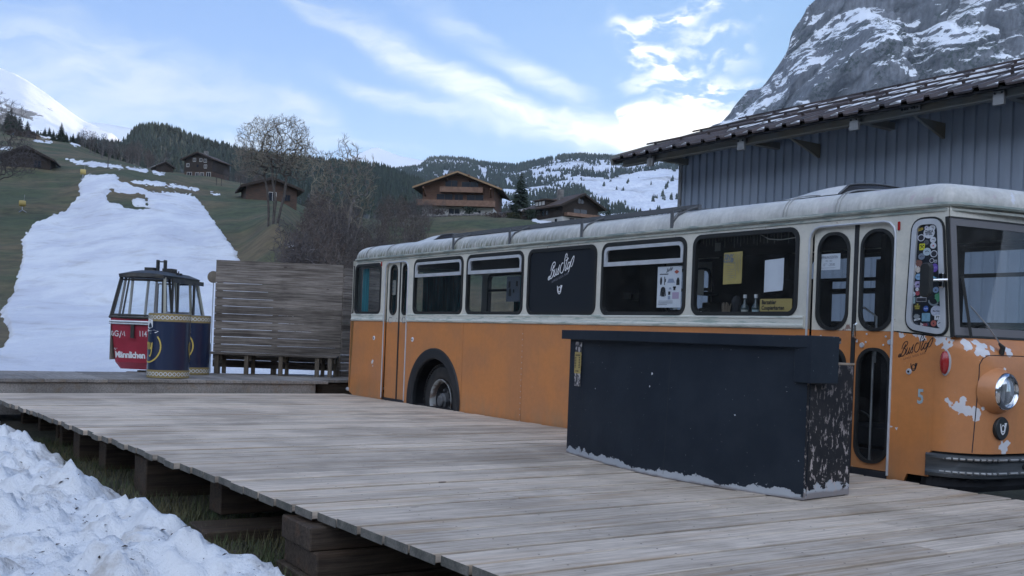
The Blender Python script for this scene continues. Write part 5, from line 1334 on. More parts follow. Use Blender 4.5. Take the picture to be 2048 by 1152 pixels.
# plan outline helper
def outline(xf, xr, rc_f, rc_r, bow, insetd=0, n=8):
    """closed plan outline, starting at near rear going forward"""
    y0, y1 = insetd, WB - insetd; xf -= insetd; xr += insetd; P = []
    rf2, rr2 = max(rc_f - insetd, .03), max(rc_r - insetd, .03)
    for k in range(n + 1): a = math.radians(180 + 90 * k / n); P.append((xr + rr2 + rr2 * math.cos(a), y0 + rr2 + rr2 * math.sin(a)))
    for k in range(n + 1): a = math.radians(270 + 90 * k / n); P.append((xf - rf2 + rf2 * math.cos(a), y0 + rf2 + rf2 * math.sin(a)))
    for k in range(1, 12): P.append((xf, lerp(y0 + rf2, y1 - rf2, k / 12)))
    for k in range(n + 1): a = math.radians(90 * k / n); P.append((xf - rf2 + rf2 * math.cos(a), y1 - rf2 + rf2 * math.sin(a)))
    for k in range(n + 1): a = math.radians(90 + 90 * k / n); P.append((xr + rr2 + rr2 * math.cos(a), y1 - rr2 + rr2 * math.sin(a)))
    for k in range(1, 12): P.append((xr, lerp(y1 - rr2, y0 + rr2, k / 12)))
    # bow front and rear
    Q = []
    for x, y in P:
        w_ = math.sin(PI * min(max((y - y0) / (y1 - y0), 0), 1))
        if x > xf - rf2 - .001: x += bow * w_ * min(1, max(0, (x - (xf - rf2)) / rf2))
        if x < xr + rr2 + .001: x -= .16 * w_ * min(1, max(0, (xr + rr2 - x) / rr2))
        Q.append((x, y))
    return Q
# roof shell
prof = [(-.008, 2.145), (-.012, 2.165), (-.004, 2.21), (.022, 2.262), (.07, 2.305), (.14, 2.337), (.24, 2.362), (.40, 2.385), (.62, 2.405), (.9, 2.42), (1.15, 2.425)]
rings = []
for d_, z in prof:
    ol = outline(10.67, .02, .07, .34, .22, d_); rings.append([(x, y, z - (.02 if x > 10.2 and d_ > .1 else 0)) for x, y in ol])
mb = MB().grid(rings, closed=True); mb.f.append(tuple(range(len(mb.v) - len(rings[0]), len(mb.v))))
roofo = mb.build('roof', M['roof'], BUS, smooth=True)
# roof seams
sm = MB()
for x in (.62, 1.33, 3.3, 4.70, 6.15, 7.60, 9.05, 9.62):
    for o_ in (0, .035 if x > 8 else 0):
        sm.tube([(x + o_, y - .004, z + .003) for y, z in prof] + [(x + o_, 1.2, 2.43)], .0045, 4)
sm.build('roof_seam', M['galv'], roofo)
for nm, pf, mt, g in (('gutter', [(-.004, 2.118), (-.026, 2.120), (-.034, 2.134), (-.030, 2.150), (-.004, 2.152)], 'gutter', 0), ('eaves_trim', [(-.002, 2.082), (-.012, 2.086), (-.012, 2.104), (-.002, 2.108)], 'gutter', 0)):
    rg = []
    for d_, z in pf: rg.append([(x, y, z) for x, y in outline(10.67, .02, .05, .34, .22, d_)])
    MB().grid(rg, closed=True).build(nm, M[mt], BUS, smooth=40)
# ---- gaskets, glass, alu frames
def ring(name, outer, inner, y, th, mt, parent): return plate(name, [outer, inner], y, th, M[mt], parent)
def bus_window(x0, x1, kind):
    o_ = rrect(x0, x1, ZB, ZT, .10); r1 = ring('window', rrect(x0 - .012, x1 + .012, ZB - .012, ZT + .012, .11), rrect(x0 + .028, x1 - .028, ZB + .028, ZT - .028, .075), -.010, .045, 'gasket', BUS)
    if kind == 'board': 
        plate('board', [rrect(x0 + .02, x1 - .02, ZB + .02, ZT - .02, .08)], .004, .012, M['navy_board'], r1); return r1
    MB().add([(x0 + .02, .012, ZB + .02), (x1 - .02, .012, ZB + .02), (x1 - .02, .012, ZT - .02), (x0 + .02, .012, ZT - .02)], [(0, 1, 2, 3)]).build('pane', M['glass'], r1, recalc=False)
    if kind == 'slide':
        zc = ZT - .245; A_ = rpoly([(x0 + .04, zc), (x1 - .04, zc), (x1 - .04, ZT - .04), (x0 + .04, ZT - .04)], .001)
        A_ = [(x0 + .035, zc), (x1 - .035, zc)] + [(x1 - .10 + .065 * math.cos(math.radians(a)), ZT - .10 + .065 * math.sin(math.radians(a))) for a in (0, 30, 60, 90)] + [(x0 + .10 + .065 * math.cos(math.radians(a)), ZT - .10 + .065 * math.sin(math.radians(a))) for a in (90, 120, 150, 180)]
        B_ = [(x0 + .07, zc + .045), (x1 - .07, zc + .045)] + [(x1 - .115 + .045 * math.cos(math.radians(a)), ZT - .115 + .045 * math.sin(math.radians(a))) for a in (0, 30, 60, 90)] + [(x0 + .115 + .045 * math.cos(math.radians(a)), ZT - .115 + .045 * math.sin(math.radians(a))) for a in (90, 120, 150, 180)]
        fr = plate('sliding_frame', [A_, B_], -.014, .026, M['alu'], r1)
    return r1
for i, (a, b) in enumerate(WIN): bus_window(a, b, ('slide', 'slide', 'board', 'slide', 'plain')[i])
bus_window(.25, 1.15, 'plain')
# corner window with broad bright frame
cwr = ring('corner_window', inset(cw, -.014), inset(cw, .0), -.012, .04, 'gasket', BUS)
plate('bright_frame', [inset(cw, .002), inset(cw, .044)], -.020, .034, M['alu'], cwr)
plate('dark_pane', [inset(cw, .03)], .0, .006, M['navy_board'], cwr)
# ---- doors
def stad(x0, x1, z0, z1): return rrect(x0, x1, z0, z1, min((x1 - x0) / 2 - .005, .145), 8)
def leaf(x0, x1, wins, zs):
    root = MB().box(x0 + .002, x1 - .002, .075, .080, zs[0], zs[0] + .01).build('door', M['dark'], BUS)
    zt = zs[2]
    up = plate('door_skin', [[(x0, 1.165), (x1, 1.165), (x1, zt), (x0, zt)]] + [stad(*w_) for w_ in wins if w_[2] > 1.1] + [], .035, .03, M['cream'], root)
    lowh = [stad(*w_) for w_ in wins if w_[2] < 1.1]
    plate('door_skin', [[(x0, zs[0]), (x1, zs[0]), (x1, 1.163), (x0, 1.163)]] + lowh, .035, .03, M['orange'], root)
    for w_ in wins:
        if w_[2] > 1.1 and w_[2] < 1.165: pass
        plate('door_gasket', [stad(w_[0] - .008, w_[1] + .008, w_[2] - .008, w_[3] + .008), stad(w_[0] + .016, w_[1] - .016, w_[2] + .016, w_[3] - .016)], .022, .03, M['gasket'], root)
        MB().add([(w_[0], .045, w_[2]), (w_[1], .045, w_[2]), (w_[1], .045, w_[3]), (w_[0], .045, w_[3])], [(0, 1, 2, 3)]).build('door_glass', M['glass'], root, recalc=False)
    return root
# the upper glass of the front door dips slightly into the orange: same plate heights
leaf(9.375, 9.795, [(9.425, 9.745, 1.172, 1.985), (9.425, 9.745, .10, 1.02)], (.045, 1.165, 2.06))
leaf(9.835, 10.205, [(9.868, 10.178, 1.172, 1.985), (9.868, 10.178, .10, 1.02)], (.045, 1.165, 2.06))
leaf(1.315, 1.70, [(1.41, 1.625, 1.275, 2.01)], (.03, 1.165, 2.07))
leaf(1.735, 2.01, [(1.80, 1.965, 1.275, 2.01)], (.03, 1.165, 2.07))
MB().box(9.795, 9.835, .028, .07, .03, 2.05).build('door_seal', M['rubber'], BUS)
MB().box(1.70, 1.735, .028, .07, .02, 2.06).build('door_seal', M['rubber'], BUS)
MB().box(9.36, 10.21, .02, .10, -.06, .04).build('door_step', M['dark'], BUS); MB().box(1.30, 2.02, .02, .10, -.06, .028).build('door_step', M['dark'], BUS)
for x0, x1, zt in ((9.355, 10.215, 2.052), (1.298, 2.024, 2.058)):
    pts = [(x0, -.006, .02), (x0, -.006, zt - .12)] + [(x0 + .11 - .11 * math.cos(math.radians(a)), -.006, zt - .12 + .11 * math.sin(math.radians(a))) for a in (30, 60, 90)] + [(x1 - .11 + .11 * math.sin(math.radians(a)), -.006, zt - .12 + .11 * math.cos(math.radians(a))) for a in (0, 30, 60, 90)] + [(x1, -.006, .02)]
    MB().tube(pts, .010, 6).build('door_trim', M['alu'], BUS, smooth=50)
hd = MB(); 
for pts in ([(on(1706, 668)), on(1706, 640), ],): x, z = on(1712, 668); hd.tube([(x, -.0, z + .09), (x, -.03, z + .07), (x, -.03, z - .02), (x, .02, z - .05)], .009, 8)
hd.build('door_handle', M['chrome'], BUS, smooth=40)
for px in (779, 806):
    x, z = on(px, 640); MB().tube([(x, .03, z + .035), (x, .0, z + .045), (x - .01, -.012, z), (x, .0, z - .045), (x, .03, z - .035)], .006, 6).build('door_handle', M['steel'], BUS)
for px, py, r_ in ((748, 676, .034), (825, 679, .034), (1818, 743, .024), (1719, 690, .022), (1775, 684, .022)):
    x, z = on(px, py); c_ = MB().lathe([(0, -.008), (r_ * .9, -.008), (r_, 0), (r_, .01)], 20, (x, 0 if r_ != .022 else .03, z), 'y').build('lock_cap', M['paper' if r_ > .03 else 'alu'], BUS, smooth=40)
    if r_ > .023: MB().lathe([(0, -.012), (r_ * .36, -.012), (r_ * .36, -.007)], 14, (x, 0, z), 'y').build('lock', M['dark'], c_)
for px, py in ((736, 523), (1819, 452)):
    x, z = on(px, py)
for px, py in ((764, 528), (1799, 452)):
    x, z = on(px, py); MB().box(x - .012, x + .012, -.014, 0, z - .035, z + .035).build('side_reflector', M['red_lens'], BUS, bevel=.005)
# ---- wheel arch and wheels
def wheel(cx, cy, cz, name='wheel'):
    tyre = MB().lathe([(.30, .30), (.40, .305), (.47, .29), (.50, .26), (.503, .14), (.50, .04), (.465, .005), (.38, -.01), (.31, .0), (.288, .02), (.288, .28)], 56, (cx, cy, cz), 'y').build(name, M['rubber'], BUS, smooth=35)
    tr_ = MB()
    for k in range(64):
        a = 2 * PI * k / 64; c, s = math.cos(a), math.sin(a)
        for (w0, w1) in ((.008, .10), (.12, .19), (.21, .29)):
            q = []
            for rr in (.490, .512):
                for da in (-.032, .032):
                    for w_ in (w0, w1): aa = a + da + (w_ * .25); q.append((cx + rr * math.cos(aa), cy + w_, cz + rr * math.sin(aa)))
            tr_.add(q, [(0, 1, 3, 2), (4, 6, 7, 5), (0, 4, 5, 1), (2, 3, 7, 6), (0, 2, 6, 4), (1, 5, 7, 3)])
    tr_.build('tread', M['rubber'], tyre)
    for rr in (.34, .43): pass
    MB().lathe([(.290, .0), (.300, -.012), (.292, -.016), (.270, .0), (.262, .03), (.25, .09)], 48, (cx, cy, cz), 'y').build('rim', M['rim_paint'], tyre, smooth=40)
    MB().lathe([(.252, .06), (.22, .13), (.16, .15), (.13, .10), (.10, .09), (0, .09)], 40, (cx, cy, cz), 'y').build('wheel_disc', M['dark'], tyre, smooth=40)
    hb = MB().lathe([(.115, .10), (.11, .02), (.085, .005), (.08, -.02), (.055, -.028), (0, -.028)], 8, (cx, cy, cz), 'y')
    for k in range(8): a = k * PI / 4 + .2; hb.lathe([(.018, .12), (.018, .055), (0, .055)], 6, (cx + .15 * math.cos(a), cy, cz + .15 * math.sin(a)), 'y')
    hb.build('hub', M['hub_grey'], tyre)
    return tyre
plain('rim_paint', (.36, .37, .36), .5, col2=(.16, .12, .10), scale=9, lo=.45, hi=.6); plain('hub_grey', (.07, .075, .08), .6, col2=(.12, .12, .12), scale=8)
for cx, sh in ((2.93, 0), (8.35, 0)):
    wheel(cx, .10, .088); wheel(cx, 2.0, .088)
for cx in (2.87, 8.3):
    mb = MB(); A_ = []
    for k in range(33):
        a = PI + .15 - (PI + .30) * k / 32
        A_.append([(cx + r * math.cos(a), y, .08 + r * math.sin(a)) for r, y in ((.735, 0), (.728, -.022), (.70, -.028), (.60, -.018), (.585, .0), (.585, .05))])
    mb.grid(A_); mb.build('wheel_arch', M['arch_black'] if 'arch_black' in M else plain('arch_black', (.018, .02, .023), .5), BUS, smooth=30)
    w2 = MB(); rows = []
    for k in range(25):
        a = PI + .3 - (PI + .6) * k / 24; rows.append([(cx + .67 * math.cos(a), y, .08 + .67 * math.sin(a)) for y in (.03, .62)])
    w2.grid(rows); w2.add([(cx + .67 * math.cos(PI + .3 - (PI + .6) * k / 24), .62, .08 + .67 * math.sin(PI + .3 - (PI + .6) * k / 24)) for k in range(25)], [tuple(range(25))]); w2.build('wheel_housing', M['dark'], BUS)
# ---- front
lev = [(-.05, 10.80, .30, .07), (.0, 10.85, .30, .08), (.262, 10.90, .30, .09), (.60, 10.905, .30, .09), (.88, 10.90, .28, .09), (.98, 10.885, .26, .09), (1.03, 10.865, .22, .09), (1.07, 10.83, .18, .09), (1.10, 10.79, .15, .09), (1.125, 10.765, .13, .10), (1.132, 10.755, .12, .10)]
def front_pts(xf, rc, bow, xs=10.598, n=10):
    P = [(xs, 0)]
    for k in range(n + 1): a = math.radians(270 + 90 * k / n); P.append((xf - rc + rc * math.cos(a), rc + rc * math.sin(a)))
    for k in range(1, 14): P.append((xf, lerp(rc, WB - rc, k / 14)))
    for k in range(n + 1): a = math.radians(90 * k / n); P.append((xf - rc + rc * math.cos(a), WB - rc + rc * math.sin(a)))
    P.append((xs, WB)); Q = []
    for x, y in P:
        w_ = math.sin(PI * y / WB); Q.append((x + bow * w_ * min(1, max(0, (x - (xf - rc)) / rc)), y))
    return Q
rows = [[(x, y, z) for x, y in front_pts(xf, rc, bw_)] for z, xf, rc, bw_ in lev if z >= .26]
fr_ = MB().grid(rows).build('front_panel', M['orange'], BUS, smooth=50)
rows = [[(x - .05, min(max(y, .02), WB - .02), z) for x, y in front_pts(xf, rc, bw_)] for z, xf, rc, bw_ in lev if z <= .262]
MB().grid(rows).build('bumper_recess', M['dark'], BUS)
# hood outline groove
def fsurf(y, z, off=0):
    for i in range(len(lev) - 1):
        if lev[i][0] <= z <= lev[i + 1][0]:
            t = (z - lev[i][0]) / (lev[i + 1][0] - lev[i][0]); xf, rc, bw_ = (lerp(lev[i][k], lev[i + 1][k], t) for k in (1, 2, 3)); break
    x = xf + bw_ * math.sin(PI * y / WB)
    if y < rc: x = xf - rc + math.sqrt(max(rc * rc - (rc - y) ** 2, 0)) + bw_ * math.sin(PI * y / WB) * (math.sqrt(max(rc * rc - (rc - y) ** 2, 0)) / rc)
    return (x + off, y, z)
gv = MB(); gpts = [fsurf(.145 - .03 * (1 - z), z, .001) for z in (.27, .4, .55, .7, .85, .93)] + [fsurf(.165, .975, .001), fsurf(.21, 1.0, .001)] + [fsurf(y, 1.004, .001) for y in (.3, .5, .8, 1.1, 1.4, 1.8, 2.1)]
gv.tube(gpts, .0035, 5).build('hood_seam', M['dark'], BUS)
MB().tube([fsurf(.62, .945, .006), fsurf(1.0, .945, .006)], .012, 6).build('hood_strip', M['chrome'], BUS)
# bumper: three ribbed bands wrapping round the corner
bm_ = MB(); pf = [(.07, .0), (.075, .035), (.10, .045), (.115, .030), (.125, .018), (.19, .018), (.20, .030), (.215, .045), (.232, .040), (.24, .015), (.245, .0)]
rows = []
for z, o_ in pf:
    rows.append([(x - .035 + o_ * (1 if y > .08 else .3), y - (.0 if y > .08 else o_ * .5), z) for x, y in front_pts(10.90, .30, .09, 10.585)])
rows.insert(0, [(x - .09, max(y, .03), .07) for x, y in front_pts(10.90, .30, .09, 10.585)])
rows.append([(x - .09, max(y, .03), .245) for x, y in front_pts(10.90, .30, .09, 10.585)])
bmp = MB().grid(rows).build('bumper', M['bumper_grey'] if 'bumper_grey' in M else plain('bumper_grey', (.04, .047, .05), .5, col2=(.08, .085, .09), scale=3, stretch=(1, 1, 12)), BUS, smooth=35)
for row, (z0, z1) in enumerate(((.108, .118), (.208, .221))):
    kb = MB()
    fp = front_pts(10.90, .30, .09, 10.585)
    for i in range(2, len(fp) - 4): 
        a_, b_ = Vector(fp[i]), Vector(fp[i + 1]); n_ = int(max(1, (b_ - a_).length / .12))
        t_ = (b_ - a_).normalized()
        for j in range(n_):
            c0 = a_.lerp(b_, (j + .15) / n_); c1 = a_.lerp(b_, (j + .85) / n_); kb.tube([(c0.x + .014, c0.y, (z0 + z1) / 2), (c1.x + .014, c1.y, (z0 + z1) / 2)], .010, 5)
    kb.build('bumper_bead', M['galv'], bmp)
MB().lathe([(0, .012), (.02, .012), (.02, -.02)], 14, fsurf(.66, .14, -.012) if False else (10.95, .66, .155), 'x').build('tow_hole', M['dark'], bmp)
# headlight
hx, hy, hz_ = fsurf(.31, .735)
bu = MB().lathe([(.19, -.06), (.175, .0), (.150, .045), (.142, .055)], 36, (hx, hy, hz_), 'x'); bu.build('headlight_pod', M['orange'], BUS, smooth=60)
hl = MB().lathe([(.140, .02), (.142, .062), (.132, .080), (.118, .086), (.110, .080), (.106, .06)], 40, (hx, hy, hz_), 'x').build('headlight', M['chrome'], BUS, smooth=60)
MB().lathe([(.110, .062), (.08, .078), (.04, .086), (0, .088)], 32, (hx, hy, hz_), 'x').build('lens', M['lens_glass'] if 'lens_glass' in M else plain('lens_glass', (.35, .37, .38), .08, col2=(.75, .76, .76), scale=5, stretch=(1, 6, 1), metal=.7, coat=1), hl, smooth=60)
h2 = copy_tree(hl, BUS); h2.location = (0, WB - 2 * hy, 0)
# round post horn badge
bx0, by0, bz0 = fsurf(.345, .455)
bdg = MB().lathe([(.0, .016), (.082, .016), (.088, .010), (.088, -.03)], 36, (bx0, by0, bz0), 'x').build('horn_badge', M['gasket'], BUS, smooth=40)
def horn(mb, mp, s):
    mb.ribbon([(-.50 * s, .55 * s), (-.46 * s, .15 * s), (-.32 * s, -.35 * s), (-.02 * s, -.62 * s), (.30 * s, -.40 * s), (.45 * s, .05 * s), (.50 * s, .3 * s)], .15 * s, mp)
    mb.flat([(.33 * s, .0 * s), (.52 * s, .0 * s), (.72 * s, .62 * s), (.25 * s, .62 * s)], mp)
    mb.ribbon([(.0 * s + .30 * s * math.cos(a * PI / 6), .02 * s + .36 * s * math.sin(a * PI / 6)) for a in range(13)], .12 * s, mp)
hm = MB(); horn(hm, lambda a, b: (bx0 + .018, by0 + a, bz0 + b), .068); hm.build('horn_emblem', M['white_paint'], bdg, recalc=False)
# marker lamp
x, z = on(1889, 725)
lx = 10.685; lp_ = MB().lathe([(.034, .0), (.032, -.02), (.02, -.034), (0, -.038)], 20, (0, 0, 0), 'y'); lp_.v = [(lx + a, b, .935 + c * (2.6 if abs(c) > .0 else 1)) for a, b, c in lp_.v]
bs_ = MB().lathe([(.040, .01), (.040, -.006), (.032, -.008)], 20, (0, 0, 0), 'y'); bs_.v = [(lx + a, b + .01, .935 + c * 2.5) for a, b, c in bs_.v]; lb = bs_.build('marker_lamp', M['alu'], BUS, smooth=40); lp2 = lp_.build('red_lens', M['red_lens'], lb, smooth=50)
# windscreen
def wline(z, t=0):   # outline row of windscreen plane at height z
    k = (z - 1.13) / .93; xf = lerp(10.755, 10.675, k); return [(x, y, z) for x, y in [(xf + .10 * math.sin(PI * y / WB) * lerp(1, 1.6, k) - (.04 if y in (0,) else 0) * 0, y) for y in [0.0, .03, .06] + [.12 + .18 * i for i in range(13)] + [2.34, 2.37, 2.4]]]
wsn = MB().grid([[p for p in wline(z)] for z in (1.20, 1.6, 1.985)]); 
def fband(z0, z1, name, mt, off=0, y0=None, y1=None, th=.02):
    A_ = wline(z0); B_ = wline(z1)
    if y0 is not None: A_ = [p for p in A_ if y0 <= p[1] <= y1]; B_ = [p for p in B_ if y0 <= p[1] <= y1]
    mb = MB().grid([[(x + off, y, z) for x, y, z in A_], [(x + off, y, z) for x, y, z in B_]])
    mb.grid([[(x + off, y, z) for x, y, z in A_], [(x + off - th, y, z) for x, y, z in A_]]); mb.grid([[(x + off, y, z) for x, y, z in B_], [(x + off - th, y, z) for x, y, z in B_]])
    return mb.build(name, M[mt], BUS, recalc=False)
plain('screen_frame', (.16, .155, .16), .5)
wf_ = wsn.build('windscreen', M['wind'], BUS, recalc=False, smooth=True)
fband(1.128, 1.145, 'screen_gasket', 'gasket', .012); fband(1.145, 1.205, 'screen_frame', 'screen_frame', .008)
fband(1.975, 2.03, 'screen_frame', 'screen_frame', .008); fband(2.03, 2.042, 'screen_gasket', 'gasket', .012); fband(2.04, 2.125, 'front_header', 'cream', .006)
for y0, y1 in ((0, .055), (1.17, 1.23), (2.345, 2.4)):
    rr = [[(lerp(10.755, 10.675, (z - 1.13) / .93) + .10 * math.sin(PI * y / WB) * lerp(1, 1.6, (z - 1.13) / .93) + .007, y, z) for y in (y0, y1)] for z in (1.14, 1.6, 2.03)]
    MB().grid(rr).grid([[(r[0][0], r[0][1], r[0][2]), (r[0][0] - .03, r[0][1], r[0][2])] for r in rr]).build('screen_pillar', M['screen_frame'], BUS, recalc=False)
MB().beam((10.742, -.001, 1.13), (10.662, -.001, 2.04), .022, .028).build('corner_seal', M['gasket'], BUS)
# wiper
wp = MB(); p0 = Vector((10.885, .47, 1.07)); p1 = Vector((10.80, .20, 1.42))
p0 = Vector(fsurf(.36, 1.045)) + Vector((.02, 0, .0)); p1 = Vector((10.80, .115, 1.37))
wi = MB().tube([p0 + Vector((0, 0, -.03)), p0 + Vector((.015, -.005, .02)), p0.lerp(p1, .15) + Vector((.02, 0, 0))], [.022, .020, .009], 10).build('wiper', M['gasket'], BUS, smooth=40)
MB().tube([p0 + Vector((.01, 0, .02)), p0.lerp(p1, .5) + Vector((.02, 0, .01)), p1], .0055, 6).build('wiper_arm', M['steel'], wi)
MB().beam(p1 + Vector((.012, .01, -.24)), p1 + Vector((-.045, -.045, .22)), .012, .02).build('wiper_blade', M['gasket'], wi)
# steering wheel and dash seen through the glass
sw = MB(); cxw = Vector((10.38, .62, 1.14)); ax1 = Vector((0, 1, 0)); ax2 = Vector((.75, 0, .38)).normalized()
sw.tube([cxw + (ax1 * math.cos(a) + ax2 * math.sin(a)) * .24 for a in [2 * PI * k / 28 for k in range(29)]], .014, 6, cap=False)
sw.tube([cxw - ax2 * .23, cxw, cxw + ax2 * .23], .010, 6); sw.tube([cxw, cxw + Vector((.15, 0, -.45))], .02, 8); sw.build('steering_wheel', M['gasket'], BUS)
MB().box(10.45, 10.70, .06, 2.3, .75, 1.10).build('dashboard', M['interior'], BUS)
# mirror
xm, zm = on(1853, 560, -.16)
def mr(a, b): return (xm + a, -.16 , zm + b)
mi = MB(); lp = rrect(-.046, .046, -.130, .130, .040, 6); mi.prism([(xm + a, zm + b) for a, b in lp], 'y', -.185, -.135); mir = mi.build('side_mirror', M['gasket'], BUS, bevel=.008)
MB().tube([(xm + .03, -.135, zm), (xm + .11, -.07, zm + .005), (10.66, -.02, zm + .01)], .010, 8).build('mirror_arm', M['chrome'], mir)
MB().box(10.635, 10.675, -.05, -.018, zm - .05, zm + .06).build('mirror_clamp', M['chrome'], mir, bevel=.006)
# roof rack rail
rk = MB().box(2.98, 7.80, .16, .20, 2.345, 2.395).build('roof_rail', M['rail'] if 'rail' in M else plain('rail', (.10, .105, .11), .5), BUS)
for x in (3.3, 4.67, 6.13, 7.61):
    MB().box(x - .018, x + .018, -.022, -.008, 2.15, 2.36).build('rail_bracket', M['rail'], rk)
    MB().box(x - .018, x + .018, -.008, .16, 2.352, 2.362).build('rail_bracket', M['rail'], rk)
    MB().tube([(x + .005, -.01, 2.20), (x + .045, .03, 2.29), (x + .13, .12, 2.352), (x + .17, .16, 2.37)], .010, 6).build('rail_strut', M['rail'], rk)
# roof scoops
for x0, x1, s in ((1.2, 2.45, 0), (8.55, 9.75, 1)):
    mb = MB(); n = 12; rows = []
    y0, y1 = .42, 1.98; L_ = x1 - x0
    # hood: rises towards the front, open at the front end
    for i in range(n + 1):
        t = i / n; x = x0 + L_ * .62 * t; h = .15 * (1 - (1 - t) ** 2.2); row = []
        for k in range(13):
            q = k / 12; row.append((x, lerp(y0, y1, q), 2.385 + h * math.sin(PI * q) ** .35 + (.0 if h else 0)))
        rows.append(row)
    mb.grid(rows); sc1 = mb.build('roof_scoop', M['roof'], BUS, smooth=True, recalc=False)
    lipz = [(x0 + L_ * .62 + .004, lerp(y0, y1, k / 12), 2.385 + .15 * math.sin(PI * k / 12) ** .35) for k in range(13)]
    lip = MB().tube(lipz, .010, 6).build('scoop_lip', M['rail'], sc1)
    fl = MB().grid([[(x0 + L_ * .62, lerp(y0, y1, k / 12), 2.375 + .15 * math.sin(PI * k / 12) ** .35) for k in range(13)], [(x1, lerp(y0 + .1, y1 - .1, k / 12), 2.37 + .015 * math.sin(PI * k / 12)) for k in range(13)]]).build('scoop_throat', M['interior'], sc1, recalc=False)
# ---- far side, rear, floor, ceiling
plate('far_upper_side', [[(.3, 1.17), (10.66, 1.17), (10.62, 2.12), (.3, 2.12)]] + [rrect(a, b, ZB, ZT, .10) for a, b in [(.45, 1.5), (1.62, 2.95), (3.07, 4.35), (9.0, 10.45)]] + [rrect(4.95, 5.75, 1.42, 1.98, .06), rrect(7.3, 8.7, ZB, ZT, .1)], WB - .03, .03, M['cream'], BUS)
plate('far_lower_side', [[(.3, -.05), (10.3, -.05), (10.3, .27), (10.6, .27), (10.6, 1.168), (.3, 1.168)]], WB - .03, .025, M['orange'], BUS)
for a, b, z0, z1 in [(.45, 1.5, ZB, ZT), (1.62, 2.95, ZB, ZT), (3.07, 4.35, ZB, ZT), (9.0, 10.45, ZB, ZT), (4.95, 5.75, 1.42, 1.98), (7.3, 8.7, ZB, ZT)]:
    f_ = plate('far_window', [rrect(a - .01, b + .01, z0 - .01, z1 + .01, .1), rrect(a + .03, b - .03, z0 + .03, z1 - .03, .07)], WB - .045, .06, M['gasket'], BUS)
    MB().add([(a, WB - .015, z0), (b, WB - .015, z0), (b, WB - .015, z1), (a, WB - .015, z1)], [(0, 1, 2, 3)]).build('pane', M['glass_far'], f_, recalc=False)
    MB().box(a + .03, b - .03, WB - .04, WB - .02, z1 - .29, z1 - .25).build('window_rail', M['gasket'], f_)
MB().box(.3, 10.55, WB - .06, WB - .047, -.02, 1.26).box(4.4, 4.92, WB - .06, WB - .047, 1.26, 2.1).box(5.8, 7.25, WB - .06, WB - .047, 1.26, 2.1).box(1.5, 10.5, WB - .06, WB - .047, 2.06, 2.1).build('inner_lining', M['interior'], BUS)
# curved rear end
def rear_pts(xr, rc, bow, n=10):
    P = [(.14, 0)]
    for k in range(n + 1): a = math.radians(270 - 90 * k / n); P.append((xr + rc + rc * math.cos(a), rc + rc * math.sin(a)))
    for k in range(1, 14): P.append((xr, lerp(rc, WB - rc, k / 14)))
    for k in range(n + 1): a = math.radians(180 - 90 * k / n); P.append((xr + rc + rc * math.cos(a), WB - rc + rc * math.sin(a)))
    P.append((.3, WB)); return [(x - bow * math.sin(PI * y / WB) * min(1, max(0, (xr + rc - x) / rc)), y) for x, y in P]
def rband(z0, z1, mt, nm, n=2, xr0=-.02, xr1=-.02, i0=0, i1=None):
    rows = []
    for k in range(n + 1):
        t = k / n; pts = rear_pts(lerp(xr0, xr1, t), .16 + .1, .14); rows.append([(x, y, lerp(z0, z1, t)) for x, y in pts[i0:i1]])
    return MB().grid(rows).build(nm, M[mt], BUS, smooth=50, recalc=False)
rband(.06, 1.168, 'orange_rear', 'rear_panel', 6, -.10, -.02) if 'orange_rear' in M else None
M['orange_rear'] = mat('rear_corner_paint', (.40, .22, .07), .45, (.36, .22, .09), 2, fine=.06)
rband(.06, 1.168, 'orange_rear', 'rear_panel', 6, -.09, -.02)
rband(1.168, 1.29, 'belt', 'rear_belt'); rband(2.05, 2.12, 'cream', 'rear_header')
NP = len(rear_pts(0, .26, .14))
for i0, i1 in ((0, 3), (9, 12), (17, 19), (24, 28), (NP - 3, None)): rband(1.29, 2.05, 'cream', 'rear_pillar', 1, i0=i0, i1=i1)
rband(1.30, 2.05, 'glass_far', 'rear_glass', 1, -.012, -.012, 2, NP - 2)
cg = MB(); pr_ = rear_pts(-.025, .26, .14)
for i0, i1 in ((2, 9),):
    cg.tube([(x, y - .004, 1.30) for x, y in pr_[i0:i1 + 1]] + [(x, y - .004, 2.04) for x, y in pr_[i0:i1 + 1]][::-1] + [(pr_[i0][0], pr_[i0][1] - .004, 1.30)], .012, 5)
cg.build('rear_corner_gasket', M['gasket'], BUS)
rb_ = MB().tube([(x, y, .075) for x, y in rear_pts(-.11, .26, .14)[1:-1]], .028, 8).build('rear_bumper', M['alu'], BUS, smooth=50)
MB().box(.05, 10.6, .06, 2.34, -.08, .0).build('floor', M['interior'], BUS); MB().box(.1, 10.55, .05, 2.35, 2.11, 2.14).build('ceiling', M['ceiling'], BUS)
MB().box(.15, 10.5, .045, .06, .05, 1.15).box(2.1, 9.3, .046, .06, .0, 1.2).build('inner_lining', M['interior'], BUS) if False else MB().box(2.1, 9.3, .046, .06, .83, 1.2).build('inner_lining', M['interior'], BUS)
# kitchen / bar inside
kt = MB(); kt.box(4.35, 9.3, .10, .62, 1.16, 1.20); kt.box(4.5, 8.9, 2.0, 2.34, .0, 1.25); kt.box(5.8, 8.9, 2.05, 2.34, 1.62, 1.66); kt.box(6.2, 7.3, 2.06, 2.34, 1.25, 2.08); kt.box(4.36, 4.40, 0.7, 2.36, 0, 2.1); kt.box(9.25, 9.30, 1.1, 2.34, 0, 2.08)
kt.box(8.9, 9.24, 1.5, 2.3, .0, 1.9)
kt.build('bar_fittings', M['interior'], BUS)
MB().box(7.45, 7.9, 1.7, 2.1, 1.20, 1.75).box(6.4, 6.8, 1.6, 2.05, 1.2, 1.5).build('coffee_machine', M['dark'], BUS, bevel=.01)
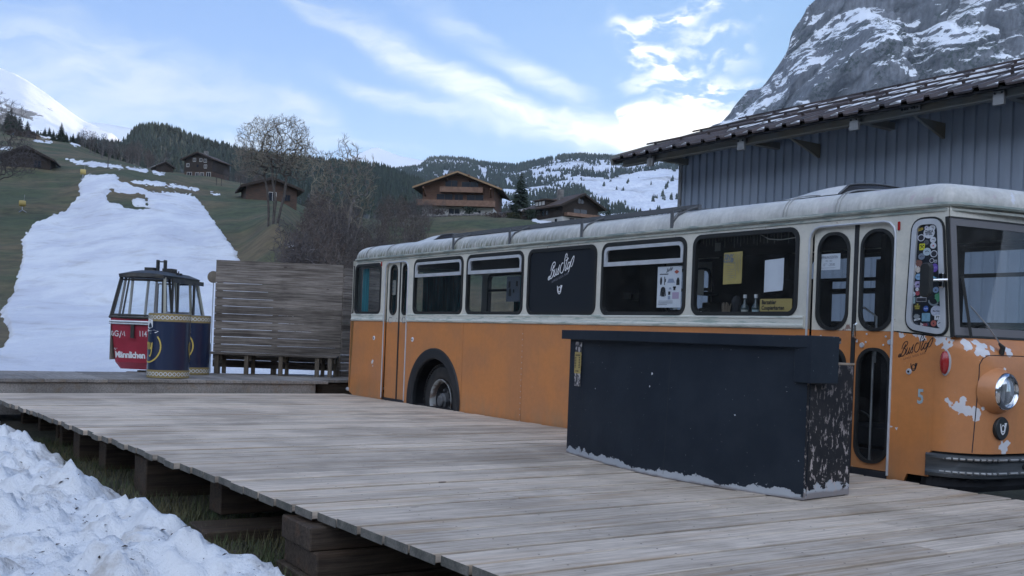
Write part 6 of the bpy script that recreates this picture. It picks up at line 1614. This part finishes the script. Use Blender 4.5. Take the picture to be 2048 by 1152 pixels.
# driver partition, seats glimpsed
MB().box(9.9, 10.3, 1.5, 2.2, .3, .42).box(9.86, 9.93, 1.5, 2.2, .42, 1.05).build('driver_seat', plain('brown_seat', (.12, .05, .03), .6), BUS, bevel=.03)
for z in (.18, .36): MB().box(9.38, 10.2, .30, .9, z - .15, z).build('inner_step', M['interior'], BUS)
MB().tube([(9.95, .12, .1), (9.95, .12, 1.0), (10.02, .2, 1.02)], .011, 6).build('handrail', M['steel'], BUS)
MB().tube([(9.42, .5, .1), (9.42, .5, 1.30), (9.55, .5, 1.38), (9.68, .5, 1.30), (9.68, .5, .9)], .010, 6).build('handrail', M['steel'], BUS)
# curtains
def curtain(x0, y0, x1, y1, z0, z1):
    rows = []; n = 48; dx, dy = x1 - x0, y1 - y0; L_ = math.hypot(dx, dy); nx_, ny_ = -dy / L_, dx / L_
    for z, k in ((z0, 1.15), (lerp(z0, z1, .5), 1.0), (z1, .85)):
        rows.append([(x0 + dx * i / n + nx_ * .02 * k * math.sin(i * 1.05), y0 + dy * i / n + ny_ * .02 * k * math.sin(i * 1.05), z) for i in range(n + 1)])
    return MB().grid(rows).build('curtain', M['teal'], BUS, smooth=True, recalc=False)
curtain(.10, 1.30, .10, 2.1, 1.2, 2.03); curtain(.15, .55, .11, 1.0, 1.2, 2.03); curtain(1.35, 2.30, 1.68, 2.30, 1.22, 2.0); curtain(.32, .10, .52, .10, 1.22, 2.0)
# ================================================================== LETTERING ON THE BUS
BS = [[(350, 600), (372, 597), (385, 578), (368, 570), (343, 590), (336, 615), (350, 628), (390, 610), (435, 598), (475, 545), (482, 490), (455, 470), (435, 465), (490, 420), (517, 370), (500, 345), (455, 360), (415, 425), (400, 485)],
      [(475, 395), (440, 480), (405, 560), (380, 600)], [(515, 452), (492, 530), (490, 568), (510, 572), (540, 520), (565, 448)], [(565, 448), (543, 520), (545, 553), (565, 545), (610, 450), (640, 392)], [(625, 430), (618, 470), (626, 500), (608, 540), (580, 545)],
      [(735, 372), (705, 368), (668, 420), (655, 490), (688, 530), (735, 495), (762, 420), (768, 320), (790, 245), (815, 225), (828, 250), (812, 290)], [(850, 280), (795, 430), (785, 480), (802, 488), (845, 420)], [(795, 335), (868, 298)],
      [(900, 362), (870, 370), (843, 430), (845, 470), (875, 455), (910, 395), (900, 362)], [(930, 345), (905, 440), (875, 520)], [(915, 430), (950, 330), (1008, 268), (1003, 330), (965, 415), (932, 432)]]
def busstop(name, mt, mt2, cx, cz, wdt, y, parent=BUS):
    s = wdt / 680
    mp = lambda a, b: (cx + (a - 672) * s, y, cz - (b - 430) * s)
    mb = MB()
    for st_ in BS: mb.ribbon(st_, 15, mp)
    hm2 = lambda a, b: (cx + (650 - 672) * s + a, y, cz - (790 - 430) * s + b); horn(mb, hm2, 110 * s)
    o = mb.build(name, M[mt], parent, recalc=False)
    an = -math.atan2(120, 390)
    def mt_(a, b): return (cx + (655 - 672) * s + a * math.cos(an) + b * math.sin(an) , y, cz - (600 - 430) * s - a * math.sin(an) + b * math.cos(an))
    text_mb('APRES RIDE BAR', 52 * s, mt_, mb=(m2 := MB()), space=1.25, bold=.0003); m2.build('small_lettering', M[mt2], o, recalc=False)
    return o
x, z = on(1122, 534); busstop('logo', 'white_paint', 'grey_ink', x + .0, z, .49, -.001)
x, z = on(1831, 693); busstop('logo', 'black_ink', 'faded_ink' if 'faded_ink' in M else (plain('faded_ink', (.30, .13, .06), .6) and 'faded_ink'), x, z, .30, -.002)
text_mb('5', .155, lambda a, b: (10.488 + a, -.002, .66 + b), bold=.004, sx=.8).build('number', M['number_blue'], BUS, recalc=False)
# stickers on the corner window
STK = []
def sk(zx, zy, sx, shape, col, txt=None, tcol=(.03, .03, .04), rot=0, zone=0, sh=1.0):
    px = 1815 + zx / 9.6; py = (440 if zone == 0 else 550) + zy / 9.6
    x, z = on(px, py, -.006); w_ = sx / 9.6 * .0079 / .8   # metres: ~126 px per metre horizontally here
    STK.append((x, z, sx, shape, col, txt, tcol, rot, sh))
Wt = (.62, .64, .68); Bl = (.25, .42, .60)
for a in [(212, 190, 170, 'bar', (.50, .36, .06), 'UP TO YOU', (.1, .07, .02), -14, 0, .28), (360, 145, 80, 'o', (.60, .58, .68), None), (470, 150, 120, 'o', Wt, 'alp'), (410, 245, 215, 'o', Wt, 'ZAKA', (.04, .05, .06)), (155, 330, 105, 'o', (.36, .36, .55), None),
          (260, 342, 135, 'ring', Wt, None), (490, 380, 115, 'o', Wt, None), (487, 490, 118, 'o', Wt, None, (.6, .05, .05)), (355, 430, 100, 'o', (.12, .13, .14), None), (275, 515, 105, 'sq', (.62, .60, .03), 'X', (.02, .02, .02), 0, 0, 1.2), (370, 608, 150, 'o', (.45, .55, .60), None),
          (503, 648, 135, 'ring', Wt, None), (465, 778, 88, 'ring', Wt, None), (540, 790, 55, 'sq', (.35, .37, .4), None), (265, 700, 130, 'o', (.18, .22, .28), None), (150, 860, 150, 'blob', Wt, None), (215, 830, 140, 'blob', (.20, .09, .07), None), (200, 950, 110, 'blob', (.55, .50, .45), None),
          (520, 915, 125, 'o', (.16, .09, .42), 'YETI', (.35, .3, .6), 0, 0, 1.3), (105, 1025, 105, 'o', (.48, .42, .32), None), (210, 1090, 125, 'o', Bl, 'alpine', (.05, .1, .2)), (500, 1110, 110, 'tri', (.20, .50, .70), None)]:
    sk(*a[:6], *(a[6:8] if len(a) > 7 else a[6:7]), **({'sh': a[9]} if len(a) > 9 else {}))
for a in [(92, 175, 75, 'sq', (.55, .58, .60), 'POW', (.03, .03, .03), 90, 3.0), (192, 180, 100, 'sq', (.38, .33, .52), None, None, 0, 1.2), (180, 275, 68, 'o', Wt, None, None, 0, 1), (250, 290, 60, 'o', (.55, .20, .22), None, None, 0, 1.6), (190, 350, 85, 'o', (.42, .08, .10), None, None, 0, 1), (100, 365, 105, 'o', (.48, .56, .62), None, None, 0, 1),
          (92, 485, 105, 'sq', (.28, .40, .42), None, None, 0, 1.2), (262, 460, 190, 'cam', (.45, .46, .48), None, None, 0, .55), (500, 480, 190, 'arc', (.25, .30, .33), None, None, 0, 1), (540, 285, 115, 'o', (.30, .42, .62), None, None, 0, 1), (580, 425, 115, 'blob', (.12, .42, .22), None, None, 0, 1.5),
          (185, 610, 150, 'o', (.03, .03, .02), 'BERGLIEBE', (.45, .38, .05), 0, 1.0), (352, 645, 100, 'o', (.05, .12, .42), 'ALPS', (.6, .65, .8), 0, 1.1), (545, 690, 210, 'o', (.56, .60, .70), 'Bus Stop', (.1, .1, .12), 0, 1), (170, 800, 120, 'blob', (.25, .27, .28), None, None, 0, .8), (178, 855, 125, 'sq', (.60, .62, .64), None, None, -12, .25),
          (350, 810, 160, 'sq', (.20, .38, .48), None, None, 0, 1.0), (575, 815, 120, 'sq', (.70, .72, .74), 'FT', (.01, .01, .01), 0, .8), (280, 950, 70, 'tri', (.55, .50, .50), None, None, 0, 1), (340, 955, 80, 'sq', (.30, .08, .10), None, None, 0, .6), (375, 945, 60, 'o', (.05, .07, .14), None, None, 0, 1.2), (495, 928, 108, 'o', (.42, .12, .10), None, None, 0, 1.1), (618, 930, 115, 'o', Wt, None, None, 0, 1.4),
          (150, 935, 90, 'sq', (.06, .07, .09), None, None, 0, .4)]:
    sk(a[0], a[1], a[2], a[3], a[4], a[5], a[6] or (.03, .03, .04), a[7], 1, a[8])
KX = 1 / (9.6 * 130.0); KZ = 1 / (9.6 * 212.0)
smats = {}
def smat(c):
    k = tuple(round(q, 2) for q in c)
    if k not in smats: smats[k] = mat('sticker_ink', c, .45, tuple(q * .8 for q in c), 60, 3)
    return smats[k]
x_a, _ = on(1840, 560, -.006); x_b, _ = on(1850, 560, -.006); _, z_a = on(1845, 550, -.006); _, z_b = on(1845, 560, -.006)
KX = abs(x_b - x_a) / 96; KZ = abs(z_a - z_b) / 96
for i, (x, z, sx, shp, col, txt, tcol, rot, sh) in enumerate(STK):
    hw = sx * KX / 2; hh = hw * .8 * sh if shp in ('o', 'ring', 'blob', 'arc') and False else sx * KZ * sh * .5 * 1.0
    if shp in ('o', 'ring', 'blob', 'arc'): hh = max(hh, hw * .75)
    y = -.0015 - .0006 * (i % 7); rr = math.radians(-rot)
    def mp(a, b, x=x, z=z, y=y, rr=rr): return (x + a * math.cos(rr) - b * math.sin(rr), y, z + a * math.sin(rr) + b * math.cos(rr))
    R = random.Random(i)
    if shp in ('o', 'ring'): pl = [(hw * math.cos(a), hh * math.sin(a)) for a in [2 * PI * k / 24 for k in range(24)]]
    elif shp == 'blob': pl = [(hw * (1 + R.uniform(-.22, .16)) * math.cos(a), hh * (1 + R.uniform(-.22, .16)) * math.sin(a)) for a in [2 * PI * k / 22 for k in range(22)]]
    elif shp == 'tri': pl = [(-hw, hh), (hw, 0), (-hw, -hh)]
    elif shp == 'arc': pl = None
    elif shp == 'cam': pl = [(-hw, -hh), (hw, -hh), (hw, hh * .6), (hw * .35, hh * .6), (hw * .25, hh), (-hw * .25, hh), (-hw * .35, hh * .6), (-hw, hh * .6)]
    else: pl = rrect(-hw, hw, -hh, hh, min(hw, hh) * (.9 if shp == 'bar' else .15), 3)
    mb = MB()
    if pl: mb.flat(pl, mp)
    else: mb.ribbon([(hw * math.cos(a), hh * math.sin(a)) for a in [math.radians(180 + 15 * k) for k in range(11)]], hw * .3, mp)
    so_ = mb.build('sticker', smat(col), BUS, recalc=False)
    y -= .0004
    def mp2(a, b, x=x, z=z, y=y, rr=rr): return (x + a * math.cos(rr) - b * math.sin(rr), y, z + a * math.sin(rr) + b * math.cos(rr))
    dm_ = MB()
    if shp == 'ring': dm_.flat([(hw * .78 * math.cos(a), hh * .78 * math.sin(a)) for a in [2 * PI * k / 20 for k in range(20)]], mp2)
    if shp == 'cam': dm_.flat([(-hw * .92, -hh * .85), (hw * .92, -hh * .85), (hw * .92, hh * .4), (-hw * .92, hh * .4)], mp2)
    if txt == 'X': dm_.ribbon([(-hw * .55, -hh * .5), (hw * .45, hh * .45)], hw * .22, mp2, smooth=False); dm_.ribbon([(hw * .55, -hh * .5), (-hw * .45, hh * .45)], hw * .22, mp2, smooth=False); dm_.ribbon([(-hw * .7, hh * .25), (-hw * .45, hh * .55), (-hw * .15, hh * .6)], hw * .22, mp2, smooth=False); dm_.ribbon([(hw * .7, hh * .25), (hw * .45, hh * .55), (hw * .15, hh * .6)], hw * .22, mp2, smooth=False)
    elif txt == 'ZAKA': text_mb('ZAKA', hh * .62, lambda a, b: mp2(a, b + hh * .22), mb=dm_, bold=.001, sx=1.0); text_mb('STEIL', hh * .62, lambda a, b: mp2(a, b - hh * .22), mb=dm_, bold=.001, sx=.95)
    elif txt == 'POW': 
        text_mb('POW', hw * 1.25, lambda a, b: mp2(b, -a + hh * .2), mb=dm_, bold=.001) if False else text_mb('POW', hh * 1.2, lambda a, b: mp2(a, b), mb=dm_, bold=.001)
    elif txt == 'BERGLIEBE': text_mb('I ♥', hh * .4, lambda a, b: mp2(a, b + hh * .6), mb=dm_); text_mb('BERG', hh * .62, lambda a, b: mp2(a, b + hh * .1), mb=dm_, bold=.0008); text_mb('LIEBE', hh * .55, lambda a, b: mp2(a, b - hh * .42), mb=dm_, bold=.0008)
    elif txt: text_mb(txt, min(hh * 1.1, hw * 2.6 / len(txt)) * (1.25 if txt == 'FT' else 1), mp2, mb=dm_, bold=.0006)
    elif shp == 'o' and i % 2 == 0: dm_.ribbon([(-hw * .5, -hh * .1), (0, hh * .2), (hw * .5, -hh * .05)], hh * .16, mp2)
    elif shp in ('o',): dm_.flat([(-hw * .35, -hh * .25), (hw * .35, -hh * .25), (0, hh * .35)], mp2)
    elif shp == 'sq' and i % 2: dm_.flat([(-hw * .6, -hh * .3), (hw * .6, -hh * .3), (hw * .1, hh * .4)], mp2)
    if dm_.v: dm_.build('print', smat(tcol if tcol else (.05, .06, .08)), so_, recalc=False)
# ================================================================== THINGS IN THE BUS WINDOWS
BM = Matrix.Translation(UD * 15.4 + VD * D) @ Matrix.Rotation(BUSROT, 4, 'Z')
def thing(name, label, cat, x, y, z): 
    o = empty(name, BM @ Vector((x, y, z)), BUSROT, label, cat); return o
def sheet(name, label, cat, px0, py0, px1, py1, mt, y=.028, curl=0):
    x0, z1 = on(px0, py0, y); x1, z0 = on(px1, py1, y); o = thing(name, label, cat, (x0 + x1) / 2, y, z0); w_, h_ = (x1 - x0), (z1 - z0)
    rows = [[(lerp(-w_ / 2, w_ / 2, i / 8), -.004 * math.sin(i * .8) * curl - curl * .02 * max(0, .25 - k / 8) * (i / 8), h_ * k / 8 + curl * .012 * (i / 8)) for i in range(9)] for k in range(9)]
    b = MB().grid(rows).build('sheet', M[mt], o, recalc=False, smooth=True); return o, w_, h_
def prints(o, items, mt, y=-.003):
    mb = MB()
    for pl in items: mb.flat(pl, lambda a, b: (a, y, b))
    return mb.build('print', M[mt], o, recalc=False)
def rect(a, b, c, d): return [(a, b), (c, b), (c, d), (a, d)]
# merchandise poster
o, w_, h_ = sheet('merch_poster', 'white merchandise poster with clothing pictures in the fourth big window', 'poster', 1316, 534, 1361, 615, 'paper')
u = lambda a, b: ((a - .5) * w_, b * h_)
def hood(cx, cz, s): return [(cx - .10 * s, cz + .5 * s), (cx + .10 * s, cz + .5 * s), (cx + .22 * s, cz + .34 * s), (cx + .30 * s, cz - .35 * s), (cx + .22 * s, cz - .35 * s), (cx + .17 * s, cz + .1 * s), (cx + .17 * s, cz - .4 * s), (cx - .17 * s, cz - .4 * s), (cx - .17 * s, cz + .1 * s), (cx - .22 * s, cz - .35 * s), (cx - .30 * s, cz - .35 * s), (cx - .22 * s, cz + .34 * s)]
def sc(pl): return [u(a, b) for a, b in pl]
pr1 = [sc([(a, (b - .3) * .62 + .30) for a, b in hood(.26, .42, .42)]), sc([(.16 + .045 * math.cos(t), .65 + .10 * math.sin(t)) for t in [k * PI / 6 for k in range(12)]]), sc(rect(.30, .55, .33, .75)), sc(rect(.33, .62, .36, .70)), sc([(.80, .54), (.93, .54), (.93, .65), (.89, .72), (.84, .72), (.80, .65)]),
       sc(rect(.69, .42, .77, .50)), sc(rect(.67, .47, .79, .51)), sc(rect(.48, .31, .57, .39)), sc(rect(.10, .805, .46, .825))]
prints(o, pr1, 'black_ink'); prints(o, [sc([(.42, .60), (.74, .60), (.67, .70), (.48, .70)]), sc([(.49, .44), (.62, .44), (.58, .49), (.53, .49)]), sc(rect(.47, .20, .57, .28))], 'pale_grey_blue' if 'pale_grey_blue' in M else (plain('pale_grey_blue', (.34, .38, .48), .6) and 'pale_grey_blue'))
prints(o, [sc(rect(.65, .21, .92, .37))], 'pale_pink' if 'pale_pink' in M else (plain('pale_pink', (.55, .42, .55), .6) and 'pale_pink'))
prints(o, [sc([(.80, .81), (.90, .86), (.80, .91), (.70, .86)])], 'coral' if 'coral' in M else (plain('coral', (.52, .12, .08), .6) and 'coral'))
prints(o, [sc(rect(.08, .165, .68, .17)), sc(rect(.08, .14, .68, .146)), sc(rect(.08, .12, .68, .126)), sc(rect(.08, .10, .68, .106)), sc(rect(.08, .07, .45, .08))], 'grey_ink')
mb = MB(); s = w_ * .26 / 680
for st_ in BS: mb.ribbon(st_, 22, lambda a, b: ((a - 672) * s - .0, -.003, h_ * .92 - (b - 430) * s))
mb.build('print', M['black_ink'], o, recalc=False)
# yellow poster
o, w_, h_ = sheet('yellow_poster', 'yellow handwritten poster in the fifth big window', 'poster', 1448, 506, 1483, 568, 'yellow_card', curl=.5)
text_mb('TINY', .052, lambda a, b: (a - .055, -.006, h_ * .87 + b), shear=.25, bold=.003, mb=(mb := MB())); text_mb('CLUB', .052, lambda a, b: (a - .055, -.006, h_ * .75 + b), shear=.25, bold=.003, mb=mb)
R = random.Random(6)
for k in range(9): z = h_ * (.66 - k * .065); mb.flat([( -w_ * .42, z), (-w_ * .42 + w_ * R.uniform(.2, .8), z), (-w_ * .42 + w_ * R.uniform(.2, .6), z + .004)], lambda a, b: (a, -.006, b))
for k in range(5): x_ = w_ * (.1 + k * .08); mb.flat(rect(x_, h_ * R.uniform(.05, .5), x_ + .003, h_ * .95), lambda a, b: (a, -.006, b))
mb.build('print', M['faint_print'], o, recalc=False)
# white sheet
o, w_, h_ = sheet('white_sheet', 'blank white curled sheet hanging in the fifth big window', 'sheet', 1530, 521, 1566, 584, 'paper', curl=1.2)
# sign Barzahler Coupierkarten
x0, z1 = on(1521, 598, .03); x1, z0 = on(1584, 623, .03)
o = thing('card_sign', 'mustard sign reading Barzahler Coupierkarten behind the fifth big window', 'sign', (x0 + x1) / 2, .025, z0); w_, h_ = x1 - x0, z1 - z0
mb = MB().prism(rrect(-w_ / 2, w_ / 2, 0, h_, .012, 3), 'y', 0, .006); mb.build('board', M['mustard'], o)
text_mb('Barzahler', h_ * .46, lambda a, b: (-w_ * .44 + a, -.003, h_ * .72 + b), align='LEFT', bold=.0015, sx=.86, mb=(mb := MB())); text_mb('Coupierkarten', h_ * .46, lambda a, b: (-w_ * .44 + a, -.003, h_ * .28 + b), align='LEFT', bold=.0015, sx=.86, mb=mb)
mb.build('lettering', M['black_ink'], o, recalc=False)
# opening hours sheet in the front door
o, w_, h_ = sheet('opening_hours_sheet', 'handwritten opening hours sheet taped inside the left leaf of the front door', 'notice', 1637, 509, 1680, 539, 'paper', y=.052)
text_mb('ÖFFNUNGSZEITEN', h_ * .24, lambda a, b: (a, -.003, h_ * .78 + b), sx=.66, mb=(mb := MB()), bold=.0002); text_mb("13°° - 20:00", h_ * .24, lambda a, b: (a, -.003, h_ * .32 + b), sx=.8, mb=mb); text_mb("MI - SO", h_ * .16, lambda a, b: (a, -.003, h_ * .55 + b), mb=mb)
mb.flat(rect(-w_ * .4, h_ * .12, w_ * .3, h_ * .135), lambda a, b: (a, -.003, b)); mb.build('lettering', M['grey_ink'], o, recalc=False)
o, w_, h_ = sheet('notice_sheet', 'grey printed sheet behind the narrow rear door glass', 'notice', 776, 561, 791, 590, 'faded_paper' if 'faded_paper' in M else (plain('faded_paper', (.32, .31, .27), .7) and 'faded_paper'), y=.06)
prints(o, [rect(-w_ * .35, h_ * k, w_ * .3, h_ * (k + .10)) for k in (.2, .45, .7)], 'faint_print')
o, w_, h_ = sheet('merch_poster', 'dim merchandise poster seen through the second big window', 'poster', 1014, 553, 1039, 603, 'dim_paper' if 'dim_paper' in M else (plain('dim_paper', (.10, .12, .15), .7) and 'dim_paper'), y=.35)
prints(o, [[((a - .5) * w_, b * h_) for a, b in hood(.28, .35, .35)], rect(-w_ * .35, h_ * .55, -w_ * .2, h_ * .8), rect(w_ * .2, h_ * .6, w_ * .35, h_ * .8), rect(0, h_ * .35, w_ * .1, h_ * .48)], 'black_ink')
# papers inside the bus
for k, (px0, py0, px1, py1, y, lab) in enumerate(((1392, 540, 1407, 590, .5, 'pale sheet hanging left of the skewers in the fifth window'), (1430, 486, 1441, 502, .9, 'small pinned note near the top of the fifth window'), (1247, 586, 1262, 597, 1.6, 'left of two small notes deep inside the fourth window'), (1265, 588, 1278, 601, 1.6, 'right of two small notes deep inside the fourth window'))):
    sheet('note', lab, 'note', px0, py0, px1, py1, 'faded_paper', y=y)
# bottles
plain('bottle_glass', (.04, .06, .06), .08, spec=.8); plain('label_cream', (.42, .42, .38), .7)
def bottle(px, lab, hh=1.0, badge=False):
    x, z = on(px, 622, .16); o = thing('bottle', lab, 'bottle', x, .16, 1.203); s = hh
    MB().lathe([(0, 0), (.036, .0), (.038, .01), (.038, .155), (.034, .175), (.014, .205), (.0125, .25), (0, .25)], 20).build('glass', M['bottle_glass'], o, smooth=50)
    MB().lathe([(0, .285), (.0165, .283), (.0165, .25), (0, .249)], 16).build('cap', M['white_paint'], o, smooth=50)
    MB().grid([[(.0388 * math.cos(a), .0388 * math.sin(a), z_) for a in [math.radians(-100 + 12 * k) for k in range(10)]] for z_ in (.02, .14)]).build('label', M['label_cream' if not badge else 'number_blue'], o, recalc=False)
bottle(1489, 'clear bottle with white cap and cream label, left of two in the fifth window'); bottle(1511, 'clear bottle with white cap beside the mustard sign, right of two in the fifth window', badge=True)
x, z = on(1449, 622, .14); o = thing('skewer_holder', 'glass of pale wooden stirrers standing at the left of the fifth window', 'holder', x, .16, 1.203); mb = MB(); R = random.Random(2)
for k in range(46): a = R.uniform(0, 6.3); r_ = R.uniform(0, .03); mb.beam((r_ * math.cos(a), r_ * math.sin(a), .005), (r_ * 1.9 * math.cos(a), r_ * 1.9 * math.sin(a), R.uniform(.17, .215)), .006, .002)
mb.build('stirrers', M['bare_wood'], o, recalc=False); MB().lathe([(.034, 0), (.036, .05)], 20).build('cup', M['glass_far'], o, recalc=False)
x, z = on(1586, 610, .1); o = thing('pump_dispenser', 'white syrup pump standing at the right end of the fifth window', 'dispenser', x, .14, 1.203); MB().lathe([(0, 0), (.028, 0), (.028, .17), (.012, .20), (.012, .26), (.016, .27), (.016, .285), (.008, .29), (.008, .36), (0, .36)], 16).build('body', M['paper'], o, smooth=40); MB().lathe([(0, .375), (.016, .375), (.016, .36), (0, .36)], 14).build('pump_head', M['white_paint'], o)
x, z = on(1467, 600, .22); o = thing('figurine', 'small dark decorative figure with red detail behind the wooden stirrers', 'figurine', x, .26, 1.203)
MB().lathe([(0, 0), (.05, 0), (.055, .08), (.035, .15), (.045, .19), (.05, .23), (.03, .27), (0, .285)], 14).build('body', M['dark'], o, smooth=50); MB().lathe([(.056, .09), (.05, .12)], 14).build('red_band', M['red_lens'], o)
x, z = on(1404, 600, .3); o = thing('speaker', 'round black speaker with pale dots in the left corner of the fifth window', 'speaker', x, .3, 1.203)
MB().lathe([(0, -.03), (.075, -.03), (.085, 0), (.085, .05), (0, .05)], 24, (0, 0, .085), 'y').build('body', M['gasket'], o, smooth=40)
mb = MB()
for a in range(6): mb.lathe([(0, -.034), (.010, -.034), (.010, -.03)], 8, (.045 * math.cos(a), 0, .085 + .045 * math.sin(a)), 'y')
mb.build('grille_dot', M['paper'], o)
for px in (1541, 1572): 
    x, z = on(px, 600, .3); o = thing('syrup_bottle', 'green tinted spout bottle behind the mustard sign, %s of two' % ('left' if px < 1550 else 'right'), 'bottle', x, .30, 1.203); MB().lathe([(0, 0), (.03, 0), (.03, .12), (.008, .19), (.004, .24), (0, .24)], 14).build('glass', plain('green_glass%d' % px, (.02, .10, .08), .15), o, smooth=50)
# icicle light string along the top of window five
x0, z0 = on(1450, 470, .06); o = thing('icicle_lights', 'string of small white icicle lights along the top of the fifth window', 'lights', 7.98, .07, 2.03); mb = MB().tube([(0, 0, 0), (.6, 0, .0), (1.2, 0, .0)], .003, 4); R = random.Random(3)
for k in range(30): L_ = R.uniform(.03, .11); mb.tube([(k * .041, 0, 0), (k * .041 + .003, 0, -L_)], .0016, 3)
mb.tube([(.72, -.01, .01), (.85, -.01, -.05), (1.0, -.01, -.065), (1.22, -.01, -.05)], .005, 5); mb.build('strand', M['faded_paper'], o, recalc=False)

# ================================================================== AIR
hzm = bpy.data.materials.new('thin_air'); hzm.use_nodes = True; n = NT(hzm.node_tree); n.n.clear()
ho = n.new('ShaderNodeOutputMaterial'); pv = n.new('ShaderNodeVolumePrincipled'); pv.inputs['Density'].default_value = .00006; pv.inputs['Color'].default_value = (.80, .90, 1, 1); pv.inputs['Anisotropy'].default_value = 0
n.l.new(pv.outputs[0], ho.inputs['Volume'])
tag(MB().box(-9000, 9000, -300, 12500, -110, 1750).build('haze', hzm), kind='stuff')
